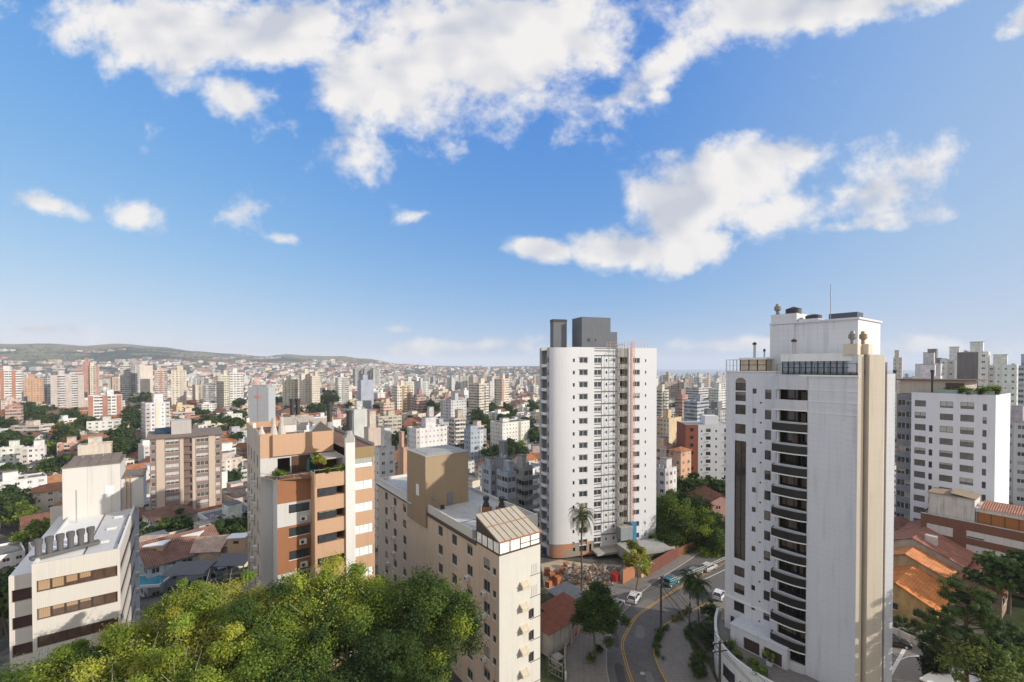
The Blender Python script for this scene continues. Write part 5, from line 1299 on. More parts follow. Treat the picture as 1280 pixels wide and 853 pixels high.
def pine_mesh():
    rng = np.random.default_rng(77); clumps = []; mb = MB(); h = 20.0
    mb.tube([(0, 0, 0), (.1, .05, 7), (0, .1, 14), (.1, 0, h - 1)], [.36, .30, .2, .06], 0, 9)
    z = 8.5
    while z < h - .8:
        ln = 6.3 * (1 - ((z - 8.5) / (h - 7.6)) ** 1.4) + .7; n = 4
        for k in range(n):
            a = rng.uniform(0, 2 * math.pi); l = .85 * ln * rng.uniform(.65, 1.1); e = Vector((math.cos(a) * l, math.sin(a) * l, z + l * rng.uniform(.02, .22)))
            m = Vector((e.x * .5, e.y * .5, z + .1)); mb.tube([(0, 0, z - .3), m, e], [.09, .06, .02], 0, 5)
            for f in (.45, .62, .8, 1.0):
                if rng.random() < .9: clumps.append((e.x * f + rng.normal() * .4, e.y * f + rng.normal() * .4, z + (e.z - z) * f + rng.normal() * .2 + .15, rng.uniform(.35, .75), int(rng.integers(4))))
        z += rng.uniform(.5, .95)
    V, col = crown_arrays(rng, clumps, 330, .085, [(.05, .09, .03), (.07, .115, .034), (.038, .07, .026), (.10, .135, .036)])
    return mb.mesh('trunk', [paint('pine_bark', (.12, .075, .05), .95, .2, .2, scale=2)]), leaves_mesh('crown', V, col)
_tree['pine'] = pine_mesh()
def needle_bush():
    rng = np.random.default_rng(78)
    def cl(n, f): return [f(i) for i in range(n)]
    c = cl(30, lambda i: (rng.normal() * .32, rng.normal() * .32, .3 + 4.4 * i / 30, .75 * (1 - abs(i / 30 - .4) * .9), int(rng.integers(4))))
    V, col = crown_arrays(rng, c, 260, .12, [(.014, .028, .012), (.02, .036, .014), (.012, .022, .01), (.03, .045, .015)])
    mb = MB(); mb.tube([(0, 0, 0), (0, 0, 4)], [.1, .05]); return mb.mesh('trunk', [BARK]), leaves_mesh('crown', V, col)
_tree['cypress'] = needle_bush()

def hedge(name, pts, w, h, label, cols=DEEP, z=0.0, seed=1):
    rng = np.random.default_rng(seed); clumps = []
    P = [Vector((p[0], p[1])) for p in pts]
    for a, b in zip(P, P[1:]):
        n = max(2, int((b - a).length / .45))
        for k in range(n):
            q = a.lerp(b, k / n)
            for zz in np.arange(.3, h, .45):
                clumps.append((q.x + rng.normal() * w * .25, q.y + rng.normal() * w * .25, z + zz, .42, int(rng.integers(len(cols)))))
    o = np.array([P[0].x, P[0].y, z]); V, col = crown_arrays(rng, clumps, 60, .11, cols)
    return tag(link(name, leaves_mesh(name, V - o, col), None, tuple(o)), label, 'hedge' if 'hedge' in name else 'shrubbery')
# ------------------------------------------------------------------ the street and what stands on it
def street_things():
    p = on(741, 824); tree('street_tree', p.x + .4, p.y, .14, 'street', 1.0, .4, 'dark green street tree leaning over the kerb and the road', cat='tree')
    p = on(727, 738); tree('palm_tree', p.x, p.y, 0, 'palm_tall', 1.0, .3, 'tall slender palm in front of the unfinished white tower', cat='palm')
    p = on(875, 797); tree('palm_tree', p.x - .3, p.y, .14, 'palm_street', 1.0, 1.0, 'palm with a bushy dark head beside the curved podium, nearer one of a pair', cat='palm')
    p = on(868, 795); tree('palm_tree', p.x, p.y + 2, .14, 'palm_street', .98, 2.2, 'palm just behind its twin at the bend of the pavement', cat='palm')
    p = on(795, 738); tree('small_tree', p.x, p.y, 0, 'yellow_small', 1.25, 0, 'small yellow-leaved tree before the orange site wall', cat='tree')
    for x, y, Y, s, r, l in ((850, 615, 118, 1.08, 0, 'largest round dark green tree left of the balcony tower'), (893, 640, 112, .9, 2, 'dark round tree touching the edge of the balcony tower'),
                             (838, 655, 112, .72, 4, 'smaller shaded tree at the left foot of the round green trees')):
        t = at(x, y, Y); tree('broadleaf_tree', t.x, Y, t.z - 18 * s, 'round_big', s, r, l, 'round trees behind the road')
    # beds along the pavement
    hedge('shrubbery', [on(x, y)[:2] for x, y in ((822, 822), (820, 808), (826, 795), (833, 785))], 1.2, .8, 'low green planting along the yellow kerb at the bend', GREEN, .14, 3)
    hedge('shrubbery', [on(x, y)[:2] for x, y in ((842, 778), (855, 770), (862, 764))], 1.0, .9, 'small strip of mixed plants beside the far yellow kerb', GREEN + AUT[:1], .14, 4)
    hedge('hedge', [on(x, y)[:2] for x, y in ((884, 828), (873, 815), (861, 802), (858, 792), (868, 783))], .9, .8, 'clipped green hedge curving round the inner edge of the pavement', GREEN, .14, 5)
    hedge('hedge', [on(x, y)[:2] for x, y in ((872, 853), (872, 838), (876, 826))], 2.2, 2.6, 'tall dark hedge below the curved white podium', DEEP, .0, 6)
    for i, (x, y, k, s, l) in enumerate(((886, 805, 'bush_dark', 1.3, 'dark bush between the hedge and the podium wall'), (879, 795, 'bush_dark', 1.0, 'dark round bush at the foot of the twin palms'),
                             (893, 792, 'bush', 1.5, 'light bush against the podium wall'), (887, 772, 'bush_dark', 1.2, 'dark bush where the podium wall meets the pavement'), (738, 828, 'bush', .8, 'little plant at the foot of the street tree'),
                             (749, 816, 'bush_dark', .5, 'tiny shrub on the left kerb'))):
        p = on(x, y); tree('bush', p.x, p.y, .05, k, s, i, l, cat='bush')
    # plants on the terrace of the tower
    for i, (x, y, s) in enumerate(((914, 810, .8), (922, 822, .7), (940, 832, .7), (948, 846, .9))):
        p = on(x, y, 4.75); tree('terrace_plant', p.x, p.y, 4.72, 'bush', s, i, ['leafy plant at the top of the terrace by the annexe', 'low plant on the terrace before the first garage door', 'spreading plant on the terrace before the second garage door', 'tallest terrace plant close to the curved balconies'][i], cat='plant')
    p = on(962, 832, 4.72); pot = empty('plant_pot', p, 0, 'white square pot with a green plant by the balconies', 'plant pot')
    b = MB(); b.cyl((0, 0), .42, 0, .8, 0, 4, r1=.55); b.build('pot', WHITE, pot); tm, cm = _tree['bush']; o = link('plant', cm, pot, (0, 0, .7)); o.scale = (.8,) * 3
street_things()

# utility poles with cross arms, and the cables between them
def pole(p, h, label, arms=2, yaw=0.4):
    root = empty('utility_pole', p, yaw, label, 'utility pole')
    b = MB(); b.cyl((0, 0), .2, 0, h, 0, 10, r1=.13); b.build('post', paint('pole_dark_timber', (.075, .062, .05), .9, .15, .3), root)
    for k in range(arms):
        z = h - .35 - 1.1 * k; a = one('cross_arm', DARKM, lambda b: b.box(-1.1, 1.1, -.06, .06, z, z + .12), root)
        for x in (-1.0, -.4, .4, 1.0): one('insulator', WHITE, lambda b: b.cyl((x, 0), .05, z + .12, z + .32, 0, 6), a)
    return root
pa = on(826, 800); pb = on(896, 862, 0); pb = Vector((24.5 + 3.3, 61.0, 0)); pb = at(899.5, 870, 60); pb.z = 0
P1 = pole((pa.x, pa.y, .14), 10.4, 'grey utility pole at the bend of the road', 2, .9)
P2 = pole((pb.x, pb.y, .0), 8.0, 'utility pole in front of the curved podium wall', 2, .2)
def cable(a, b, sag, r=.022, n=14):
    a, b = Vector(a), Vector(b); pts = [a.lerp(b, k / n) - Vector((0, 0, sag * 4 * (k / n) * (1 - k / n))) for k in range(n + 1)]; return pts
def cables():
    m = paint('cable_black', (.03, .03, .03), .7); mp = paint('cable_pale', (.62, .58, .52), .6)
    far = at(930, 668, 100)
    def run(label, A, B, zs, sag, mat, r):
        b = MB()
        for i, (dz, off) in enumerate(zs): b.tube([q - Vector(A) for q in cable(Vector(A) + Vector((off, 0, dz)), Vector(B) + Vector((off, 0, dz)), sag)], r, 0, 5)
        tag(b.build('power_cables', mat, None, A), label, 'cables')
    run('dark cables slung between the bend pole and the podium pole', (pa.x, pa.y, 10.2), (pb.x, pb.y, 7.9), ((0, -.8), (0, .3), (0, .9), (-1.1, 0), (-2.2, .1)), .5, m, .03)
    run('thick dark cables leaving the podium pole towards the viewer', (pb.x, pb.y, 7.8), (30, 40, 9), ((0, -.9), (0, .9), (-1.1, .4)), .3, m, .03)
    a = at(838, 727, 82); c = at(925, 690, 84)
    run('upper pair of pale cables stretched over the shaded street', tuple(a), tuple(at(930, 688, 84)), ((0, 0), (.35, 0)), .15, mp, .07)
    run('lower pale cable stretched above the shaded street', tuple(at(868, 730, 80)), tuple(at(930, 700, 82)), ((0, 0), ), .1, mp, .07)
    run('thin cables crossing from the bend pole to the site wall', (pa.x, pa.y, 9.6), tuple(at(722, 760, 92)), ((0, 0), (-.5, 0), (.4, .2)), .6, m, .02)
    run('thin cables running from the bend pole along the shaded street', (pa.x, pa.y, 10.0), tuple(at(930, 690, 110)), ((0, 0), (.3, 0), (-.9, .0)), .8, m, .022)
cables()

# worn patches and joints in the asphalt, gutters by the kerb
def road_wear():
    rr = random.Random(8); DK = paint('asphalt_patch_dark', (.075, .072, .07), .95, .2, .2); LT = paint('asphalt_patch_pale', (.17, .16, .148), .95, .25, .2)
    for i, (x, y, w, l, a, m, lab) in enumerate(((775, 842, 1.4, 5.0, 1.5, DK, 'dark repair patch in the left lane at the bottom'), (812, 848, 1.1, 3.0, 1.5, LT, 'pale repair patch by the manhole'), (800, 790, 1.6, 4.0, 1.2, LT, 'pale worn patch at the inside of the bend'),
                                                (806, 757, 2.6, 5.5, .8, LT, 'large pale worn patch in the sunlit part of the road'), (770, 800, 1.0, 4.2, 1.4, DK, 'dark repair strip under the street tree'), (838, 742, 1.5, 6.0, .7, DK, 'dark repair strip in front of the teal car'))):
        p = on(x, y); c, s = math.cos(a), math.sin(a); b = MB(); n = 14; pts = []
        for k in range(n):
            t = 2 * math.pi * k / n; q = 1 / max(abs(math.cos(t)), abs(math.sin(t))) ** .8; u, v = l / 2 * math.cos(t) * q * rr.uniform(.9, 1.05), w / 2 * math.sin(t) * q * rr.uniform(.85, 1.05); pts.append((u * c - v * s, u * s + v * c, .0))
        b.face(pts); o = b.build('road_patch', m, None, (p.x, p.y, .0085 + .0003 * i)); tag(o, kind='structure')
road_wear()

# cars
def car_paint(name, c, rough=.25):
    m, nt, N, L, B = new_mat(name); B.inputs['Base Color'].default_value = rgba(c); B.inputs['Roughness'].default_value = rough; B.inputs['Coat Weight'].default_value = .6; return m
TYRE = paint('tyre', (.02, .02, .02), .9); CARG = paint('car_glass', (.015, .018, .02), .08, .02, 0, spec=.7); HEAD = paint('headlight_lens', (.6, .6, .58), .2); TAIL = paint('tail_light_red', (.35, .02, .015), .3)
def car(loc, yaw, mat, label, L=4.3, style='hatch'):
    root = empty('parked_car', loc, yaw, label, 'car'); h = .84; w = 1.74
    if style == 'sedan': low = [(-L/2, .55), (-L/2+.08, .95), (-L/2+.75, 1.0), (L/2-1.25, .98), (L/2-.2, .82), (L/2, .55)]; cab = [(-L/2+.5, .98), (-L/2+1.15, 1.42), (.35, 1.44), (L/2-1.15, .96)]
    elif style == 'suv': low = [(-L/2, .6), (-L/2+.05, 1.05), (-L/2+.3, 1.1), (L/2-1.05, 1.05), (L/2-.12, .9), (L/2, .6)]; cab = [(-L/2+.1, 1.08), (-L/2+.4, 1.62), (.4, 1.64), (L/2-1.0, 1.04)]
    else: low = [(-L/2, .55), (-L/2+.06, .95), (-L/2+.25, 1.0), (L/2-1.1, .96), (L/2-.15, .8), (L/2, .55)]; cab = [(-L/2+.12, .98), (-L/2+.55, 1.45), (.3, 1.48), (L/2-1.05, .95)]
    def sect(x, z): return None
    b = MB(); W = w / 2
    prof = [(-L/2+.05, .25)] + low + [(L/2-.05, .25)]
    def side_y(z): return W - .05 * max(0, (z - .6)) - .04 * max(0, .45 - z)
    n = len(prof)
    for i in range(n):
        (x0, z0), (x1, z1) = prof[i], prof[(i + 1) % n]
        y0, y1 = side_y(z0), side_y(z1); b.face([(x0, -y0, z0), (x0, y0, z0), (x1, y1, z1), (x1, -y1, z1)], 0)
    b.face([(x, -side_y(z), z) for x, z in prof][::-1], 0); b.face([(x, side_y(z), z) for x, z in prof], 0)
    body = weld(b.build('body', mat, root)); bv = body.modifiers.new('bevel', 'BEVEL'); bv.width = .09; bv.segments = 3; bv.limit_method = 'ANGLE'
    body.data.polygons.foreach_set('use_smooth', [True] * len(body.data.polygons))
    b = MB(); ty = W - .25
    (xa, za), (xb, zb), (xc, zc), (xd, zd) = cab; by = W - .07
    b.face([(xb, -ty, zb), (xb, ty, zb), (xc, ty, zc), (xc, -ty, zc)][::-1], 0)
    c = weld(b.build('roof', mat, root, (0, 0, .012)))
    b = MB()
    b.face([(xd, -by, zd), (xd, by, zd), (xc, ty, zc), (xc, -ty, zc)], 0); b.face([(xb, -ty, zb), (xb, ty, zb), (xa, by, za), (xa, -by, za)], 0)
    for s in (-1, 1): b.face([(xa, s * by, za), (xd, s * by, zd), (xc, s * ty, zc), (xb, s * ty, zb)], 0)
    b.face([(xb, -ty, zb), (xb, ty, zb), (xc, ty, zc), (xc, -ty, zc)][::-1], 0)
    b.build('windows', CARG, root)
    b = MB()
    for (p, q) in (((xa, by, za), (xb, ty, zb)), ((xd, by, zd), (xc, ty, zc)), (((xa + xd) / 2 - .1, by, za), ((xb + xc) / 2 - .1, ty, zb)), ((xb, ty, zb), (xc, ty, zc))):
        for s in (-1, 1): b.bar((p[0], s * p[1], p[2]), (q[0], s * q[1], q[2]), .09, .09)
    b.build('window_pillars', mat, root)
    wb = MB(); n = 18
    for k in range(n):
        a0, a1 = 2 * math.pi * k / n, 2 * math.pi * (k + 1) / n
        for r0, r1, y0, y1, mt in ((.32, .32, -.1, .1, 0), (.32, .2, .1, .105, 0), (.2, .0, .107, .09, 1), (.32, .2, -.1, -.105, 0), (.2, 0, -.107, -.09, 1)):
            wb.face([(r0 * math.cos(a0), y0, r0 * math.sin(a0)), (r0 * math.cos(a1), y0, r0 * math.sin(a1)), (r1 * math.cos(a1), y1, r1 * math.sin(a1)), (r1 * math.cos(a0), y1, r1 * math.sin(a0))], mt)
    wm = wb.mesh('wheel', [TYRE, ALU])
    for x in (-L/2 + .75, L/2 - .8):
        for s in (-1, 1): link('wheel', wm, root, (x, s * (W - .08), .32))
    for s in (-1, 1):
        one('headlight', HEAD, lambda b: b.box(L/2 - .16, L/2 - .02, s * .62 - .17, s * .62 + .17, .62, .78), root)
        one('tail_light', TAIL, lambda b: b.box(-L/2 - .0, -L/2 + .1, s * .68 - .12, s * .68 + .12, .72, .92), root)
        one('mirror', mat, lambda b: b.box(.55, .72, s * (W + .06) - .09, s * (W + .06) + .09, .95, 1.07), root)
    return root
def cars():
    rd = lambda p, q: math.atan2(q[1] - p[1], q[0] - p[0])
    def road_yaw(x, y, d=6): return rd(on(x, y), on(x + d, y - d * .62))
    y = road_yaw(795, 744)
    p = on(793, 750); car((p.x, p.y, 0), rd(on(786, 758), on(800, 738)), car_paint('car_white', (.62, .62, .62)), 'white hatchback parked by the orange site wall')
    p = on(770, 760); car((p.x, p.y, 0), rd(on(764, 768), on(780, 752)), car_paint('car_silver', (.42, .44, .46)), 'silver car half hidden behind the street tree')
    p = on(839, 730); car((p.x, p.y, 0), rd(on(830, 736), on(850, 724)), car_paint('car_teal', (.03, .16, .18)), 'teal hatchback parked in the shade across the road')
    p = on(886, 712); car((p.x, p.y, 0), rd(on(878, 716), on(894, 708)), car_paint('car_pale', (.5, .5, .5)), 'pale car parked farther up the shaded street under the trees')
    p = on(869, 718); car((p.x, p.y, 0), rd(on(862, 722), on(878, 713)), car_paint('car_greygreen', (.16, .2, .18)), 'grey-green car parked behind the teal one')
    p = on(899, 748); car((p.x, p.y, .14), rd(on(890, 760), on(905, 738)), car_paint('car_white2', (.66, .67, .7)), 'white hatchback peeping out beside the balcony tower', 3.8, 'hatch')
    p = on(1116, 806); car((p.x, p.y, 0), math.radians(-20), car_paint('car_black', (.012, .013, .015)), 'black sedan in the paved yard beside the balcony tower', 4.5, 'sedan')
    for x, yy, c, l, st in ((200, 706, (.03, .03, .035), 'dark pickup parked behind the white office block', 'suv'), (298, 694, (.30, .34, .38), 'silver car under the dark corrugated shelter', 'hatch'), (292, 704, (.10, .13, .17), 'blue-grey car parked beside the silver one', 'sedan'),
                        (283, 716, (.36, .38, .4), 'light grey car glimpsed behind the yellow tree tops', 'hatch')):
        p = on(x, yy); car((p.x, p.y, 0), GA + .2, car_paint('car_' + l.split()[0] + str(x), c), l, 4.4, st)
cars()

# building site between the beige block and the road
def site():
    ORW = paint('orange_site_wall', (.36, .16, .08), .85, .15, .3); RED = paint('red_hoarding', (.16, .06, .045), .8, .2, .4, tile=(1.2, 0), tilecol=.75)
    def wallrun(name, pts, h, t, mat, label, cat='wall', base=0.0):
        P = [Vector(p[:2]) for p in pts]; b = MB()
        for a, c in zip(P, P[1:]):
            d = (c - a).normalized(); n = Vector((-d.y, d.x)) * t / 2; q = [a + n, a - n, c - n, c + n]; o = P[0]
            b.prism([(p.x - o.x, p.y - o.y) for p in q], base, h, 0)
        return tag(b.build(name, mat, None, (P[0].x, P[0].y, 0)), label, cat)
    wallrun('site_wall', [on(778, 731), on(793, 722)], 3.0, .25, ORW, 'short bright orange rendered wall of the building site', 'wall')
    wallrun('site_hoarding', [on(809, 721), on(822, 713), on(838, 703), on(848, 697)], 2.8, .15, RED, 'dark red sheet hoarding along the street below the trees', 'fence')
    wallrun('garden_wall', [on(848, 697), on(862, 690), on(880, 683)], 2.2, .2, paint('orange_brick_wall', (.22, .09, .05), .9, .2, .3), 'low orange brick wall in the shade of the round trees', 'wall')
    wallrun('concrete_wall', [on(706, 746), on(732, 763)], 2.5, .25, paint('stained_concrete_wall', (.25, .225, .19), .95, .25, .5), 'stained concrete wall between the shed roof and the rubble', 'wall')
    wallrun('boundary_wall', [on(735, 764), on(729, 778), on(721, 797)], 2.6, .2, paint('ochre_wall', (.50, .40, .26), .9, .15, .3), 'ochre boundary wall along the left pavement', 'wall')
    wallrun('boundary_wall', [on(724, 790), on(714, 808)], 2.2, .2, paint('mural_wall', (.38, .30, .27), .9, .2, .3), 'grey wall with a red mural facing the pavement', 'wall')
    m = MB(); a, c = on(724, 790), on(717, 803); o = a
    d = (Vector(c) - Vector(a)).normalized(); n = Vector((-d.y, d.x, 0)); n = n if n.dot(Vector((1, -.5, 0))) > 0 else -n
    RM, PK = paint('mural_red', (.50, .03, .05), .8, .2, .2), paint('mural_pink', (.62, .30, .30), .8)
    rng = random.Random(2)
    def disc(s, z, r, k):
        ctr = d * s + n * (.112 + .002 * k) + Vector((0, 0, z)); m.face([ctr + d * (r * math.cos(t * math.pi / 6) * (1 + .25 * math.sin(3 * t))) + Vector((0, 0, r * math.sin(t * math.pi / 6))) for t in range(12)], k % 2)
    for k in range(9): disc(.4 + rng.random() * 2.6, .7 + rng.random() * .9, .25 + rng.random() * .35, k)
    mo = m.build('wall_mural', [RM, PK], None, (o.x, o.y, 0)); tag(mo, 'red and pink mural painted on the grey boundary wall', 'mural')
    # sheds with rusty sheet roofs
    def shed(name, c, w, d, h, rise, yaw, wallm, roofm, label):
        root = empty(name, c, yaw, label, 'shed'); b = MB(); b.box(-w/2, w/2, -d/2, d/2, 0, h, 0); b.build('wall', wallm, root)
        b = MB(); e = .3
        b.face([(-w/2 - e, -d/2 - e, h + .05), (w/2 + e, -d/2 - e, h + .05), (w/2 + e, d/2 + e, h + rise), (-w/2 - e, d/2 + e, h + rise)], 0, [(0, 0), (w, 0), (w, d), (0, d)])
        b.face([(-w/2 - e, d/2 + e, h + rise - .06), (w/2 + e, d/2 + e, h + rise - .06), (w/2 + e, -d/2 - e, h - .01), (-w/2 - e, -d/2 - e, h - .01)], 0)
        b.face([(-w/2, d/2, h), (w/2, d/2, h), (w/2, d/2, h + rise - .08), (-w/2, d/2, h + rise - .08)][::-1], 0); b.build('roof', roofm, root); return root
    RU = paint('rusty_corrugated', (.24, .085, .05), .9, .4, .3, tile=(.25, 0), tilecol=.75, scale=.6); GRC = paint('grey_corrugated', (.24, .24, .25), .8, .3, .3, tile=(.25, 0), tilecol=.75)
    ST = paint('stained_white', (.46, .43, .38), .95, .3, .6)
    p = on(705, 790); shed('rusty_roof_shed', (p.x, p.y + 1, 0), 6.5, 5.0, 3.4, .7, GA + .15, ST, RU, 'low shed with a rust-red sheet roof beside the beige block')
    p = on(717, 768); shed('grey_roof_shed', (p.x - 1.0, p.y + 2.0, 0), 5.0, 4.5, 2.8, .5, GA + .1, CONC, GRC, 'shed with a weathered grey sheet roof behind the rusty one')
    p = on(694, 808); shed('lean_to', (p.x - .6, p.y + .5, 0), 5.5, 4.0, 3.6, .5, GA + .1, ST, RU, 'white walled lean-to with a dark rust roof against the beige block')
    b = MB(); q = [on(x, y) for x, y in ((682, 815), (705, 806), (707, 838), (684, 846))]; o = q[0]
    tag(one('lawn', paint('lawn_green', (.075, .085, .03), .95, .3, .1, scale=1.5), lambda b: b.face([(v.x - o.x, v.y - o.y, .03) for v in q][::-1]), None, loc=(o.x, o.y, 0)), kind='structure')
    p = on(697, 829); r = empty('well_cover', p, GA, 'small pale concrete well box on the scruffy lawn', 'well'); one('box', CONC, lambda b: b.box(-.7, .7, -.7, .7, 0, 1.1), r); one('hatch', DARKM, lambda b: b.box(-.4, .4, -.73, -.703, .5, .9), r)
    # gate of steel tubes by the pavement
    p, q = on(686, 840), on(703, 850); g = empty('steel_gate', p, 0, 'grey steel tube gate on the left pavement edge below the lawn', 'gate'); v = q - p
    one('gate_frame', STEEL, lambda b: [b.bar((0, 0, z), (v.x, v.y, z), .08) for z in (.1, 1.1, 2.1)] + [b.bar((v.x * t, v.y * t, 0), (v.x * t, v.y * t, 2.2), .07) for t in (0, .25, .5, .75, 1)], g)
    one('gate_brace', STEEL, lambda b: b.bar((0, 0, .1), (v.x, v.y, 2.1), .07), g)
    fp = [on(x, y) for x, y in ((707, 853), (706, 838), (706, 822), (708, 806))]
    for i in range(3):
        a, c = fp[i], fp[i + 1]; r = empty('garden_fence', a, 0, ['thin railing at the bottom of the left pavement', 'thin railing beside the well box', 'thin railing at the lawn corner'][i], 'fence'); v = c - a
        one('rails', STEEL, lambda b: [b.bar((0, 0, z), (v.x, v.y, z), .06) for z in (.6, 1.2)], r); one('fence_base', CONC, lambda b: b.bar((0, 0, .2), (v.x, v.y, .2), .25, .4), r)
        for k in range(3): one('fence_post', CONC, lambda b: b.box(v.x * k / 2.5 - .12, v.x * k / 2.5 + .12, v.y * k / 2.5 - .12, v.y * k / 2.5 + .12, 0, 1.5), r)
    # pallets of orange hollow bricks
    OB = paint('hollow_brick', (.46, .17, .07), .9, .12, .1, tile=(.3, .2), tilecol=.6)
    k = 0
    for x, y, n in ((684, 714, 4), (690, 722, 5), (697, 726, 5), (686, 728, 3), (695, 717, 4), (702, 712, 3), (708, 705, 3)):
        p = on(x, y); p = on(x, y, .9); r = empty('brick_pallet', (p.x, p.y, 0), .3 * k, ['orange brick stack tight against the beige block corner', 'tallest orange brick stack near the beige block', 'orange brick stack with a torn wrapping at the front', 'lowest orange brick stack at the very front', 'middle orange brick stack between its neighbours', 'orange brick stack farther back towards the white tower', 'small orange brick heap against the raw tower foot'][k], 'brick stack', 'pallets of orange bricks'); k += 1
        one('pallet', paint('pallet_wood', (.25, .17, .1), .9), lambda b: [b.box(-.65, .65, -.5 + .25 * i, -.36 + .25 * i, .1, .14) for i in range(5)] + [b.box(-.65, -.5, -.5, .6, 0, .1), b.box(.5, .65, -.5, .6, 0, .1)], r)
        def lay(b):
            rr = random.Random(k)
            for i in range(n):
                for j in range(2): b.box(-.6 + .61 * j + rr.uniform(-.03, .03), .0 + .61 * j - .02, -.5 + rr.uniform(-.03, .03), .5, .15 + .34 * i, .15 + .34 * i + .325, 0)
        one('bricks', OB, lay, r)
    # rubble in a heap: nobody could count the pieces
    def rub(b):
        rr = random.Random(5); o = on(722, 722)
        for _ in range(420):
            a, q = rr.random(), rr.random(); px = 700 + a * 70; py = 710 + q * 22 + max(0, (px - 740)) * .05
            if px < 730 and py > 740 - .25 * (730 - px): pass
            v = on(px, py); s = rr.uniform(.1, .42); hh = rr.uniform(0, .7) * (1 - abs(a - .45)); x, y = v.x - o.x, v.y - o.y; c = rr.choice([(.36, .29, .22), (.42, .36, .29), (.28, .22, .17), (.36, .18, .11), (.30, .28, .26), (.44, .39, .33)])
            ax = rr.uniform(0, 3); ca, sa = math.cos(ax), math.sin(ax)
            pts = [(x + s * (ca * u - sa * w), y + s * (sa * u + ca * w)) for u, w in ((-1, -.5), (1, -.6), (.8, .7), (-.9, .5))]
            z0 = hh; t = s * rr.uniform(.3, 1.0); i = len(b.v); b.prism(pts, z0, z0 + t, 0, col=c)
            for kk in range(i, len(b.v)): vx = b.v[kk]; b.v[kk] = (vx[0], vx[1], vx[2] + .35 * math.sin(vx[0] * 3 + ax) * (vx[2] > z0 + .01))
    o = on(722, 722); b = MB(); rub(b); tag(b.build('rubble', PLAIN, None, (o.x, o.y, 0)), 'heap of grey and pink building rubble before the raw tower foot', 'rubble', kind='stuff')
    b = MB()
    for i in range(14):
        for j in range(5): pass
    # sandy spoil ground and the red water tank
    q = [on(x, y) for x, y in ((676, 705), (700, 700), (742, 706), (785, 722), (768, 740), (735, 765), (705, 745), (680, 735))]; o = q[0]
    tag(one('bare_soil', paint('bare_soil', (.42, .33, .23), .95, .3, .1, scale=.6), lambda b: b.face([(v.x - o.x, v.y - o.y, .02) for v in q][::-1]), None, loc=(o.x, o.y, 0)), kind='structure')
    p = on(769, 722, 1.0); r = empty('water_tank', (p.x, p.y, 0), 0, 'round red water tank on the building site', 'water tank'); RT = paint('tank_red', (.42, .03, .025), .5, .1, .1)
    one('tank', RT, lambda b: [b.cyl((0, 0), .95, .5, 1.9, 0, 20), b.cyl((0, 0), .95, 1.9, 2.15, 0, 20, r1=.5)], r); one('stand', CONC, lambda b: b.box(-.8, .8, -.8, .8, 0, .5), r)
    p = on(802, 718); r = empty('site_gatehouse', (p.x, p.y, 0), GA, 'little cream kiosk with a white roof behind the orange wall', 'kiosk'); one('wall', paint('kiosk_cream', (.52, .42, .28), .9), lambda b: b.box(-1.6, 1.6, -1.2, 1.2, 0, 2.5), r); one('roof', WHITE, lambda b: b.box(-1.9, 1.9, -1.5, 1.5, 2.5, 2.65), r)
    one('door', ORW, lambda b: b.box(-.9, .1, -1.24, -1.203, .05, 2.1), r)
    # low concrete retaining structure to the right of the tower foot
    p = on(808, 700); r = empty('retaining_block', (p.x, p.y, 0), .3, 'grey concrete basement deck at the right foot of the unfinished tower', 'basement deck'); one('deck', CONC, lambda b: [b.box(-5, 6, -2, 5, 0, 2.6), b.box(-5.2, 6.2, -2.2, -1.9, 2.6, 3.2)], r)
    one('opening', DARKM, lambda b: b.box(-3.5, 3.5, -2.03, -2.003, .3, 2.2), r)
site()
# ------------------------------------------------------------------ right-hand side: houses, brown block, white block
ORT, REDT, DKT = (.72, .27, .085), (.42, .19, .13), (.27, .14, .11)
def gable(b, x0, x1, y0, y1, z, rise, axis='x', col=ORT, e=.4, mat=0):
    """gable roof with thickness; ridge along axis"""
    if axis == 'x':
        ym = (y0 + y1) / 2; L = x1 - x0; s = math.hypot((y1 - y0) / 2, rise)
        for ya, yb in ((y0 - e, ym), (y1 + e, ym)):
            zz = z - e * rise / ((y1 - y0) / 2); q = [(x0 - e, ya, zz), (x1 + e, ya, zz), (x1 + e, yb, z + rise), (x0 - e, yb, z + rise)]
            if ya > yb: q = [q[1], q[0], q[3], q[2]]
            b.face(q, mat, [(0, 0), (L, 0), (L, s), (0, s)], col); b.face([(p[0], p[1], p[2] - .12) for p in reversed(q)], mat, [(0, 0), (L, 0), (L, s), (0, s)], col)
            b.face([q[0], (q[0][0], q[0][1], q[0][2] - .12), (q[1][0], q[1][1], q[1][2] - .12), q[1]], mat, None, col)
    else:
        xm = (x0 + x1) / 2; L = y1 - y0; s = math.hypot((x1 - x0) / 2, rise)
        for xa, xb in ((x0 - e, xm), (x1 + e, xm)):
            zz = z - e * rise / ((x1 - x0) / 2); q = [(xa, y1 + e, zz), (xa, y0 - e, zz), (xb, y0 - e, z + rise), (xb, y1 + e, z + rise)]
            if xa > xb: q = [q[1], q[0], q[3], q[2]]
            b.face(q, mat, [(0, 0), (L, 0), (L, s), (0, s)], col); b.face([(p[0], p[1], p[2] - .12) for p in reversed(q)], mat, [(0, 0), (L, 0), (L, s), (0, s)], col)
            b.face([q[0], (q[0][0], q[0][1], q[0][2] - .12), (q[1][0], q[1][1], q[1][2] - .12), q[1]], mat, None, col)
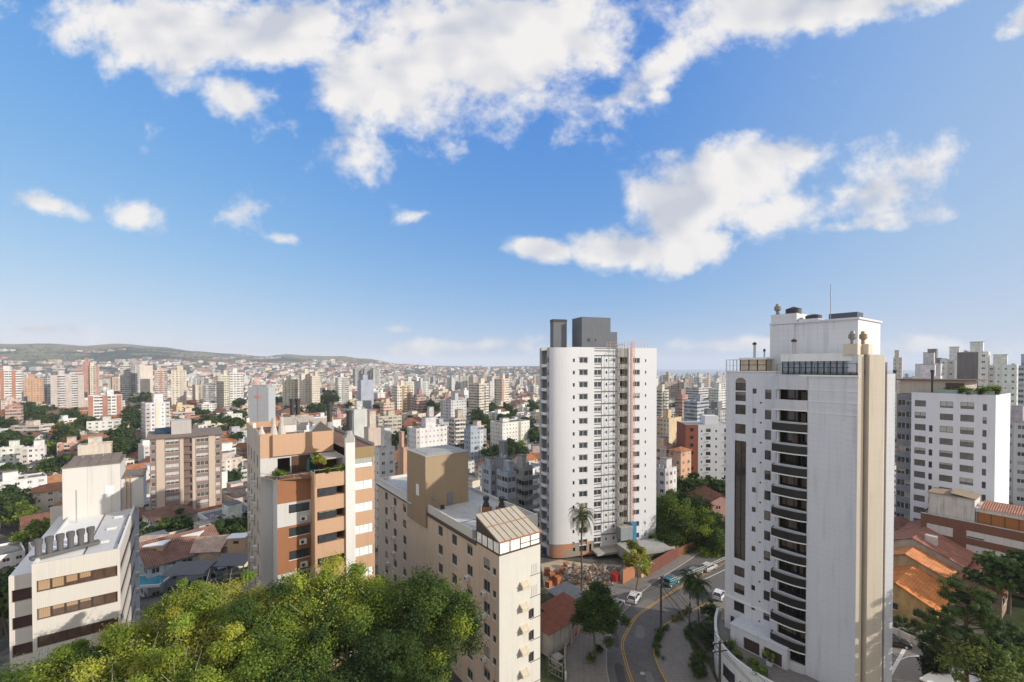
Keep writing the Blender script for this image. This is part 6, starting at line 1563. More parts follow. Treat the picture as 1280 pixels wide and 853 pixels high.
def house(O, ang, w, d, h, rise, wallcol, roofcol, label, axis='x', chimney=None, windows=True):
    root = empty('house', O, ang, label, 'house')
    b = MB(); b.box(0, w, 0, d, 0, h, 0, col=wallcol)
    if axis == 'x':
        for x in (0, w): f = [(x, 0, h), (x, d, h), (x, d / 2, h + rise)]; b.face(f if x else f[::-1], 0, None, wallcol)
    else:
        for y in (0, d): f = [(0, y, h), (w, y, h), (w / 2, y, h + rise)]; b.face(f[::-1] if y else f, 0, None, wallcol)
    b.build('wall', PLAIN, root)
    b = MB(); gable(b, 0, w, 0, d, h + .14, rise, axis, roofcol); roof = b.build('roof', ROOF_TILE, root)
    if chimney: one('chimney', ST_W, lambda b: b.box(chimney[0] - .7, chimney[0] + .7, chimney[1] - .9, chimney[1] + .9, h + rise * .3, h + rise + chimney[2]), roof)
    if windows:
        for k in range(int(w // 3.2)):
            put_window(root, (0, 0), 0, .9 + 3.2 * k, max(.9, h - 2.1), window_mesh(1.4, 1.1, BROWNM, GLASS, 2, 1), -.14)
        for k in range(int(d // 3.5)):
            put_window(root, (0, d), LEFT, .9 + 3.5 * k, max(.9, h - 2.1), window_mesh(1.4, 1.1, BROWNM, GLASS, 2, 1), -.14)
    return root
ST_W = paint('stained_white_wall', (.58, .54, .49), .9, .2, .5)
def right_side():
    # tiled houses just right of the balcony tower: gables towards the tower, front slopes in the sun
    def gabled(px, py, z, w, d, h, wc, rc, lab, chim=None):
        p = on(px, py, z) - D1 * (d / 2); house((p.x, p.y, 0), GA, w, d, h, z - h - .14, wc, rc, lab, 'x', chimney=chim)
    gabled(1120, 728, 6.4, 15, 11, 3.6, (.50, .34, .16), ORT, 'bright orange tiled house right beside the balcony tower')
    gabled(1132, 692, 8.2, 16, 12, 5.4, (.46, .35, .22), (.70, .29, .12), 'orange tiled house with a yellow gable behind the nearest one')
    gabled(1141, 672, 9.8, 20, 15, 6.4, (.44, .41, .36), REDT, 'long grey-walled house with a dull red tiled roof and white chimney', (3.0, 5.2, .6))
    gabled(1218, 722, 6.2, 11, 7, 4.4, (.30, .22, .17), (.52, .21, .13), 'low red roof house behind the pine crown')
    gabled(1112, 655, 8.6, 9, 9, 6.4, (.40, .36, .32), DKT, 'dark red roof squeezed between tower and white block')
    # pale debris-like sheet roof at the foot of the white block
    p = on(1130, 655, 7.0); r = empty('flat_roof_shed', (p.x, p.y, 0), GA, 'pale sheet-roofed annexe at the foot of the white block', 'shed'); one('wall', CONC, lambda b: b.box(-4, 5, -3, 3, 0, 6.5), r); one('roof', paint('pale_sheet', (.5, .52, .55), .7, .25, .3, tile=(1, 0), tilecol=.7), lambda b: b.box(-4.3, 5.3, -3.3, 3.3, 6.5, 6.7), r)
    # brown tiled apartment house with white shutters
    A = at(1151, 641, 99.0); root = empty('apartment_house', (A.x, A.y, 0), GA, 'brown tiled apartment house with white roller shutters and a stained roof tower', 'apartment house')
    BT = paint('brown_wall_tile', (.20, .095, .062), .85, .12, .2, tile=(.3, .3), tilecol=.8); T = A.z; L = 22.0
    SH = paint('roller_shutter', (.62, .60, .57), .7, .05, .15, tile=(0, .12), tilecol=.88)
    b = MB(); H = []
    for k in range(4):
        z = T - 3.3 - 2.9 * k
        H += [(1.0, 5.2, z - .6, z + 1.3, .12), (7.2, 15.2, z, z + 1.5, .12), (17.0, 21.0, z, z + 1.5, .12)]
    b.wall((0, 0), LEFT, L, 0, T, H, .12, 0); b.wall((0, -L), 0, 12, 0, T, (), mat=0); b.wall((0, 0), math.pi * 0, .01, 0, T, (), mat=0)
    b.wall((12, -L), math.pi / 2, L, 0, T, (), mat=0); b.wall((12, 0), math.pi, 12, 0, T, (), mat=0); b.face([(0, -L, T - .4), (12, -L, T - .4), (12, 0, T - .4), (0, 0, T - .4)], 1)
    b.box(-.05, .3, -L, .003, T - .003, T + .12, 2)
    b.build('wall', [BT, CONC, paint('coping', (.52, .50, .46), .8)], root)
    for h in H:
        n = max(1, int((h[1] - h[0]) / 2.0)); w = (h[1] - h[0]) / n
        for i in range(n):
            op = (i * 7 + int(h[2] * 3)) % 4 == 0
            wd = put_window(root, (0, 0), LEFT, h[0] + w * i, h[2], window_mesh(w - .03, h[3] - h[2], WHITE, GLASS_DARK, 1, 1, sill=False))
            sh = MB(); sh.box(.04, w - .07, .02, .06, .35 if op else .02, h[3] - h[2] - .02); sh.build('roller_shutter', SH, wd)
    b = MB(); b.wall((1.2, -1.0), LEFT, 7.2, T - .4, T + 4.6, [(3.0, 4.2, T + 1.0, T + 1.4, .1, 1)], .1, 0); b.box(1.25, 7, -8.2, -1.0, T - .4, T + 4.5, 0); b.box(.9, 7.2, -8.4, -.8, T + 4.6, T + 4.75, 1)
    b.face([(.9, -8.4, T + 4.76), (7.2, -8.4, T + 4.76), (7.2, -4.5, T + 5.3), (.9, -4.5, T + 5.3)], 1)
    b.build('roof_tower', [paint('mouldy_white', (.56, .53, .49), .95, .28, .6, scale=.5), paint('roof_moss', (.27, .21, .15), .95, .4, .2)], root)
    b = MB(); b.box(1.6, 8, -L + .5, -8.3, T - .4, T + 2.2, 1); b.box(1.2, 8.2, -L, -8.3, T + 2.2, T + 3.0, 0)
    b.box(1.5, 1.597, -L + .6, -8.6, T - .3, T + 2.1, 2); 
    for k in range(7): b.box(1.44, 1.5, -8.7 - 1.9 * k, -8.6 - 1.9 * k, T - .3, T + 2.1, 3)
    b.build('roof_storey', [ST_W, CONC, paint('wood_panel', (.36, .14, .045), .6, .2, .1, tile=(.5, 0), tilecol=.7), BROWNM], root)
    b = MB(); b.face([(1.0, -L, T + 3.0), (1.0, -9.0, T + 3.0), (6, -9.0, T + 3.9), (6, -L, T + 3.9)][::-1], 0, [(0, 0), (13, 0), (13, 5), (0, 5)], (.50, .25, .17)); b.build('tiled_canopy', ROOF_TILE, root)
    one('green_screen', paint('green_screen', (.10, .22, .16), .7), lambda b: b.box(.1, .16, -L, -L + 5, T, T + 1.0), root)
    # white ten-storey block
    A = at(1119.5, 490, 113.0); ang = GA - math.radians(2); root = empty('apartment_block', (A.x, A.y, 0), ang, 'white ten-storey block with planted roof terrace behind the orange roofs', 'apartment block')
    WB = paint('block_white', (.68, .675, .70), .8, .05, .1); GB = paint('block_grey', (.215, .215, .235), .85, .1, .1); T = 38.8; L = 16.5; g0 = 3.4
    FRG = paint('dark_grey_frame', (.12, .12, .125), .6); GM = glass('block_glass', (.06, .062, .06), (.48, .46, .42), .35, .1)
    b = MB(); H = []; W = []; n = 11
    for k in range(n):
        z = T - 3.4 - 2.9 * k
        for u, w, h in ((3.75, 2.05, 1.5), (8.3, 2.3, 1.5), (11.8, 2.25, 1.55)): H.append((u, u + w, z, z + h, .2)); W.append((u, z, window_mesh(w, h, FRG, GM, 2, 1, sill=False)))
        H.append((15.4, 16.05, z - .2, z + 1.3, .2)); W.append((15.4, z - .2, window_mesh(.65, 1.5, FRG, GLASS_DARK, 1, 1, sill=False)))
        if k >= 2: H.append((6.4, 7.05, z - .1, z + 1.4, .2)); W.append((6.4, z - .1, window_mesh(.65, 1.5, FRG, GLASS_DARK, 1, 1, sill=False)))
    H = [h for h in H]
    b.wall((0, -3.1), LEFT, L - 3.1 + .9, 0, T, [(h[0] - 3.1, h[1] - 3.1, *h[2:]) for h in H], .2, 0)
    HG = [(.1, 3.3, T - 3.6 - 2.9 * k, T - 2.1 - 2.9 * k, .5, 2) for k in range(n)]
    b.wall((2.2, 0.3), LEFT, 3.9, 0, T - .6, HG, .5, 1); b.wall((0, -3.6), math.pi, .01, 0, T, (), mat=0); b.wall((2.2, -3.1), math.pi, 2.2, 0, T, (), mat=0)
    b.wall((0, -L - .9 + 3.6 - 3.6), 0, 16, 0, T, (), mat=0); b.wall((16, -L - .9), math.pi / 2, L + 1.2, 0, T, (), mat=0); b.wall((16, .3), math.pi, 13.8, 0, T - .6, (), mat=1)
    b.face([(0.25, -L - .6, T - .5), (15.8, -L - .6, T - .5), (15.8, .2, T - .61), (2.3, .2, T - .61), (2.3, -3.2, T - .5), (.25, -3.2, T - .5)], 3)
    b.build('wall', [WB, GB, paint('loggia_glass_dark', (.12, .13, .13), .3), CONC], root)
    for u, z, me in W: put_window(root, (0, 0), LEFT, u, z, me)
    for k in range(n):
        for j in range(2): put_window(root, (2.2, .3), LEFT, .12 + 1.6 * j, T - 3.58 - 2.9 * k, window_mesh(1.56, 1.46, ALU, GLASS, 2, 1, sill=False), .2)
    b = MB(); b.box(3.0, 14, -12.0, .0, T - .5, T + 2.9, 0); b.box(2.2, 15, -14.0, 1.6, T + 2.9, T + 3.15, 1); b.box(2.95, 3.0, -11.8, -8.6, T + .2, T + 2.4, 2); b.build('penthouse', [paint('penthouse_beige', (.46, .40, .33), .8), paint('penthouse_roof', (.15, .095, .08), .8), BROWNM], root)
    one('glass_balustrade', paint('green_glass', (.20, .30, .27), .15, .1, 0, spec=.6), lambda b: b.box(.05, .1, -L - .7, -8, T, T + .9), root)
    for x, y in ((3.2, -6.2), (2.6, .9)): one('flue_pipe', DARKM, lambda b: [b.cyl((x, y), .28, T, T + 4.8, 0, 10), b.cyl((x, y), .4, T + 4.8, T + 5.5, 0, 10)], root)
    for i, (x, y, s) in enumerate(((1.0, -12.5, 1.4), (1.0, -14.6, 1.3), (1.0, -15.9, 1.7), (1.6, -9.5, 1.2))):
        q = Vector((math.cos(ang) * x - math.sin(ang) * y, math.sin(ang) * x + math.cos(ang) * y)); tree('roof_shrub', A.x + q.x, A.y + q.y, T - .4, 'bush', s, i, ['small shrub in the middle of the white block roof terrace', 'shrub right of centre on the white block roof terrace', 'largest shrub at the right end of the white block roof', 'shrub beside the brown door on the white block roof'][i], 'roof terrace shrubs', 'shrub')
    # trees, hedge and wall at the bottom right
    p = at(1210, 728, 52); tree('pine_tree', p.x, 52, p.z - 18.5, 'pine', .95, .5, 'tall loose pine in front of the orange roofs', cat='pine')
    def_tree('lime_near', seed=41, h=9, rad=3.6, cols=[(.16, .19, .05), (.12, .16, .04), (.09, .13, .035)], nclump=30, nleaf=260, size=.16, r0=.14, low=.2, cr=.25)
    p = at(1232, 805, 49); tree('light_green_tree', p.x, 49, p.z - 9, 'lime_near', 1.0, .2, 'pale green tree low beside the pine trunk', cat='tree')
    p = on(1166, 840, 3.0); tree('dark_conifer', p.x, p.y, 0, 'cypress', 1.5, 0, 'dark pointed conifer at the end of the parking yard', cat='conifer')
    p = at(1262, 690, 78); tree('broadleaf_tree', p.x, 78, p.z - 11, 'mid_a', 1.0, 1, 'leafy tree in front of the brown tiled house at the frame edge', cat='tree')
    p = at(1300, 790, 62); tree('broadleaf_tree', p.x, 62, p.z - 8, 'mid_a', .75, 2, 'dark tree at the right frame edge behind the pine', cat='tree')
    p = at(1262, 800, 58); tree('broadleaf_tree', p.x, 58, p.z - 8, 'mid_c', .8, 2, 'bright bushy tree right of the pine trunk', cat='tree')
    hedge('hedge', [on(x, y)[:2] for x, y in ((1108, 783), (1130, 792), (1160, 805), (1195, 820))], 1.5, 2.6, 'long dark green hedge between the yard and the orange house', DEEP + GREEN[:2], 0, 8)
    a, c = on(1108, 790), on(1200, 832); b = MB(); d = (c - a).normalized(); n = Vector((-d.y, d.x, 0)) * .1
    b.prism([tuple((v)[:2]) for v in (n, -n, c - a - n, c - a + n)][::-1], 0, 1.3); tag(b.build('yard_wall', ST_W, None, a), 'low pale wall along the foot of the long dark hedge', 'wall')
    p = on(1196, 868, 3.0); r = empty('guard_house', (p.x, p.y, 0), GA - .2, 'small white gatehouse with a flat roof at the bottom right', 'gatehouse'); one('wall', ST_W, lambda b: b.box(-1, 5.5, -1, 3, 0, 3.2), r); one('roof', WHITE, lambda b: [b.box(-1.3, 5.8, -1.3, 3.3, 3.2, 3.4)], r)
    one('window', GLASS_DARK, lambda b: b.box(.5, 2.2, -1.03, -1.003, 1.2, 2.2), r)
    p = on(1240, 838, 2.0); r = empty('pergola', (p.x, p.y, 0), GA - math.pi / 2, 'pale timber pergola among the plants at the bottom right', 'pergola'); TW = paint('weathered_timber', (.40, .33, .25), .9)
    one('beams', TW, lambda b: [b.bar((-3, y, 2.5), (4, y, 2.5), .2) for y in (0, 2)] + [b.bar((-3 + .6 * k, -.4, 2.7), (-3 + .6 * k, 2.4, 2.7), .1) for k in range(12)], r)
    for x in (-2.5, .5, 3.5):
        for y in (0, 2): one('post', TW, lambda b: b.box(x - .1, x + .1, y - .1, y + .1, 0, 2.4), r)
right_side()
# ------------------------------------------------------------------ the city beyond: hand-placed blocks, then the quarters that fill the valley
WHT, CRM, PNK, GRY, TANC, BRK, ORG, BLU, DGR, LGR, YLW, SAL = ((.68, .66, .62), (.64, .57, .46), (.58, .46, .40), (.38, .37, .36), (.52, .45, .37), (.44, .25, .20), (.56, .34, .22), (.36, .40, .45), (.22, .22, .225), (.55, .54, .52), (.60, .48, .29), (.60, .43, .34))
CNAME = {'WHT': 'white', 'CRM': 'cream', 'PNK': 'pinkish', 'GRY': 'grey', 'TANC': 'tan', 'BRK': 'brick-red', 'ORG': 'orange', 'BLU': 'blue-grey', 'DGR': 'dark grey', 'LGR': 'pale grey', 'YLW': 'ochre', 'SAL': 'salmon'}
PAL = {'WHT': WHT, 'CRM': CRM, 'PNK': PNK, 'GRY': GRY, 'TANC': TANC, 'BRK': BRK, 'ORG': ORG, 'BLU': BLU, 'DGR': DGR, 'LGR': LGR, 'YLW': YLW, 'SAL': SAL}
ROOFC = [(.30, .29, .28), (.20, .19, .18), (.38, .37, .35), (.25, .21, .18), (.16, .17, .19)]
TILEC = [(.40, .16, .075), (.33, .125, .07), (.27, .12, .08), (.44, .20, .10), (.24, .13, .10)]

def shell(b, w, d, h, col, bay, storey=2.9, x0=0.0, y0=0.0, z0=0.0, blank=(0, 0, 0, 0), base=0.0):
    """four walls whose UV counts bays and storeys (blank walls get no windows)"""
    P = [(x0, y0), (x0 + w, y0), (x0 + w, y0 + d), (x0, y0 + d)]
    for i in range(4):
        a, c = P[i], P[(i + 1) % 4]; L = (w, d, w, d)[i]; n = max(1, round(L / bay)); nv = max(1, round((h - base) / storey))
        if blank[i]: uv = [(-1, 0), (-1, 0), (-1, nv), (-1, nv)]
        else: uv = [(.002, 0), (n, 0), (n, nv), (.002, nv)]
        b.face([(*a, z0 + base), (*c, z0 + base), (*c, z0 + h), (*a, z0 + h)], 0, uv, col)
        if base: b.face([(*a, z0), (*c, z0), (*c, z0 + base), (*a, z0 + base)], 0, [(-1, 0)] * 4, col)
def parapet_roof(b, w, d, h, wallc, roofc, x0=0.0, y0=0.0, lip=.7):
    """parapet ring and a sunken roof deck. material 0 walls, 1 deck"""
    t = .22; z = h
    ring = [(x0, y0), (x0 + w, y0), (x0 + w, y0 + d), (x0, y0 + d)]; inn = [(x0 + t, y0 + t), (x0 + w - t, y0 + t), (x0 + w - t, y0 + d - t), (x0 + t, y0 + d - t)]
    for i in range(4):
        a, c, e, f = ring[i], ring[(i + 1) % 4], inn[(i + 1) % 4], inn[i]
        b.face([(*a, z), (*c, z), (*c, z + lip), (*a, z + lip)], 0, None, wallc); b.face([(*e, z + .02), (*f, z + .02), (*f, z + lip), (*e, z + lip)], 0, None, wallc); b.face([(*a, z + lip), (*c, z + lip), (*e, z + lip), (*f, z + lip)], 0, None, wallc)
    b.face([(*p, z + .02) for p in inn], 1, None, roofc)
def jit(rnd, c, a=.08):
    k = 1 + rnd.uniform(-a, a); return tuple(max(.02, x * k * (1 + rnd.uniform(-.03, .03))) for x in c)

class Spec: pass
def block_parts(s, body, roof, top, balc, frame=(0, 0, 0, 1, 0)):
    """fill four builders with the shapes of one building (local frame)"""
    rnd = random.Random(s.seed); w, d, h = s.w, s.d, s.h
    if s.kind == 'house':
        shell(body, w, d, h, s.col, 3.0)
        if s.axis == 'x':
            for x in (0, w): f = [(x, 0, h), (x, d, h), (x, d / 2, h + s.rise)]; body.face(f if x else f[::-1], 0, [(-1, 0)] * 3, s.col)
        else:
            for y in (0, d): f = [(0, y, h), (w, y, h), (w / 2, y, h + s.rise)]; body.face(f[::-1] if y else f, 0, [(-1, 0)] * 3, s.col)
        gable(roof, 0, w, 0, d, h + .12, s.rise, s.axis, s.rcol, .45, 2)
        return
    shell(body, w, d, h, s.col, s.bay, s.st, blank=s.blank)
    if s.kind == 'tiled':
        e = .5; r = min(w, d) * .22
        a, c = (min(w, d) / 2,) * 2
        q = [(-e, -e, h), (w + e, -e, h), (w + e, d + e, h), (-e, d + e, h)]
        if w >= d: m = [(d / 2, d / 2, h + r), (w - d / 2, d / 2, h + r)]; F4 = [(q[0], q[1], m[1], m[0]), (q[2], q[3], m[0], m[1]), (q[1], q[2], m[1]), (q[3], q[0], m[0])]
        else: m = [(w / 2, w / 2, h + r), (w / 2, d - w / 2, h + r)]; F4 = [(q[1], q[2], m[1], m[0]), (q[3], q[0], m[0], m[1]), (q[0], q[1], m[0]), (q[2], q[3], m[1])]
        for f in F4:
            u = (Vector(f[1]) - Vector(f[0])).normalized(); n = u.cross(Vector(f[2]) - Vector(f[0])).normalized(); v = n.cross(u)
            roof.face(f, 2, [((Vector(p) - Vector(f[0])).dot(u), (Vector(p) - Vector(f[0])).dot(v)) for p in f], s.rcol)
        roof.face([(p[0], p[1], h - .1) for p in reversed(q)], 1, None, (.4, .38, .35))
        for i in range(4): a, c = q[i], q[(i + 1) % 4]; roof.face([(a[0], a[1], h - .1), (c[0], c[1], h - .1), c, a], 2, None, s.rcol)
    else:
        parapet_roof(roof, w, d, h, s.col, s.rcol)
        if s.kind == 'sheet': pass
    if s.h > 7 and s.kind != 'tiled':
        tw, td = min(w * .45, rnd.uniform(3.5, 6)), min(d * .5, rnd.uniform(3.5, 6)); tx, ty = rnd.uniform(.1, .9) * (w - tw), rnd.uniform(.2, .8) * (d - td); th = rnd.uniform(2.6, 4.5) + (2.5 if s.h > 25 else 0)
        top.box(tx, tx + tw, ty, ty + td, h, h + th, 0, 1, s.tcol); top.box(tx - .15, tx + tw + .15, ty - .15, ty + td + .15, h + th, h + th + .18, 1, 1, s.rcol)
        for _ in range(rnd.randint(0, 3)):
            x, y = rnd.uniform(.5, w - 1.5), rnd.uniform(.5, d - 1.5); top.box(x, x + rnd.uniform(.6, 1.2), y, y + rnd.uniform(.6, 1.2), h, h + rnd.uniform(.8, 1.8), 1, 1, (.45, .44, .43))
    if s.balcony:
        n = max(1, round(h / s.st)); bw = s.balcony; x = s.bx * (w - bw)
        for k in range(1, n):
            z = k * h / n; balc.box(x, x + bw, -1.1, -.004, z - .12, z + .0, 0, None, s.tcol); balc.box(x, x + bw, -1.1, -1.0, z, z + 1.0, 0, None, s.bcol)
            balc.box(x, x + .1, -1.0, -.004, z, z + 1.0, 0, None, s.bcol); balc.box(x + bw - .1, x + bw, -1.0, -.004, z, z + 1.0, 0, None, s.bcol)
    for fy in getattr(s, 'lstrip', ()): body.box(-.25, -.004, fy * d, fy * d + s.sw, 0, h + .5, 0, None, s.scol, us=0, vs=0)
    if s.strip:      # vertical accent band in another colour, slightly proud
        for fx in s.strip: body.box(fx * w, fx * w + s.sw, -.25, -.004, 0, h + .5, 0, None, s.scol, us=0, vs=0)

def realise(s):
    """one thing: body mesh at top level, roof / rooftop box / balconies as children"""
    body, roof, top, balc = MB(), MB(), MB(), MB(); block_parts(s, body, roof, top, balc)
    body.uv = [[(u if u > 0 else -1, v) for u, v in f] if all(u <= 0 for u, v in f) else f for f in body.uv]
    o = body.build(s.name, [FAC[s.style]], None, (s.x, s.y, s.z), s.ang)
    roof.build('roof', [PLAIN, ROOF_FLAT, ROOF_TILE], o)
    if top.f: top.build('rooftop_box', [PLAIN, ROOF_FLAT], o)
    if balc.f: balc.build('balcony', [PLAIN], o)
    s.obj = o; tag(o, None, s.cat); return o

def corners(s):
    c, sn = math.cos(s.ang), math.sin(s.ang)
    return [(s.x + c * x - sn * y, s.y + sn * x + c * y) for x, y in ((0, 0), (s.w, 0), (s.w, s.d), (0, s.d))]
def screen(s, extra=0.0):
    z0, z1 = s.z, s.z + s.h + extra; P = [proj((x, y, z)) for x, y in corners(s) for z in (z0, z1)]
    return min(p[0] for p in P), max(p[0] for p in P), min(p[1] for p in P), max(p[1] for p in P)
def base_spec(x, y, ang, w, d, h, col, seed, kind='flat'):
    s = Spec(); rnd = random.Random(seed); s.seed = seed; s.x, s.y, s.ang, s.w, s.d, s.h = x, y, ang, w, d, h; s.col = col; s.kind = kind
    s.z = min(ground(*p) for p in [(x, y)]) - 1.5; s.h = h + 1.5; s.st = 2.9; s.bay = rnd.choice((2.4, 2.8, 3.2, 3.8)); s.style = rnd.choice((0, 0, 0, 1, 1, 2, 3)); s.blank = tuple(int(rnd.random() < q) for q in (.06, .25, .2, .25))
    s.rcol = rnd.choice(TILEC) if kind in ('house', 'tiled') else rnd.choice(ROOFC); s.rcol = jit(rnd, s.rcol, .15); s.tcol = jit(rnd, col, .06); s.bcol = jit(rnd, rnd.choice((WHT, col, GRY, col)), .05)
    s.balcony = 0; s.bx = rnd.random(); s.strip = (); s.sw = 1.2; s.scol = col; s.axis = 'x' if w >= d else 'y'; s.rise = min(w, d) * .24; s.name = 'house' if kind == 'house' else ('tower_block' if h > 30 else 'building'); s.cat = 'house' if kind == 'house' else ('tower block' if h > 30 else 'building')
    s.label = None; s.cname = 'pale'; s.hand = False; s.roofname = 'tiled roof' if kind in ('house', 'tiled') else 'flat roof'
    return s

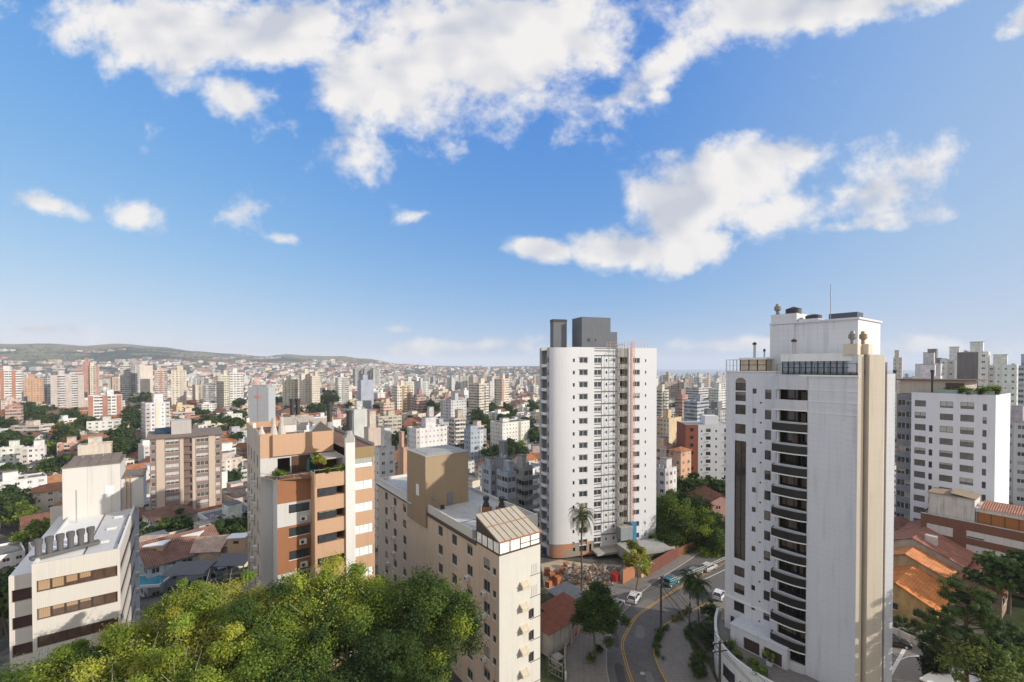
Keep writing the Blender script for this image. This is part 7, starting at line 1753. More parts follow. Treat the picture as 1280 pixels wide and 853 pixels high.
# (x0, x1, y top, depth, colour, style, kind, depth ratio, options, label)
HAND = [
 (0, 29, 463, 546, 'WHT', 2, 'flat', .7, dict(strip=(.0, .55), scol=(.42, .20, .14), sw=3), 'white tower with brick-red stripes at the left frame edge'),
 (6, 29, 507, 390, 'BRK', 2, 'flat', .8, {}, 'red-brown block with a bright red top below the striped tower'),
 (63, 105, 469, 546, 'LGR', 2, 'flat', .5, dict(strip=(.0, .46, .86), scol=(.52, .45, .41), sw=5.5), 'broad grey-pink twin slab with three pale piers'),
 (110, 153, 494, 429, 'WHT', 2, 'flat', .6, dict(strip=(.0, .42, .84), scol=(.40, .20, .14), sw=3.5), 'white block with three brick-red piers above the street trees'),
 (108, 152, 525, 370, 'WHT', 0, 'flat', .6, {}, 'low white block directly below the brick-piered one'),
 (103, 112, 452, 700, 'BRK', 3, 'flat', 1.0, {}, 'slim brick-red tower standing above the roofs at left'),
 (112, 124, 457, 705, 'CRM', 0, 'flat', .9, dict(strip=(.7,), scol=BRK, sw=3), 'cream tower joined to the slim brick-red one'),
 (150, 164, 457, 650, 'LGR', 2, 'flat', .9, {}, 'leftmost of three pale towers in a row'),
 (164, 175, 455, 660, 'GRY', 2, 'flat', .9, {}, 'middle greyish tower of three in a row'),
 (175, 191, 457, 640, 'CRM', 3, 'flat', .9, dict(blank=(1, 0, 0, 0)), 'rightmost cream tower of three with a blank white side'),
 (30, 55, 473, 600, 'ORG', 0, 'flat', .6, {}, 'wide orange block between striped tower and twin slab'),
 (55, 64, 470, 560, 'DGR', 2, 'flat', .8, {}, 'small dark grey block at the left shoulder of the twin slab'),
 (193, 209, 463, 620, 'PNK', 1, 'flat', .8, dict(strip=(.4,), scol=BRK, sw=2), 'pink stepped tower right of the three pale ones'),
 (214, 233, 463, 560, 'CRM', 0, 'flat', .7, dict(strip=(.62,), scol=TANC, sw=3), 'cream tower with a raised roof box and tan stripe'),
 (254, 269, 479, 611, 'DGR', 2, 'flat', .8, {}, 'dark grey banded block in the middle of the pale quarter'),
 (270, 286, 469, 560, 'CRM', 1, 'flat', .8, dict(strip=(.1,), scol=TANC, sw=3), 'cream block with a tan left pier behind the dark banded one'),
 (286, 304, 466, 540, 'WHT', 1, 'flat', .8, {}, 'whitish block beside the cream one with tan pier'),
 (353, 376, 474, 572, 'CRM', 0, 'flat', .6, {}, 'left and lowest of the cream tower trio behind the peach block'),
 (374, 389, 467, 559, 'CRM', 3, 'flat', .9, {}, 'middle and tallest of the cream tower trio'),
 (388, 400, 470, 552, 'CRM', 0, 'flat', .9, {}, 'right-hand one of the cream tower trio'),
 (419, 436, 472, 624, 'WHT', 1, 'flat', .8, dict(strip=(.45,), scol=GRY, sw=3), 'white tower with a grey centre strip'),
 (441, 452, 461, 1150, 'GRY', 1, 'flat', .9, {}, 'first slab of the far grey row from the left'),
 (453, 463, 461, 1150, 'GRY', 1, 'flat', .9, {}, 'second slab of the far grey row, in the middle'),
 (464, 475, 461.5, 1150, 'GRY', 1, 'flat', .9, {}, 'last slab of the far grey row, on the right'),
 (447, 467, 475, 520, 'BLU', 1, 'flat', .7, dict(blank=(1, 1, 1, 1)), 'plain blue-grey block below the far grey row'),
 (490, 517, 482, 494, 'CRM', 1, 'flat', .8, dict(strip=(.3, .62), scol=(.40, .24, .13), sw=2.5), 'tall cream tower with brown window columns'),
 (517, 533, 493, 488, 'BRK', 2, 'flat', .7, {}, 'brick-red banded block touching the cream tower'),
 (475, 493, 503, 429, 'SAL', 1, 'flat', .8, {}, 'salmon block with a grey side left of the cream tower'),
 (468, 502, 519, 351, 'TANC', 1, 'flat', .5, dict(balcony=5), 'long tan balcony block below the salmon one'),
 (438, 459, 511, 306, 'LGR', 0, 'flat', .9, dict(blank=(1, 1, 1, 1)), 'blank grey-walled building right of the peach block roof'),
 (509, 559, 533, 240, 'WHT', 3, 'flat', .55, {}, 'wide white block with small paired windows'),
 (527, 545, 521, 242, 'LGR', 3, 'flat', .7, dict(blank=(1, 1, 1, 1)), 'blank white roof tower rising out of the wide white block'),
 (561, 582, 522, 306, 'TANC', 2, 'flat', .9, dict(balcony=7), 'beige block with stacked balconies behind the wide white one'),
 (613, 662, 526, 330, 'WHT', 3, 'flat', .55, dict(strip=(.60,), scol=(.36, .33, .25), sw=1.8), 'large white block with a shaded left side by the unfinished tower'),
 (580, 608, 536, 280, 'BLU', 0, 'flat', .7, {}, 'blue painted block between two white ones'),
 (602, 620, 581, 132, 'BLU', 0, 'flat', .8, {}, 'small blue-grey block behind the beige roof'),
 (617, 640, 571, 130, 'DGR', 3, 'flat', .5, dict(blank=(1, 1, 1, 1)), 'windowless dark slab behind the beige roof'),
 (621, 645, 588, 122, 'BLU', 1, 'flat', .7, {}, 'bluish block in front of the windowless dark slab'),
 (642, 666, 581, 128, 'GRY', 2, 'flat', .7, dict(balcony=6), 'grey-green balcony block left of the unfinished tower'),
 (466, 494, 558, 142, 'WHT', 3, 'flat', .8, {}, 'small white block behind the far end of the beige roof'),
 (455, 478, 534, 165, 'TANC', 0, 'flat', .9, dict(blank=(1, 1, 1, 1), rc=1), 'blank taupe block beside the peach block chimney'),
 (497, 511, 558, 150, 'ORG', 0, 'flat', .8, dict(blank=(1, 1, 1, 1)), 'small orange building behind the tan roof tower'),
 (71, 98, 553, 280, 'SAL', 1, 'flat', .7, dict(strip=(.1, .6), scol=BRK, sw=2.2), 'brick and cream flats behind the office penthouse'),
 (97, 141, 554, 270, 'CRM', 0, 'flat', .6, dict(blank=(1, 0, 0, 1)), 'cream flats with a blank wall and messy dark roof'),
 (0, 30, 558, 266, 'WHT', 0, 'flat', .6, {}, 'white flats at the left frame edge halfway down'),
 (27, 58, 558, 254, 'WHT', 0, 'flat', .6, dict(blank=(0, 1, 0, 1)), 'white flats with a grey blank end next to an orange roof'),
 (844, 860, 493, 412, 'BRK', 1, 'flat', .8, {}, 'brick-red block seen between the two white towers'),
 (818, 836, 487, 431, 'CRM', 2, 'flat', .8, dict(balcony=5), 'pale balcony block just right of the unfinished tower'),
 (855, 886, 501, 375, 'BLU', 2, 'flat', .6, {}, 'wide blue-grey banded block between the towers'),
 (857, 890, 484, 538, 'LGR', 2, 'flat', .6, {}, 'light grey block behind the blue-grey banded one'),
 (886, 908, 486, 500, 'WHT', 1, 'flat', .7, {}, 'white block at the left shoulder of the balcony tower'),
 (818, 852, 521, 300, 'YLW', 0, 'flat', .7, dict(blank=(1, 0, 0, 0)), 'ochre walled building beside the unfinished tower'),
 (880, 912, 511, 325, 'DGR', 1, 'flat', .7, {}, 'dark low block near the balcony tower'),
 (836, 864, 560, 165, 'ORG', 0, 'tiled', .7, {}, 'orange house with tiled roof between the towers'),
 (818, 846, 556, 178, 'SAL', 1, 'flat', .7, dict(balcony=5), 'salmon flats right of the unfinished tower'),
 (815, 846, 583, 150, 'LGR', 0, 'flat', .8, {}, 'pale low house with grey roof by the unfinished tower'),
 (1117, 1128, 447, 330, 'CRM', 3, 'flat', .9, {}, 'slim beige tower behind the right edge of the balcony tower'),
 (1140, 1178, 470, 190, 'WHT', 3, 'flat', 1.8, {}, 'low white block behind the planted roof terrace'),
 (1144, 1179, 455, 215, 'LGR', 3, 'flat', 1.8, dict(blank=(1, 0, 0, 1)), 'white windowless block above the planted roof terrace'),
 (1155, 1184, 448, 260, 'DGR', 0, 'flat', .6, {}, 'dark roof storey peeping over the white cluster'),
 (1175, 1204, 449, 230, 'WHT', 3, 'flat', 1.8, {}, 'white tower left of the brown-striped one'),
 (1200, 1238, 440, 212, 'WHT', 3, 'flat', 1.8, dict(lstrip=(.35,), scol=(.17, .15, .15), sw=7), 'tall white tower with a broad dark brown stripe'),
 (1235, 1273, 456, 205, 'WHT', 3, 'flat', 1.8, {}, 'white tower right of the brown-striped one'),
 (1272, 1300, 457, 240, 'BLU', 2, 'flat', .8, {}, 'blue-green glass tower at the right frame edge'),
 (1250, 1290, 525, 150, 'GRY', 1, 'flat', .8, dict(balcony=6), 'unfinished grey-brown block below the white towers'),
]
EMBLEM = (310, 335, 484, 290)
specs = []
def by_pixels(x0, x1, ytop, Y, ratio, ang):
    """size and corner of a block that shows between x0 and x1 with its roof at ytop"""
    c = at((x0 + x1) / 2, ytop, Y); w = 10.0
    for _ in range(12):
        d = max(5.0, w * ratio); ca, sa = math.cos(ang), math.sin(ang)
        x, y = c.x - ca * w / 2 + sa * d / 2, c.y - sa * w / 2 - ca * d / 2
        P = [proj((x + ca * u - sa * v, y + sa * u + ca * v, c.z)) for u, v in ((0, 0), (w, 0), (w, d), (0, d))]
        got = max(p[0] for p in P) - min(p[0] for p in P); mid = (max(p[0] for p in P) + min(p[0] for p in P)) / 2
        w *= (x1 - x0) / got; c.x += ((x0 + x1) / 2 - mid) * Y / F
    return x, y, w, d, c.z
def hand_blocks():
    for i, (x0, x1, yt, Y, cn, st, kind, ratio, opt, lab) in enumerate(HAND):
        ang = GA + (.0 if i % 3 else .06); x, y, w, d, z = by_pixels(x0, x1, yt, Y, ratio, ang)
        g = ground(x, y); s = base_spec(x, y, ang, w, d, max(5.0, z - g - .7), jit(random.Random(i), PAL[cn], .03), 1000 + i, kind); s.style = st; s.label = lab; s.hand = True; s.cname = CNAME[cn]; s.roofname = ''
        s.blank = (0, 0, 0, 0); s.vis = 20 if (x0 < 150 and yt > 550) else 30
        for k, v in opt.items(): setattr(s, k, v)
        s.bx = .3; specs.append(s)
hand_blocks()
def quarters():
    rnd = random.Random(2024)
    WALLS = ['WHT'] * 11 + ['CRM'] * 8 + ['LGR'] * 5 + ['PNK'] * 3 + ['SAL'] * 2 + ['TANC'] * 2 + ['GRY'] * 2 + ['BRK'] + ['YLW'] + ['BLU']
    def district(x, y): return (GA, GA - .5, GA + .28, GA - .12)[int(2.2 + 2 * mnoise.noise(Vector((x / 420.0, y / 420.0, 9.0)))) % 4]
    out = []
    rings = [(108, 420, 16.5), (420, 1250, 22.0), (1250, 2600, 36.0), (2600, 4700, 60.0)]
    for r0, r1, cell in rings:
        n = int(r1 / cell) + 2
        for iy in range(0, n):
            for ix in range(-n, n + 1):
                x = (ix + rnd.uniform(.2, .8)) * cell; y = (iy + rnd.uniform(.2, .8)) * cell; r = math.hypot(x, y)
                if not (r0 <= r < r1) or y < 60 or abs(x) > y * 1.22 + 10: rnd.random(); continue
                px = 640 + F * x / y
                a = district(x, y); u = x * math.cos(a) + y * math.sin(a); v = -x * math.sin(a) + y * math.cos(a)
                street = (u % 105 < 13) or (v % 82 < 12)
                green = mnoise.noise(Vector((x / 160.0, y / 160.0, 4.0)))
                if r < 420 and (street or green > .33) and (r > 210 or rnd.random() < .35): continue
                if r >= 420 and rnd.random() < (.28 if street else .08): continue
                if r >= 420 and green > .42: continue
                # keep the built foreground and the road clear
                if x > -75 and y < 118 and x < 125: continue
                if -6 < x < 60 and y < 140: continue
                if 900 < px < 1290 and r < 150: continue
                if r > 2600 and px > 500 and rnd.random() < .45: continue
                if r > 3300 and px < 720 and ground(x, y) > 70 and mnoise.noise(Vector((x / 300., y / 300., 1.))) < .12 + (ground(x, y) - 70) / 260: continue
                if px > 815 and r > 4300: continue
                t = rnd.random(); dens = mnoise.noise(Vector((x / 500.0, y / 500.0, 7.0)))
                cn = rnd.choice(WALLS); col = jit(rnd, PAL[cn], .12)
                if r > 1250: w, d = rnd.uniform(.4, .75) * cell, rnd.uniform(.35, .6) * cell
                else: w, d = rnd.uniform(.6, .92) * cell, rnd.uniform(.5, .85) * cell
                tall = .004 + .05 * max(0, dens) + (.02 if 600 < r < 1800 else 0) + (.13 if px > 800 and r > 450 else 0) + (.03 if 500 < px < 700 and r > 450 else 0)
                if r > 3000 and px < 700: tall *= .15
                if t < tall and r > 400: kind = 'flat'; h = 2.9 * rnd.randint(8, 14); w, d = rnd.uniform(13, 21), rnd.uniform(11, 16)
                elif t < tall + (.26 if r < 420 else .32): kind = rnd.choice(('flat',) * 7 + ('tiled',)); h = 2.9 * rnd.randint(3, 4 if r < 700 else 6)
                else: kind = 'house' if rnd.random() < .68 else 'flat'; h = 2.9 * rnd.choice((1, 2, 2, 2)) + .4
                s = base_spec(x, y, a + rnd.choice((0, 0, math.pi / 2)) * 0, w, d, h, col, rnd.randrange(10 ** 6), kind); s.cname = CNAME[cn]
                if kind == 'flat' and h > 11 and rnd.random() < .4: s.balcony = min(w * .5, rnd.uniform(4, 8))
                if kind == 'flat' and h > 22 and rnd.random() < .4: s.strip = (rnd.choice((0, .4, .7)),); s.scol = jit(rnd, PAL[rnd.choice(('BRK', 'TANC', 'GRY', 'WHT', 'CRM'))], .1); s.sw = rnd.uniform(1.5, 4)
                out.append(s)
    return out
# what of it can be seen: a coarse depth-sorted cover map
COVER = np.zeros((427, 640), bool)
def cover_poly(x0, x1, y0, y1, on_=True):
    a, b = max(0, int(x0 / 2)), min(640, int(math.ceil(x1 / 2))); c, d = max(0, int(y0 / 2)), min(427, int(math.ceil(y1 / 2)))
    if b <= a or d <= c: return 0
    reg = COVER[c:d, a:b]; n = int((~reg).sum())
    if on_: reg[:] = True
    return n
for q in ((0, 168, 705, 853), (38, 168, 640, 853), (78, 150, 578, 853), (306, 466, 548, 853), (472, 585, 600, 853), (512, 584, 572, 853), (560, 672, 680, 853), (585, 640, 640, 853), (676, 820, 437, 853),
          (690, 770, 402, 440), (908, 1118, 472, 853), (965, 1080, 405, 853), (1121, 1243, 495, 853), (0, 600, 760, 853), (200, 600, 725, 853), (812, 905, 640, 853), (1150, 1280, 645, 853), (674, 905, 715, 853)): cover_poly(*q)
def choose(cands):
    allb = [s for s in specs] + cands
    hand_box = [(s, screen(s)) for s in specs]
    def dist(s): return math.hypot(s.x + .3 * s.w, s.y + .3 * s.d)
    keep = []; mass = []
    occ = [(s, corners(s)) for s in specs]
    hp = [(s.x + (math.cos(s.ang) * s.w - math.sin(s.ang) * s.d) / 2, s.y + (math.sin(s.ang) * s.w + math.cos(s.ang) * s.d) / 2, (s.w + s.d) / 3.2, s) for s in specs]
    for s in sorted(allb, key=dist):
        r = dist(s)
        bx = screen(s)
        if not s.hand:
            cx, cy = s.x + (math.cos(s.ang) * s.w - math.sin(s.ang) * s.d) / 2, s.y + (math.sin(s.ang) * s.w + math.cos(s.ang) * s.d) / 2
            if any((cx - a) ** 2 + (cy - b) ** 2 < (c + (s.w + s.d) / 3.6) ** 2 for a, b, c, h in hp): continue
            bad = False
            for h, hb in hand_box:
                if dist(h) > r - 3:
                    ox = min(bx[1], hb[1]) - max(bx[0], hb[0]); vis = hb[2] + .62 * min(hb[3] - hb[2], h.vis)
                    if ox > 1 and bx[2] < vis: bad = True; break
            if bad and s.h > 9 and s.kind == 'flat':
                s.h = 2.9 * 2 + 1.9; s.balcony = 0; s.strip = (); s.name = s.cat = 'building'; bx = screen(s)
                bad = any(dist(h) > r - 3 and min(bx[1], hb[1]) - max(bx[0], hb[0]) > 1 and bx[2] < hb[2] + .62 * min(hb[3] - hb[2], h.vis) for h, hb in hand_box)
            if bad: continue
        n = cover_poly(*bx, on_=False)
        if n < 1 and not s.hand: continue
        cover_poly(bx[0] + .1 * (bx[1] - bx[0]), bx[1] - .1 * (bx[1] - bx[0]), bx[2] + 1, bx[3])
        s.area = n * 4; s.box = bx; s.dist = r
        (keep if s.hand else mass).append(s)
    mass.sort(key=lambda s: -s.area)
    out = []; cnt = {}
    for s in mass:
        k = 'house' if s.kind == 'house' else 'block'
        if cnt.get(k, 0) < (300 if k == 'house' else 300) and s.area >= 22 and s.dist < 2300: cnt[k] = cnt.get(k, 0) + 1; keep.append(s)
        else: out.append(s)
    return keep, out
CITY, MASS = choose(quarters())
for s in CITY: realise(s)

# labels: look first, then what it stands by; ordinals only among look-alikes beside the same landmark
def label_city():
    LM = [(15, 480, 'the striped tower at left'), (84, 485, 'the twin slab'), (131, 505, 'the brick-piered block'), (108, 460, 'the slim brick-red tower'), (170, 465, 'the three pale towers'), (224, 470, 'the tan-striped cream tower'),
          (262, 486, 'the dark banded block'), (322, 500, 'the panel with the pink emblem'), (380, 482, 'the cream tower trio'), (428, 480, 'the grey-stripped white tower'), (458, 467, 'the far grey row'), (503, 497, 'the brown-columned cream tower'),
          (535, 540, 'the wide white block'), (571, 530, 'the beige balcony block'), (594, 543, 'the blue block'), (637, 540, 'the shaded-side white block'), (232, 600, 'the brown block'), (112, 600, 'the office penthouse'), (42, 568, 'the white flats'),
          (385, 545, 'the peach block roof'), (548, 590, 'the tan penthouse'), (672, 470, 'the unfinished tower'), (852, 500, 'the brick-red block between towers'), (870, 512, 'the banded blue-grey block'), (897, 492, 'the balcony tower shoulder'), (835, 530, 'the ochre building'), (1219, 465, 'the brown-striped tower'), (1255, 480, 'the white right-hand tower'), (620, 600, 'the windowless dark slab')]
    used = {}
    for s in CITY:
        if s.hand: s.obj['label'] = s.label; continue
        cx, cy = (s.box[0] + s.box[1]) / 2, (s.box[2] + s.box[3]) / 2
        lm = min(LM, key=lambda l: (l[0] - cx) ** 2 + 4 * (l[1] - cy) ** 2)
        dx, dy = cx - lm[0], cy - lm[1]
        rel = ('left of' if dx < 0 else 'right of') if abs(dx) > 1.2 * abs(dy) + 4 else ('above' if dy < 0 else 'below')
        n = round(s.h / 2.9); size = {'house': 'house'}.get(s.kind) or ('high-rise' if s.h > 30 else 'mid-rise block' if s.h > 15 else 'low block')
        look = s.cname + (' balcony' if s.balcony else ' striped' if s.strip else '') + ' ' + size + (' with tiled roof' if s.kind in ('house', 'tiled') else '')
        used.setdefault((look, rel, lm[2]), []).append((abs(dx) + abs(dy), s, n))
    ORD = ['nearest', 'second', 'third', 'fourth', 'fifth', 'sixth', 'seventh', 'eighth', 'ninth', 'tenth', 'eleventh', 'twelfth', 'thirteenth', 'fourteenth']
    for (look, rel, lm), L in used.items():
        L.sort(key=lambda t: t[0])
        for i, (q, s, n) in enumerate(L):
            lab = f'{look} {rel} {lm}' if len(L) == 1 else f'{ORD[min(i, 13)]} {look} {rel} {lm}'
            s.obj['label'] = lab; s.obj['group'] = 'houses of the valley' if s.kind == 'house' else 'blocks of the valley'
label_city()

# everything smaller or farther: rooftops nobody could count
def far_mass():
    by = {}
    for s in MASS:
        by.setdefault(s.style, []).append(s)
    body = MB()
    for s in MASS:
        b, r, t, k = MB(), MB(), MB(), MB(); block_parts(s, b, r, t, k)
        c, sn = math.cos(s.ang), math.sin(s.ang)
        for src, off in ((b, {0: s.style}), (r, {0: 4, 1: 5, 2: 6}), (t, {0: 4, 1: 5}), (k, {0: 4})):
            for f, m, uv, col in zip(src.f, src.m, src.uv, src.c):
                pts = [src.v[i] for i in f]
                body.face([(s.x + c * p[0] - sn * p[1], s.y + sn * p[0] + c * p[1], s.z + p[2]) for p in pts], off[m], uv, col)
    o = body.build('distant_rooftops', FAC + [PLAIN, ROOF_FLAT, ROOF_TILE]); tag(o, 'countless small houses and blocks filling the valley up to the hills', 'buildings', kind='stuff')
far_mass()

# the grey panel building with the pink emblem
def emblem_block():
    x0, x1, yt, Y = EMBLEM; c0, c1 = at(x0, yt, Y), at(x1, yt, Y); g = ground(c0.x, Y) - 2; w = c1.x - c0.x; h = c0.z - g
    root = empty('panel_building', (c0.x, Y, g), .03, 'grey seamed panel building carrying a pink emblem', 'building')
    one('wall', paint('seamed_panel', (.40, .415, .43), .6, .05, .1, tile=(1.8, 3.4), tilecol=.72), lambda b: b.box(0, w, 0, 9, 0, h, 0), root)
    PKM = paint('emblem_pink', (.62, .25, .25), .7)
    b = MB(); cz = h - 6.3; cx = w * .48
    b.box(cx - 1.9, cx + 1.9, -.12, -.003, cz - .6, cz + .6); b.box(cx - .8, cx + .8, -.15, -.003, cz - 1.2, cz + 1.1); b.box(cx - 2.5, cx - 1.6, -.1, -.003, cz - .2, cz + .8); b.box(cx + 1.6, cx + 2.5, -.1, -.003, cz - .2, cz + .8); b.build('emblem', PKM, root)
    one('seam', paint('seam_red', (.40, .24, .24), .7), lambda b: b.box(cx - .12, cx + .12, -.08, -.003, 0, h), root)
    one('roof_plant', CONC, lambda b: b.box(2, w - 2, 2, 7, h, h + 1.2), root)
emblem_block()

# brown twelve-storey block behind the office, red-white block by the balcony tower: windows of their own
def brown_block():
    O = at(187, 549, 157.0); root = empty('apartment_block', (O.x, O.y, -17), GA, 'brown and beige twelve-storey block with white-framed windows', 'apartment block')
    BE, BN, DB = paint('block_beige_pier', (.50, .405, .325), .85, .05, .1), paint('block_brown_band', (.24, .175, .15), .85, .05, .1), paint('block_dark_brown', (.17, .12, .105), .85)
    w = 21.2; T = O.z + 17; D = 13; n = 12
    WG = glass('pale_blind_glass', (.05, .05, .05), (.60, .58, .55), .72, .2)
    cols = ((.3, 1.2, 1), (4.4, 3.8, 3), (13.3, 3.8, 3), (19.3, 1.4, 1)); b = MB(); H = []; W = []
    for k in range(n):
        z = T - 2.45 - 2.9 * k
        for u, ww, c in cols: H.append((u, u + ww, z, z + 1.55, .15)); W.append((u, z, window_mesh(ww, 1.55, WHITE, WG, c, 1, sill=False)))
        H.append((9.65, 12.0, z - .2, z + 1.7, .7, 2))
    b.wall((0, 0), 0, w, 0, T, H, .15, 1); b.wall((w, 0), math.pi / 2, D, 0, T, (), mat=0); b.wall((0, D), LEFT, D, 0, T, (), mat=0); b.wall((w, D), math.pi, w, 0, T, (), mat=0)
    b.face([(0, 0, T), (w, 0, T), (w, D, T), (0, D, T)], 3)
    b.build('wall', [BE, BN, DB, CONC_DARK], root)
    for u, z, me in W: put_window(root, (0, 0), 0, u, z, me)
    for x0, x1 in ((1.75, 4.1), (17.1, 19.1)): one('pier', BE, lambda b: b.box(x0, x1, -.2, -.004, 0, T + .1), root)
    for x0, x1 in ((8.5, 9.55), (12.15, 13.05)): one('pier', BE, lambda b: [b.box(x0, x1, -.08, -.004, 0, T - 1)], root)
    one('centre_bay', DB, lambda b: [b.box(9.57, 12.13, -.1, -.004, T - 2.45 - 2.9 * k - 1.1, T - 2.45 - 2.9 * k - .25) for k in range(n)], root)
    b = MB(); b.face([(-1, -.6, T + .2), (w + .6, -.6, T + .2), (w + .4, D + .5, T + 1.2), (-1, D + .5, T + 1.2)], 1); b.box(-1, w + .6, -.6, -.35, T - .3, T + .2, 0); b.box(6, 12, 4, 9, T + .5, T + 5.5, 2); b.build('roof', [DB, paint('roof_brown_grey', (.20, .165, .14), .9, .3, .3), paint('stair_box_grey', (.42, .39, .37), .9)], root)
    one('solar_panel', paint('pool_panel', (.035, .05, .085), .3), lambda b: b.face([(1.0, 6, T + 1.2), (9, 6, T + 1.2), (9, 10, T + 2.6), (1, 10, T + 2.6)]), root)
def red_white_block():
    A = at(857, 531, 168.0); ang = GA - .72; root = empty('apartment_block', (A.x, A.y, -8), ang, 'white eight-storey block with a brick-red flank left of the balcony tower', 'apartment block')
    T = A.z + 8; w = 17.5; D = 12; RB = paint('flank_red', (.26, .085, .055), .85, .08, .1); WB = paint('flat_white', (.64, .645, .66), .8, .05, .1); FR = paint('win_dark', (.07, .07, .075), .6)
    b = MB(); b.wall((0, 0), 0, 4.6, 0, T, [(1.6, 2.9, T - 2.6 - 2.9 * k, T - 1.3 - 2.9 * k, .15) for k in range(11)], .15, 1)
    H = []; W = []
    for k in range(11):
        z = T - 2.7 - 2.9 * k
        for u, ww, h in ((1.0, .5, .7), (2.8, 1.7, 1.3), (6.2, .6, .8), (9.4, 1.9, 1.4)): H.append((u, u + ww, z, z + h, .15)); W.append((u, z, window_mesh(ww, h, FR, GLASS_DARK, 1, 1, sill=False)))
    b.wall((4.6, 0), 0, w - 4.6, 0, T + (0), H, .15, 0); b.wall((w, 0), math.pi / 2, D, 0, T, (), mat=0); b.wall((0, D), LEFT, D, 0, T, (), mat=1); b.wall((w, D), math.pi, w, 0, T, (), mat=0); b.face([(0, 0, T - .3), (w, 0, T - .3), (w, D, T - .3), (0, D, T - .3)], 2)
    b.box(9.6, w, -.25, -.004, 0, T + 1.2, 0) if False else None
    b.build('wall', [WB, RB, CONC], root)
    for u, z, me in W: put_window(root, (4.6, 0), 0, u, z, me)
    for k in range(11): put_window(root, (0, 0), 0, 1.6, T - 2.6 - 2.9 * k, window_mesh(1.3, 1.3, FR, GLASS_DARK, 2, 1, sill=False))
    one('rooftop_box', WB, lambda b: b.box(8, 13, 3, 8, T - .3, T + 3), root)
    acm = paint('ac_pale', (.5, .5, .5), .7); me = MB(); me.box(0, .55, -.3, -.004, 0, .4); m2 = me.mesh('air_conditioner', [acm])
    for k in range(10): link('air_conditioner', m2, root, (14.2 + .3, 0, T - 3.4 - 2.9 * k)); link('air_conditioner', m2, root, (7.9, 0, T - 3.4 - 2.9 * k))
brown_block(); red_white_block()

# low terracotta sheds, pool and car shelter between office and peach block
def yard_left():
    def pos(x, y, z): p = on(x, y, z); return p
    for i, (x, y, z, w, d, lab) in enumerate(((222, 690, 3.8, 16, 6.5, 'long terracotta roof behind the yellow-green tree'), (198, 681, 4.5, 11, 6, 'pale pink tiled roof next to the office block'), (266, 683, 4.2, 13, 6, 'terracotta roof reaching towards the peach block'))):
        p = pos(x, y, z); house((p.x - w / 2, p.y, 0), .12 + .05 * i, w, d, z - .6, 1.4, (.50, .40, .31), (.58, .42, .33), lab, 'x', windows=False)
    for x, y, lab in ((196, 689, 'small peach stair house left among the terracotta roofs'), (240, 676, 'little cream hut with an arched vent amid the terracotta roofs'), (298, 679, 'small peach stair house beside the peach block')):
        p = pos(x, y, 4.0); r = empty('stair_house', (p.x, p.y, 0), .2, lab, 'hut'); one('wall', paint('hut_peach', (.52, .36, .24), .9), lambda b: b.box(-1.8, 1.8, -1.4, 1.4, 0, 5.6), r); one('roof', WHITE, lambda b: b.box(-2, 2, -1.6, 1.6, 5.6, 5.8), r); one('vent', DARKM, lambda b: b.box(-.6, .6, -1.44, -1.404, 4.4, 5.0), r)
    DK = paint('dark_corrugated', (.14, .13, .13), .7, .2, .2, tile=(.5, 0), tilecol=.6)
    for i, (x, y, w, lab) in enumerate(((236, 712, 8, 'dark corrugated shelter roof behind the yellow-green tree'), (290, 701, 7, 'dark corrugated car shelter beside the peach block'))):
        p = pos(x, y, 3.0); r = empty('car_shelter', (p.x, p.y, 0), .12, lab, 'shelter'); one('roof', DK, lambda b: [b.face([(-w/2, -2.5, 2.9), (w/2, -2.5, 2.9), (w/2, 3, 3.5), (-w/2, 3, 3.5)], 0, [(0, 0), (w, 0), (w, 5), (0, 5)]), b.face([(-w/2, 3, 3.4), (w/2, 3, 3.4), (w/2, -2.5, 2.8), (-w/2, -2.5, 2.8)], 0)], r)
        for xx in (-w/2 + .2, 0, w/2 - .2): one('post', STEEL, lambda b: b.box(xx - .08, xx + .08, -2.3, -2.14, 0, 2.85), r)
    p = on(186, 728); r = empty('swimming_pool', (p.x, p.y, 0), .15, 'small turquoise pool with a pale glass fence beside the office block', 'pool')
    one('basin', paint('pool_edge', (.5, .5, .48), .8), lambda b: [b.box(-3.6, 3.6, -2.6, -2.2, 0, .5), b.box(-3.6, 3.6, 2.2, 2.6, 0, .5), b.box(-3.6, -3.2, -2.2, 2.2, 0, .5), b.box(3.2, 3.6, -2.2, 2.2, 0, .5)], r)
    one('water', paint('pool_water', (.02, .22, .30), .08, .1, 0, spec=.6), lambda b: b.box(-3.2, 3.2, -2.2, 2.2, 0, .38), r)
    one('glass_fence', paint('pool_fence', (.36, .45, .42), .2, .05, 0, spec=.5), lambda b: [b.box(-3.6 + 2.45 * k, -1.25 + 2.45 * k, 3.0, 3.06, .2, 2.2) for k in range(3)], r)
yard_left()
def terrace_plants():
    for i, (x, y, k, sc, lab) in enumerate(((1.9, -3.1, 'bush', .75, 'round bright green plant at the left corner of the peach block terrace'), (5.9, -5.1, 'yellow_small', .38, 'tall yellowish shrub on the peach block terrace beside the awning'), (6.9, -5.2, 'bush', .6, 'small reddish shrub in the middle of the peach block terrace'), (8.2, -5.2, 'bush', .7, 'green plant by the white pillar of the peach block terrace'))):
        p = Vector((PC.x, PC.y, 31.0 if y > -4 else 31.3)) + D2 * x + D1 * y; tree('terrace_plant', p.x, p.y, p.z, k, sc, i, lab, 'plants on the peach block terrace', 'plant')
terrace_plants()
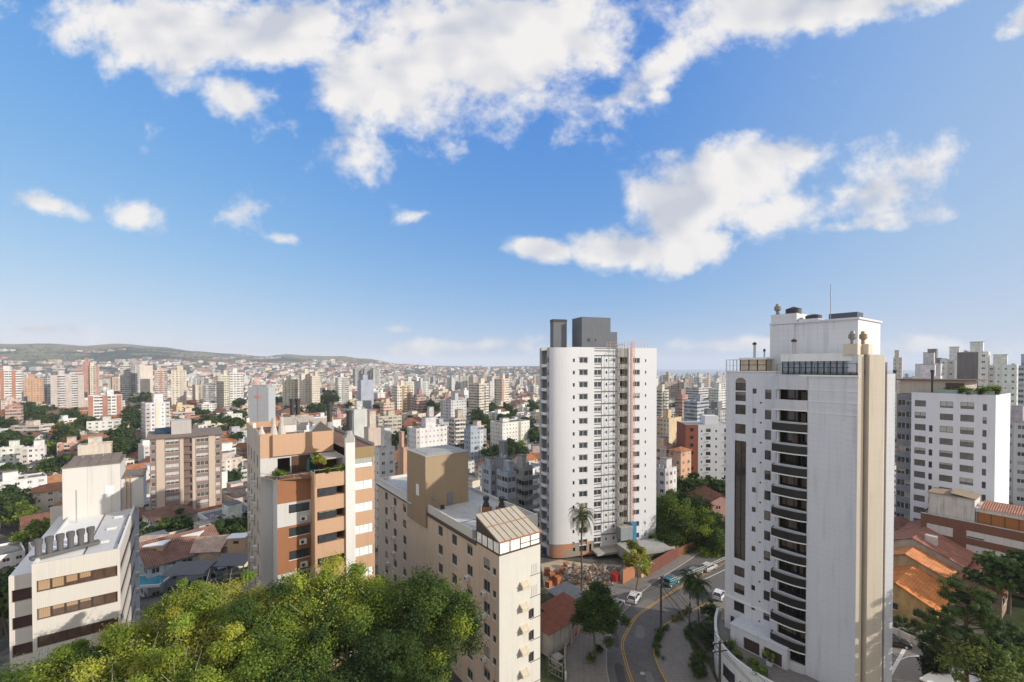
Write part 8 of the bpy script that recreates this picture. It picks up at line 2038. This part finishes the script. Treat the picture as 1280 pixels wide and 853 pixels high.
def neighbour():
    # the next block along the street, just outside the frame: its shadow lies over the trees at the foot of the picture
    s = base_spec(38, -4, .0, 18, 27, 37, (.6, .56, .5), 5, 'tiled'); s.z = 0; s.name = 'apartment_block'; s.cat = 'apartment block'; s.dist = 40; s.hand = True; o = realise(s); o['label'] = 'cream block standing beside the viewpoint, outside the right frame edge'
neighbour()

# trees of the valley
def valley_trees():
    rnd = random.Random(77); spots = []
    HANDT = [(42, 527, 270, 'mid_a', 1.7), (30, 524, 285, 'mid_b', 1.5), (62, 522, 300, 'mid_b', 1.2), (88, 530, 250, 'mid_b', 1.3), (172, 512, 330, 'mid_b', 1.6), (183, 500, 400, 'mid_b', 1.7), (178, 520, 300, 'mid_a', 1.5), (165, 533, 262, 'mid_a', 1.6), (180, 545, 235, 'mid_b', 1.4), (150, 557, 215, 'mid_a', 1.5), (170, 530, 280, 'mid_b', 1.3), (155, 565, 200, 'mid_a', 1.2),
             (82, 545, 230, 'mid_d', 1.2), (75, 540, 240, 'mid_d', 1.1), (60, 545, 225, 'mid_c', 1.0), (12, 548, 215, 'mid_c', .9), (293, 540, 225, 'mid_c', 1.3), (288, 526, 260, 'mid_c', 1.2), (298, 517, 290, 'mid_b', 1.5), (292, 506, 340, 'mid_b', 1.5), (280, 497, 400, 'mid_b', 1.3), (342, 505, 280, 'mid_a', 1.3), (348, 497, 320, 'mid_b', 1.2), (412, 494, 330, 'mid_b', 1.9), (408, 500, 310, 'mid_a', 1.7), (417, 505, 300, 'mid_b', 1.5),
             (458, 493, 360, 'mid_a', 1.1), (468, 495, 350, 'mid_d', 1.2), (475, 499, 330, 'mid_c', 1.0), (215, 655, 140, 'mid_b', 1.15), (198, 658, 138, 'mid_b', 1.0), (235, 657, 136, 'mid_a', .9), (288, 645, 140, 'mid_b', 1.1), (278, 660, 132, 'mid_b', .8), (45, 640, 150, 'mid_c', 1.2), (20, 610, 170, 'mid_c', 1.2), (5, 606, 172, 'mid_c', 1.0), (62, 628, 155, 'mid_c', 1.1), (70, 615, 160, 'palm_far', 1.0), (12, 740, 75, 'mid_b', 1.0), (2, 715, 84, 'mid_b', 1.0), (-5, 690, 92, 'mid_b', 1.1),
             (666, 545, 200, 'mid_d', 1.1), (606, 540, 195, 'mid_a', 1.0), (596, 590, 130, 'mid_b', .9), (655, 612, 118, 'mid_b', .8), (858, 590, 152, 'palm_far', 1.0), (848, 575, 160, 'mid_a', .8), (1256, 565, 150, 'mid_b', 1.5), (1272, 572, 145, 'mid_b', 1.4), (1262, 590, 135, 'mid_a', 1.1), (1285, 600, 130, 'mid_a', 1.2), (870, 605, 150, 'mid_c', .8), (890, 612, 145, 'mid_c', .9)]
    for px, py, Y, k, s in HANDT:
        Y = min(600, F * 53 / (py - 459)) if px < 700 and Y > 180 else Y; p = at(px, py, Y); spots.append((p.x, p.y, ground(p.x, p.y), k, s * (1.1 if Y > 180 else 1)))
    tries = 0
    hp = [(s.x + (math.cos(s.ang) * s.w - math.sin(s.ang) * s.d) / 2, s.y + (math.sin(s.ang) * s.w + math.cos(s.ang) * s.d) / 2, (s.w + s.d) / 4) for s in CITY + MASS if s.dist < 900]
    hpa = np.array(hp)
    while len(spots) < 330 and tries < 16000:
        tries += 1; r = 120 + 480 * rnd.random() ** 1.1; th = rnd.uniform(-.86, .86); x, y = r * math.sin(th), r * math.cos(th); px = 640 + F * x / y
        if px < -20 or px > 1300 or (x > -75 and y < 118) or (-6 < x < 60 and y < 135) or (900 < px and r < 150): continue
        a = GA; u = x * math.cos(a) + y * math.sin(a); v = -x * math.sin(a) + y * math.cos(a)
        if not ((u % 105 < 15) or (v % 82 < 14) or mnoise.noise(Vector((x / 160.0, y / 160.0, 4.0))) > .26) and rnd.random() < .8: continue
        if np.any((hpa[:, 0] - x) ** 2 + (hpa[:, 1] - y) ** 2 < (hpa[:, 2] + 2.0) ** 2): continue
        g = ground(x, y); q = proj((x, y, g + 9)); q0 = proj((x, y, g))
        blocked = any(a <= q[0] <= b and c <= q[1] and q[1] <= d for a, b, c, d in ((672, 822, 430, 760), (905, 1120, 440, 853), (1121, 1245, 490, 853), (306, 468, 520, 853), (470, 680, 585, 853), (0, 170, 690, 853), (76, 150, 575, 853), (186, 280, 548, 690)))
        if blocked: continue
        hide = False
        for s in CITY:
            if s.hand and s.dist > r and s.box[0] - 3 < q[0] < s.box[1] + 3 and q[1] < s.box[2] + .6 * min(s.box[3] - s.box[2], 46): hide = True; break
        if hide: continue
        spots.append((x, y, g, rnd.choice(('mid_a', 'mid_a', 'mid_b', 'mid_b', 'mid_b', 'mid_c', 'mid_d')), rnd.uniform(.75, 1.45)))
    KN = {'mid_a': 'green tree', 'mid_b': 'dark green tree', 'mid_c': 'bright lime tree', 'mid_d': 'yellowing autumn tree', 'palm_far': 'palm'}
    groups = {}
    for i, (x, y, z, k, s) in enumerate(spots):
        r = math.hypot(x, y); o = tree('palm_tree' if 'palm' in k else 'valley_tree', x, y, z - .3, k, s, i * 1.7, None, 'trees of the valley', 'palm' if 'palm' in k else 'tree')
        q = proj((x, y, z + 6)); band = 'among the near roofs' if r < 200 else 'in mid valley' if r < 380 else 'across the valley'
        sec = 'left of the office penthouse' if q[0] < 78 else 'between office and brown block' if q[0] < 190 else 'near the brown block' if q[0] < 282 else 'near the pink-emblem panel' if q[0] < 350 else 'behind the peach block' if q[0] < 470 else 'above the beige roof' if q[0] < 590 else 'left of the unfinished tower' if q[0] < 680 else 'between the white towers' if q[0] < 915 else 'behind the right-hand blocks'
        groups.setdefault((KN[k], band, sec), []).append((q[0], o))
    ORD = ['first', 'second', 'third', 'fourth', 'fifth', 'sixth', 'seventh', 'eighth', 'ninth', 'tenth', 'eleventh', 'twelfth', 'thirteenth', 'fourteenth', 'fifteenth', 'sixteenth', 'seventeenth', 'eighteenth', 'nineteenth', 'twentieth']
    for (kn, band, sec), L in groups.items():
        L.sort(key=lambda t: t[0])
        for i, (q, o) in enumerate(L): o['label'] = f'{kn} {band} {sec}' if len(L) == 1 else f'{ORD[min(i, 19)]} {kn} {band} {sec}'
valley_trees()
def far_woods():
    rng = np.random.default_rng(3); clumps = []
    while len(clumps) < 9000:
        r = 400 + 4200 * rng.random() ** 1.35; th = rng.uniform(-.87, .87); x, y = r * math.sin(th), r * math.cos(th)
        nz = mnoise.noise(Vector((x / 170.0, y / 170.0, 4.0))); px = 640 + F * x / y
        if nz < .12 and rng.random() > (.26 if r < 2500 else .35): continue
        if px > 815 and r > 4200: continue
        z = ground(x, y); s = rng.uniform(3.0, 6.0) * (1 + r / 3500); clumps.append((x, y, z + s * .45, s, int(rng.integers(4))))
    V, col = crown_arrays(rng, clumps, 34, 1.9, [(.035, .055, .02), (.05, .07, .025), (.028, .046, .02), (.07, .085, .03)])
    o = link('far_woods', leaves_mesh('far_woods', V, col)); tag(o, 'dark patches of far trees between the roofs of the valley', 'woods', kind='stuff')
far_woods()
def hill_masts():
    for px, h, lab in ((196, 58, 'thin radio mast on the bare hill ridge'),):
        Y = 5300; p = at(px, 440, Y); z = ground(p.x, Y); r = empty('radio_mast', (p.x, Y, z - 3), 0, lab, 'radio mast'); one('mast', STEEL, lambda b: b.tube([(0, 0, 0), (0, 0, h + 40)], [1.6, 1.0], 0, 6), r)
hill_masts()
# ------------------------------------------------------------------ air
def haze():
    b = MB(); b.box(-20500, 20500, -120, 20500, -60, 420)
    o = b.build('haze', []); tag(o, kind='stuff')
    m = bpy.data.materials.new('haze'); m.use_nodes = True; nt = m.node_tree; nt.nodes.clear()
    out = nt.nodes.new('ShaderNodeOutputMaterial'); v = nt.nodes.new('ShaderNodeVolumePrincipled')
    v.inputs['Color'].default_value = (.82, .88, .97, 1); v.inputs['Density'].default_value = HAZE_DENSITY; v.inputs['Anisotropy'].default_value = 0.0
    nt.links.new(v.outputs[0], out.inputs['Volume']); o.data.materials.append(m)
HAZE_DENSITY = 9.5e-5
haze()
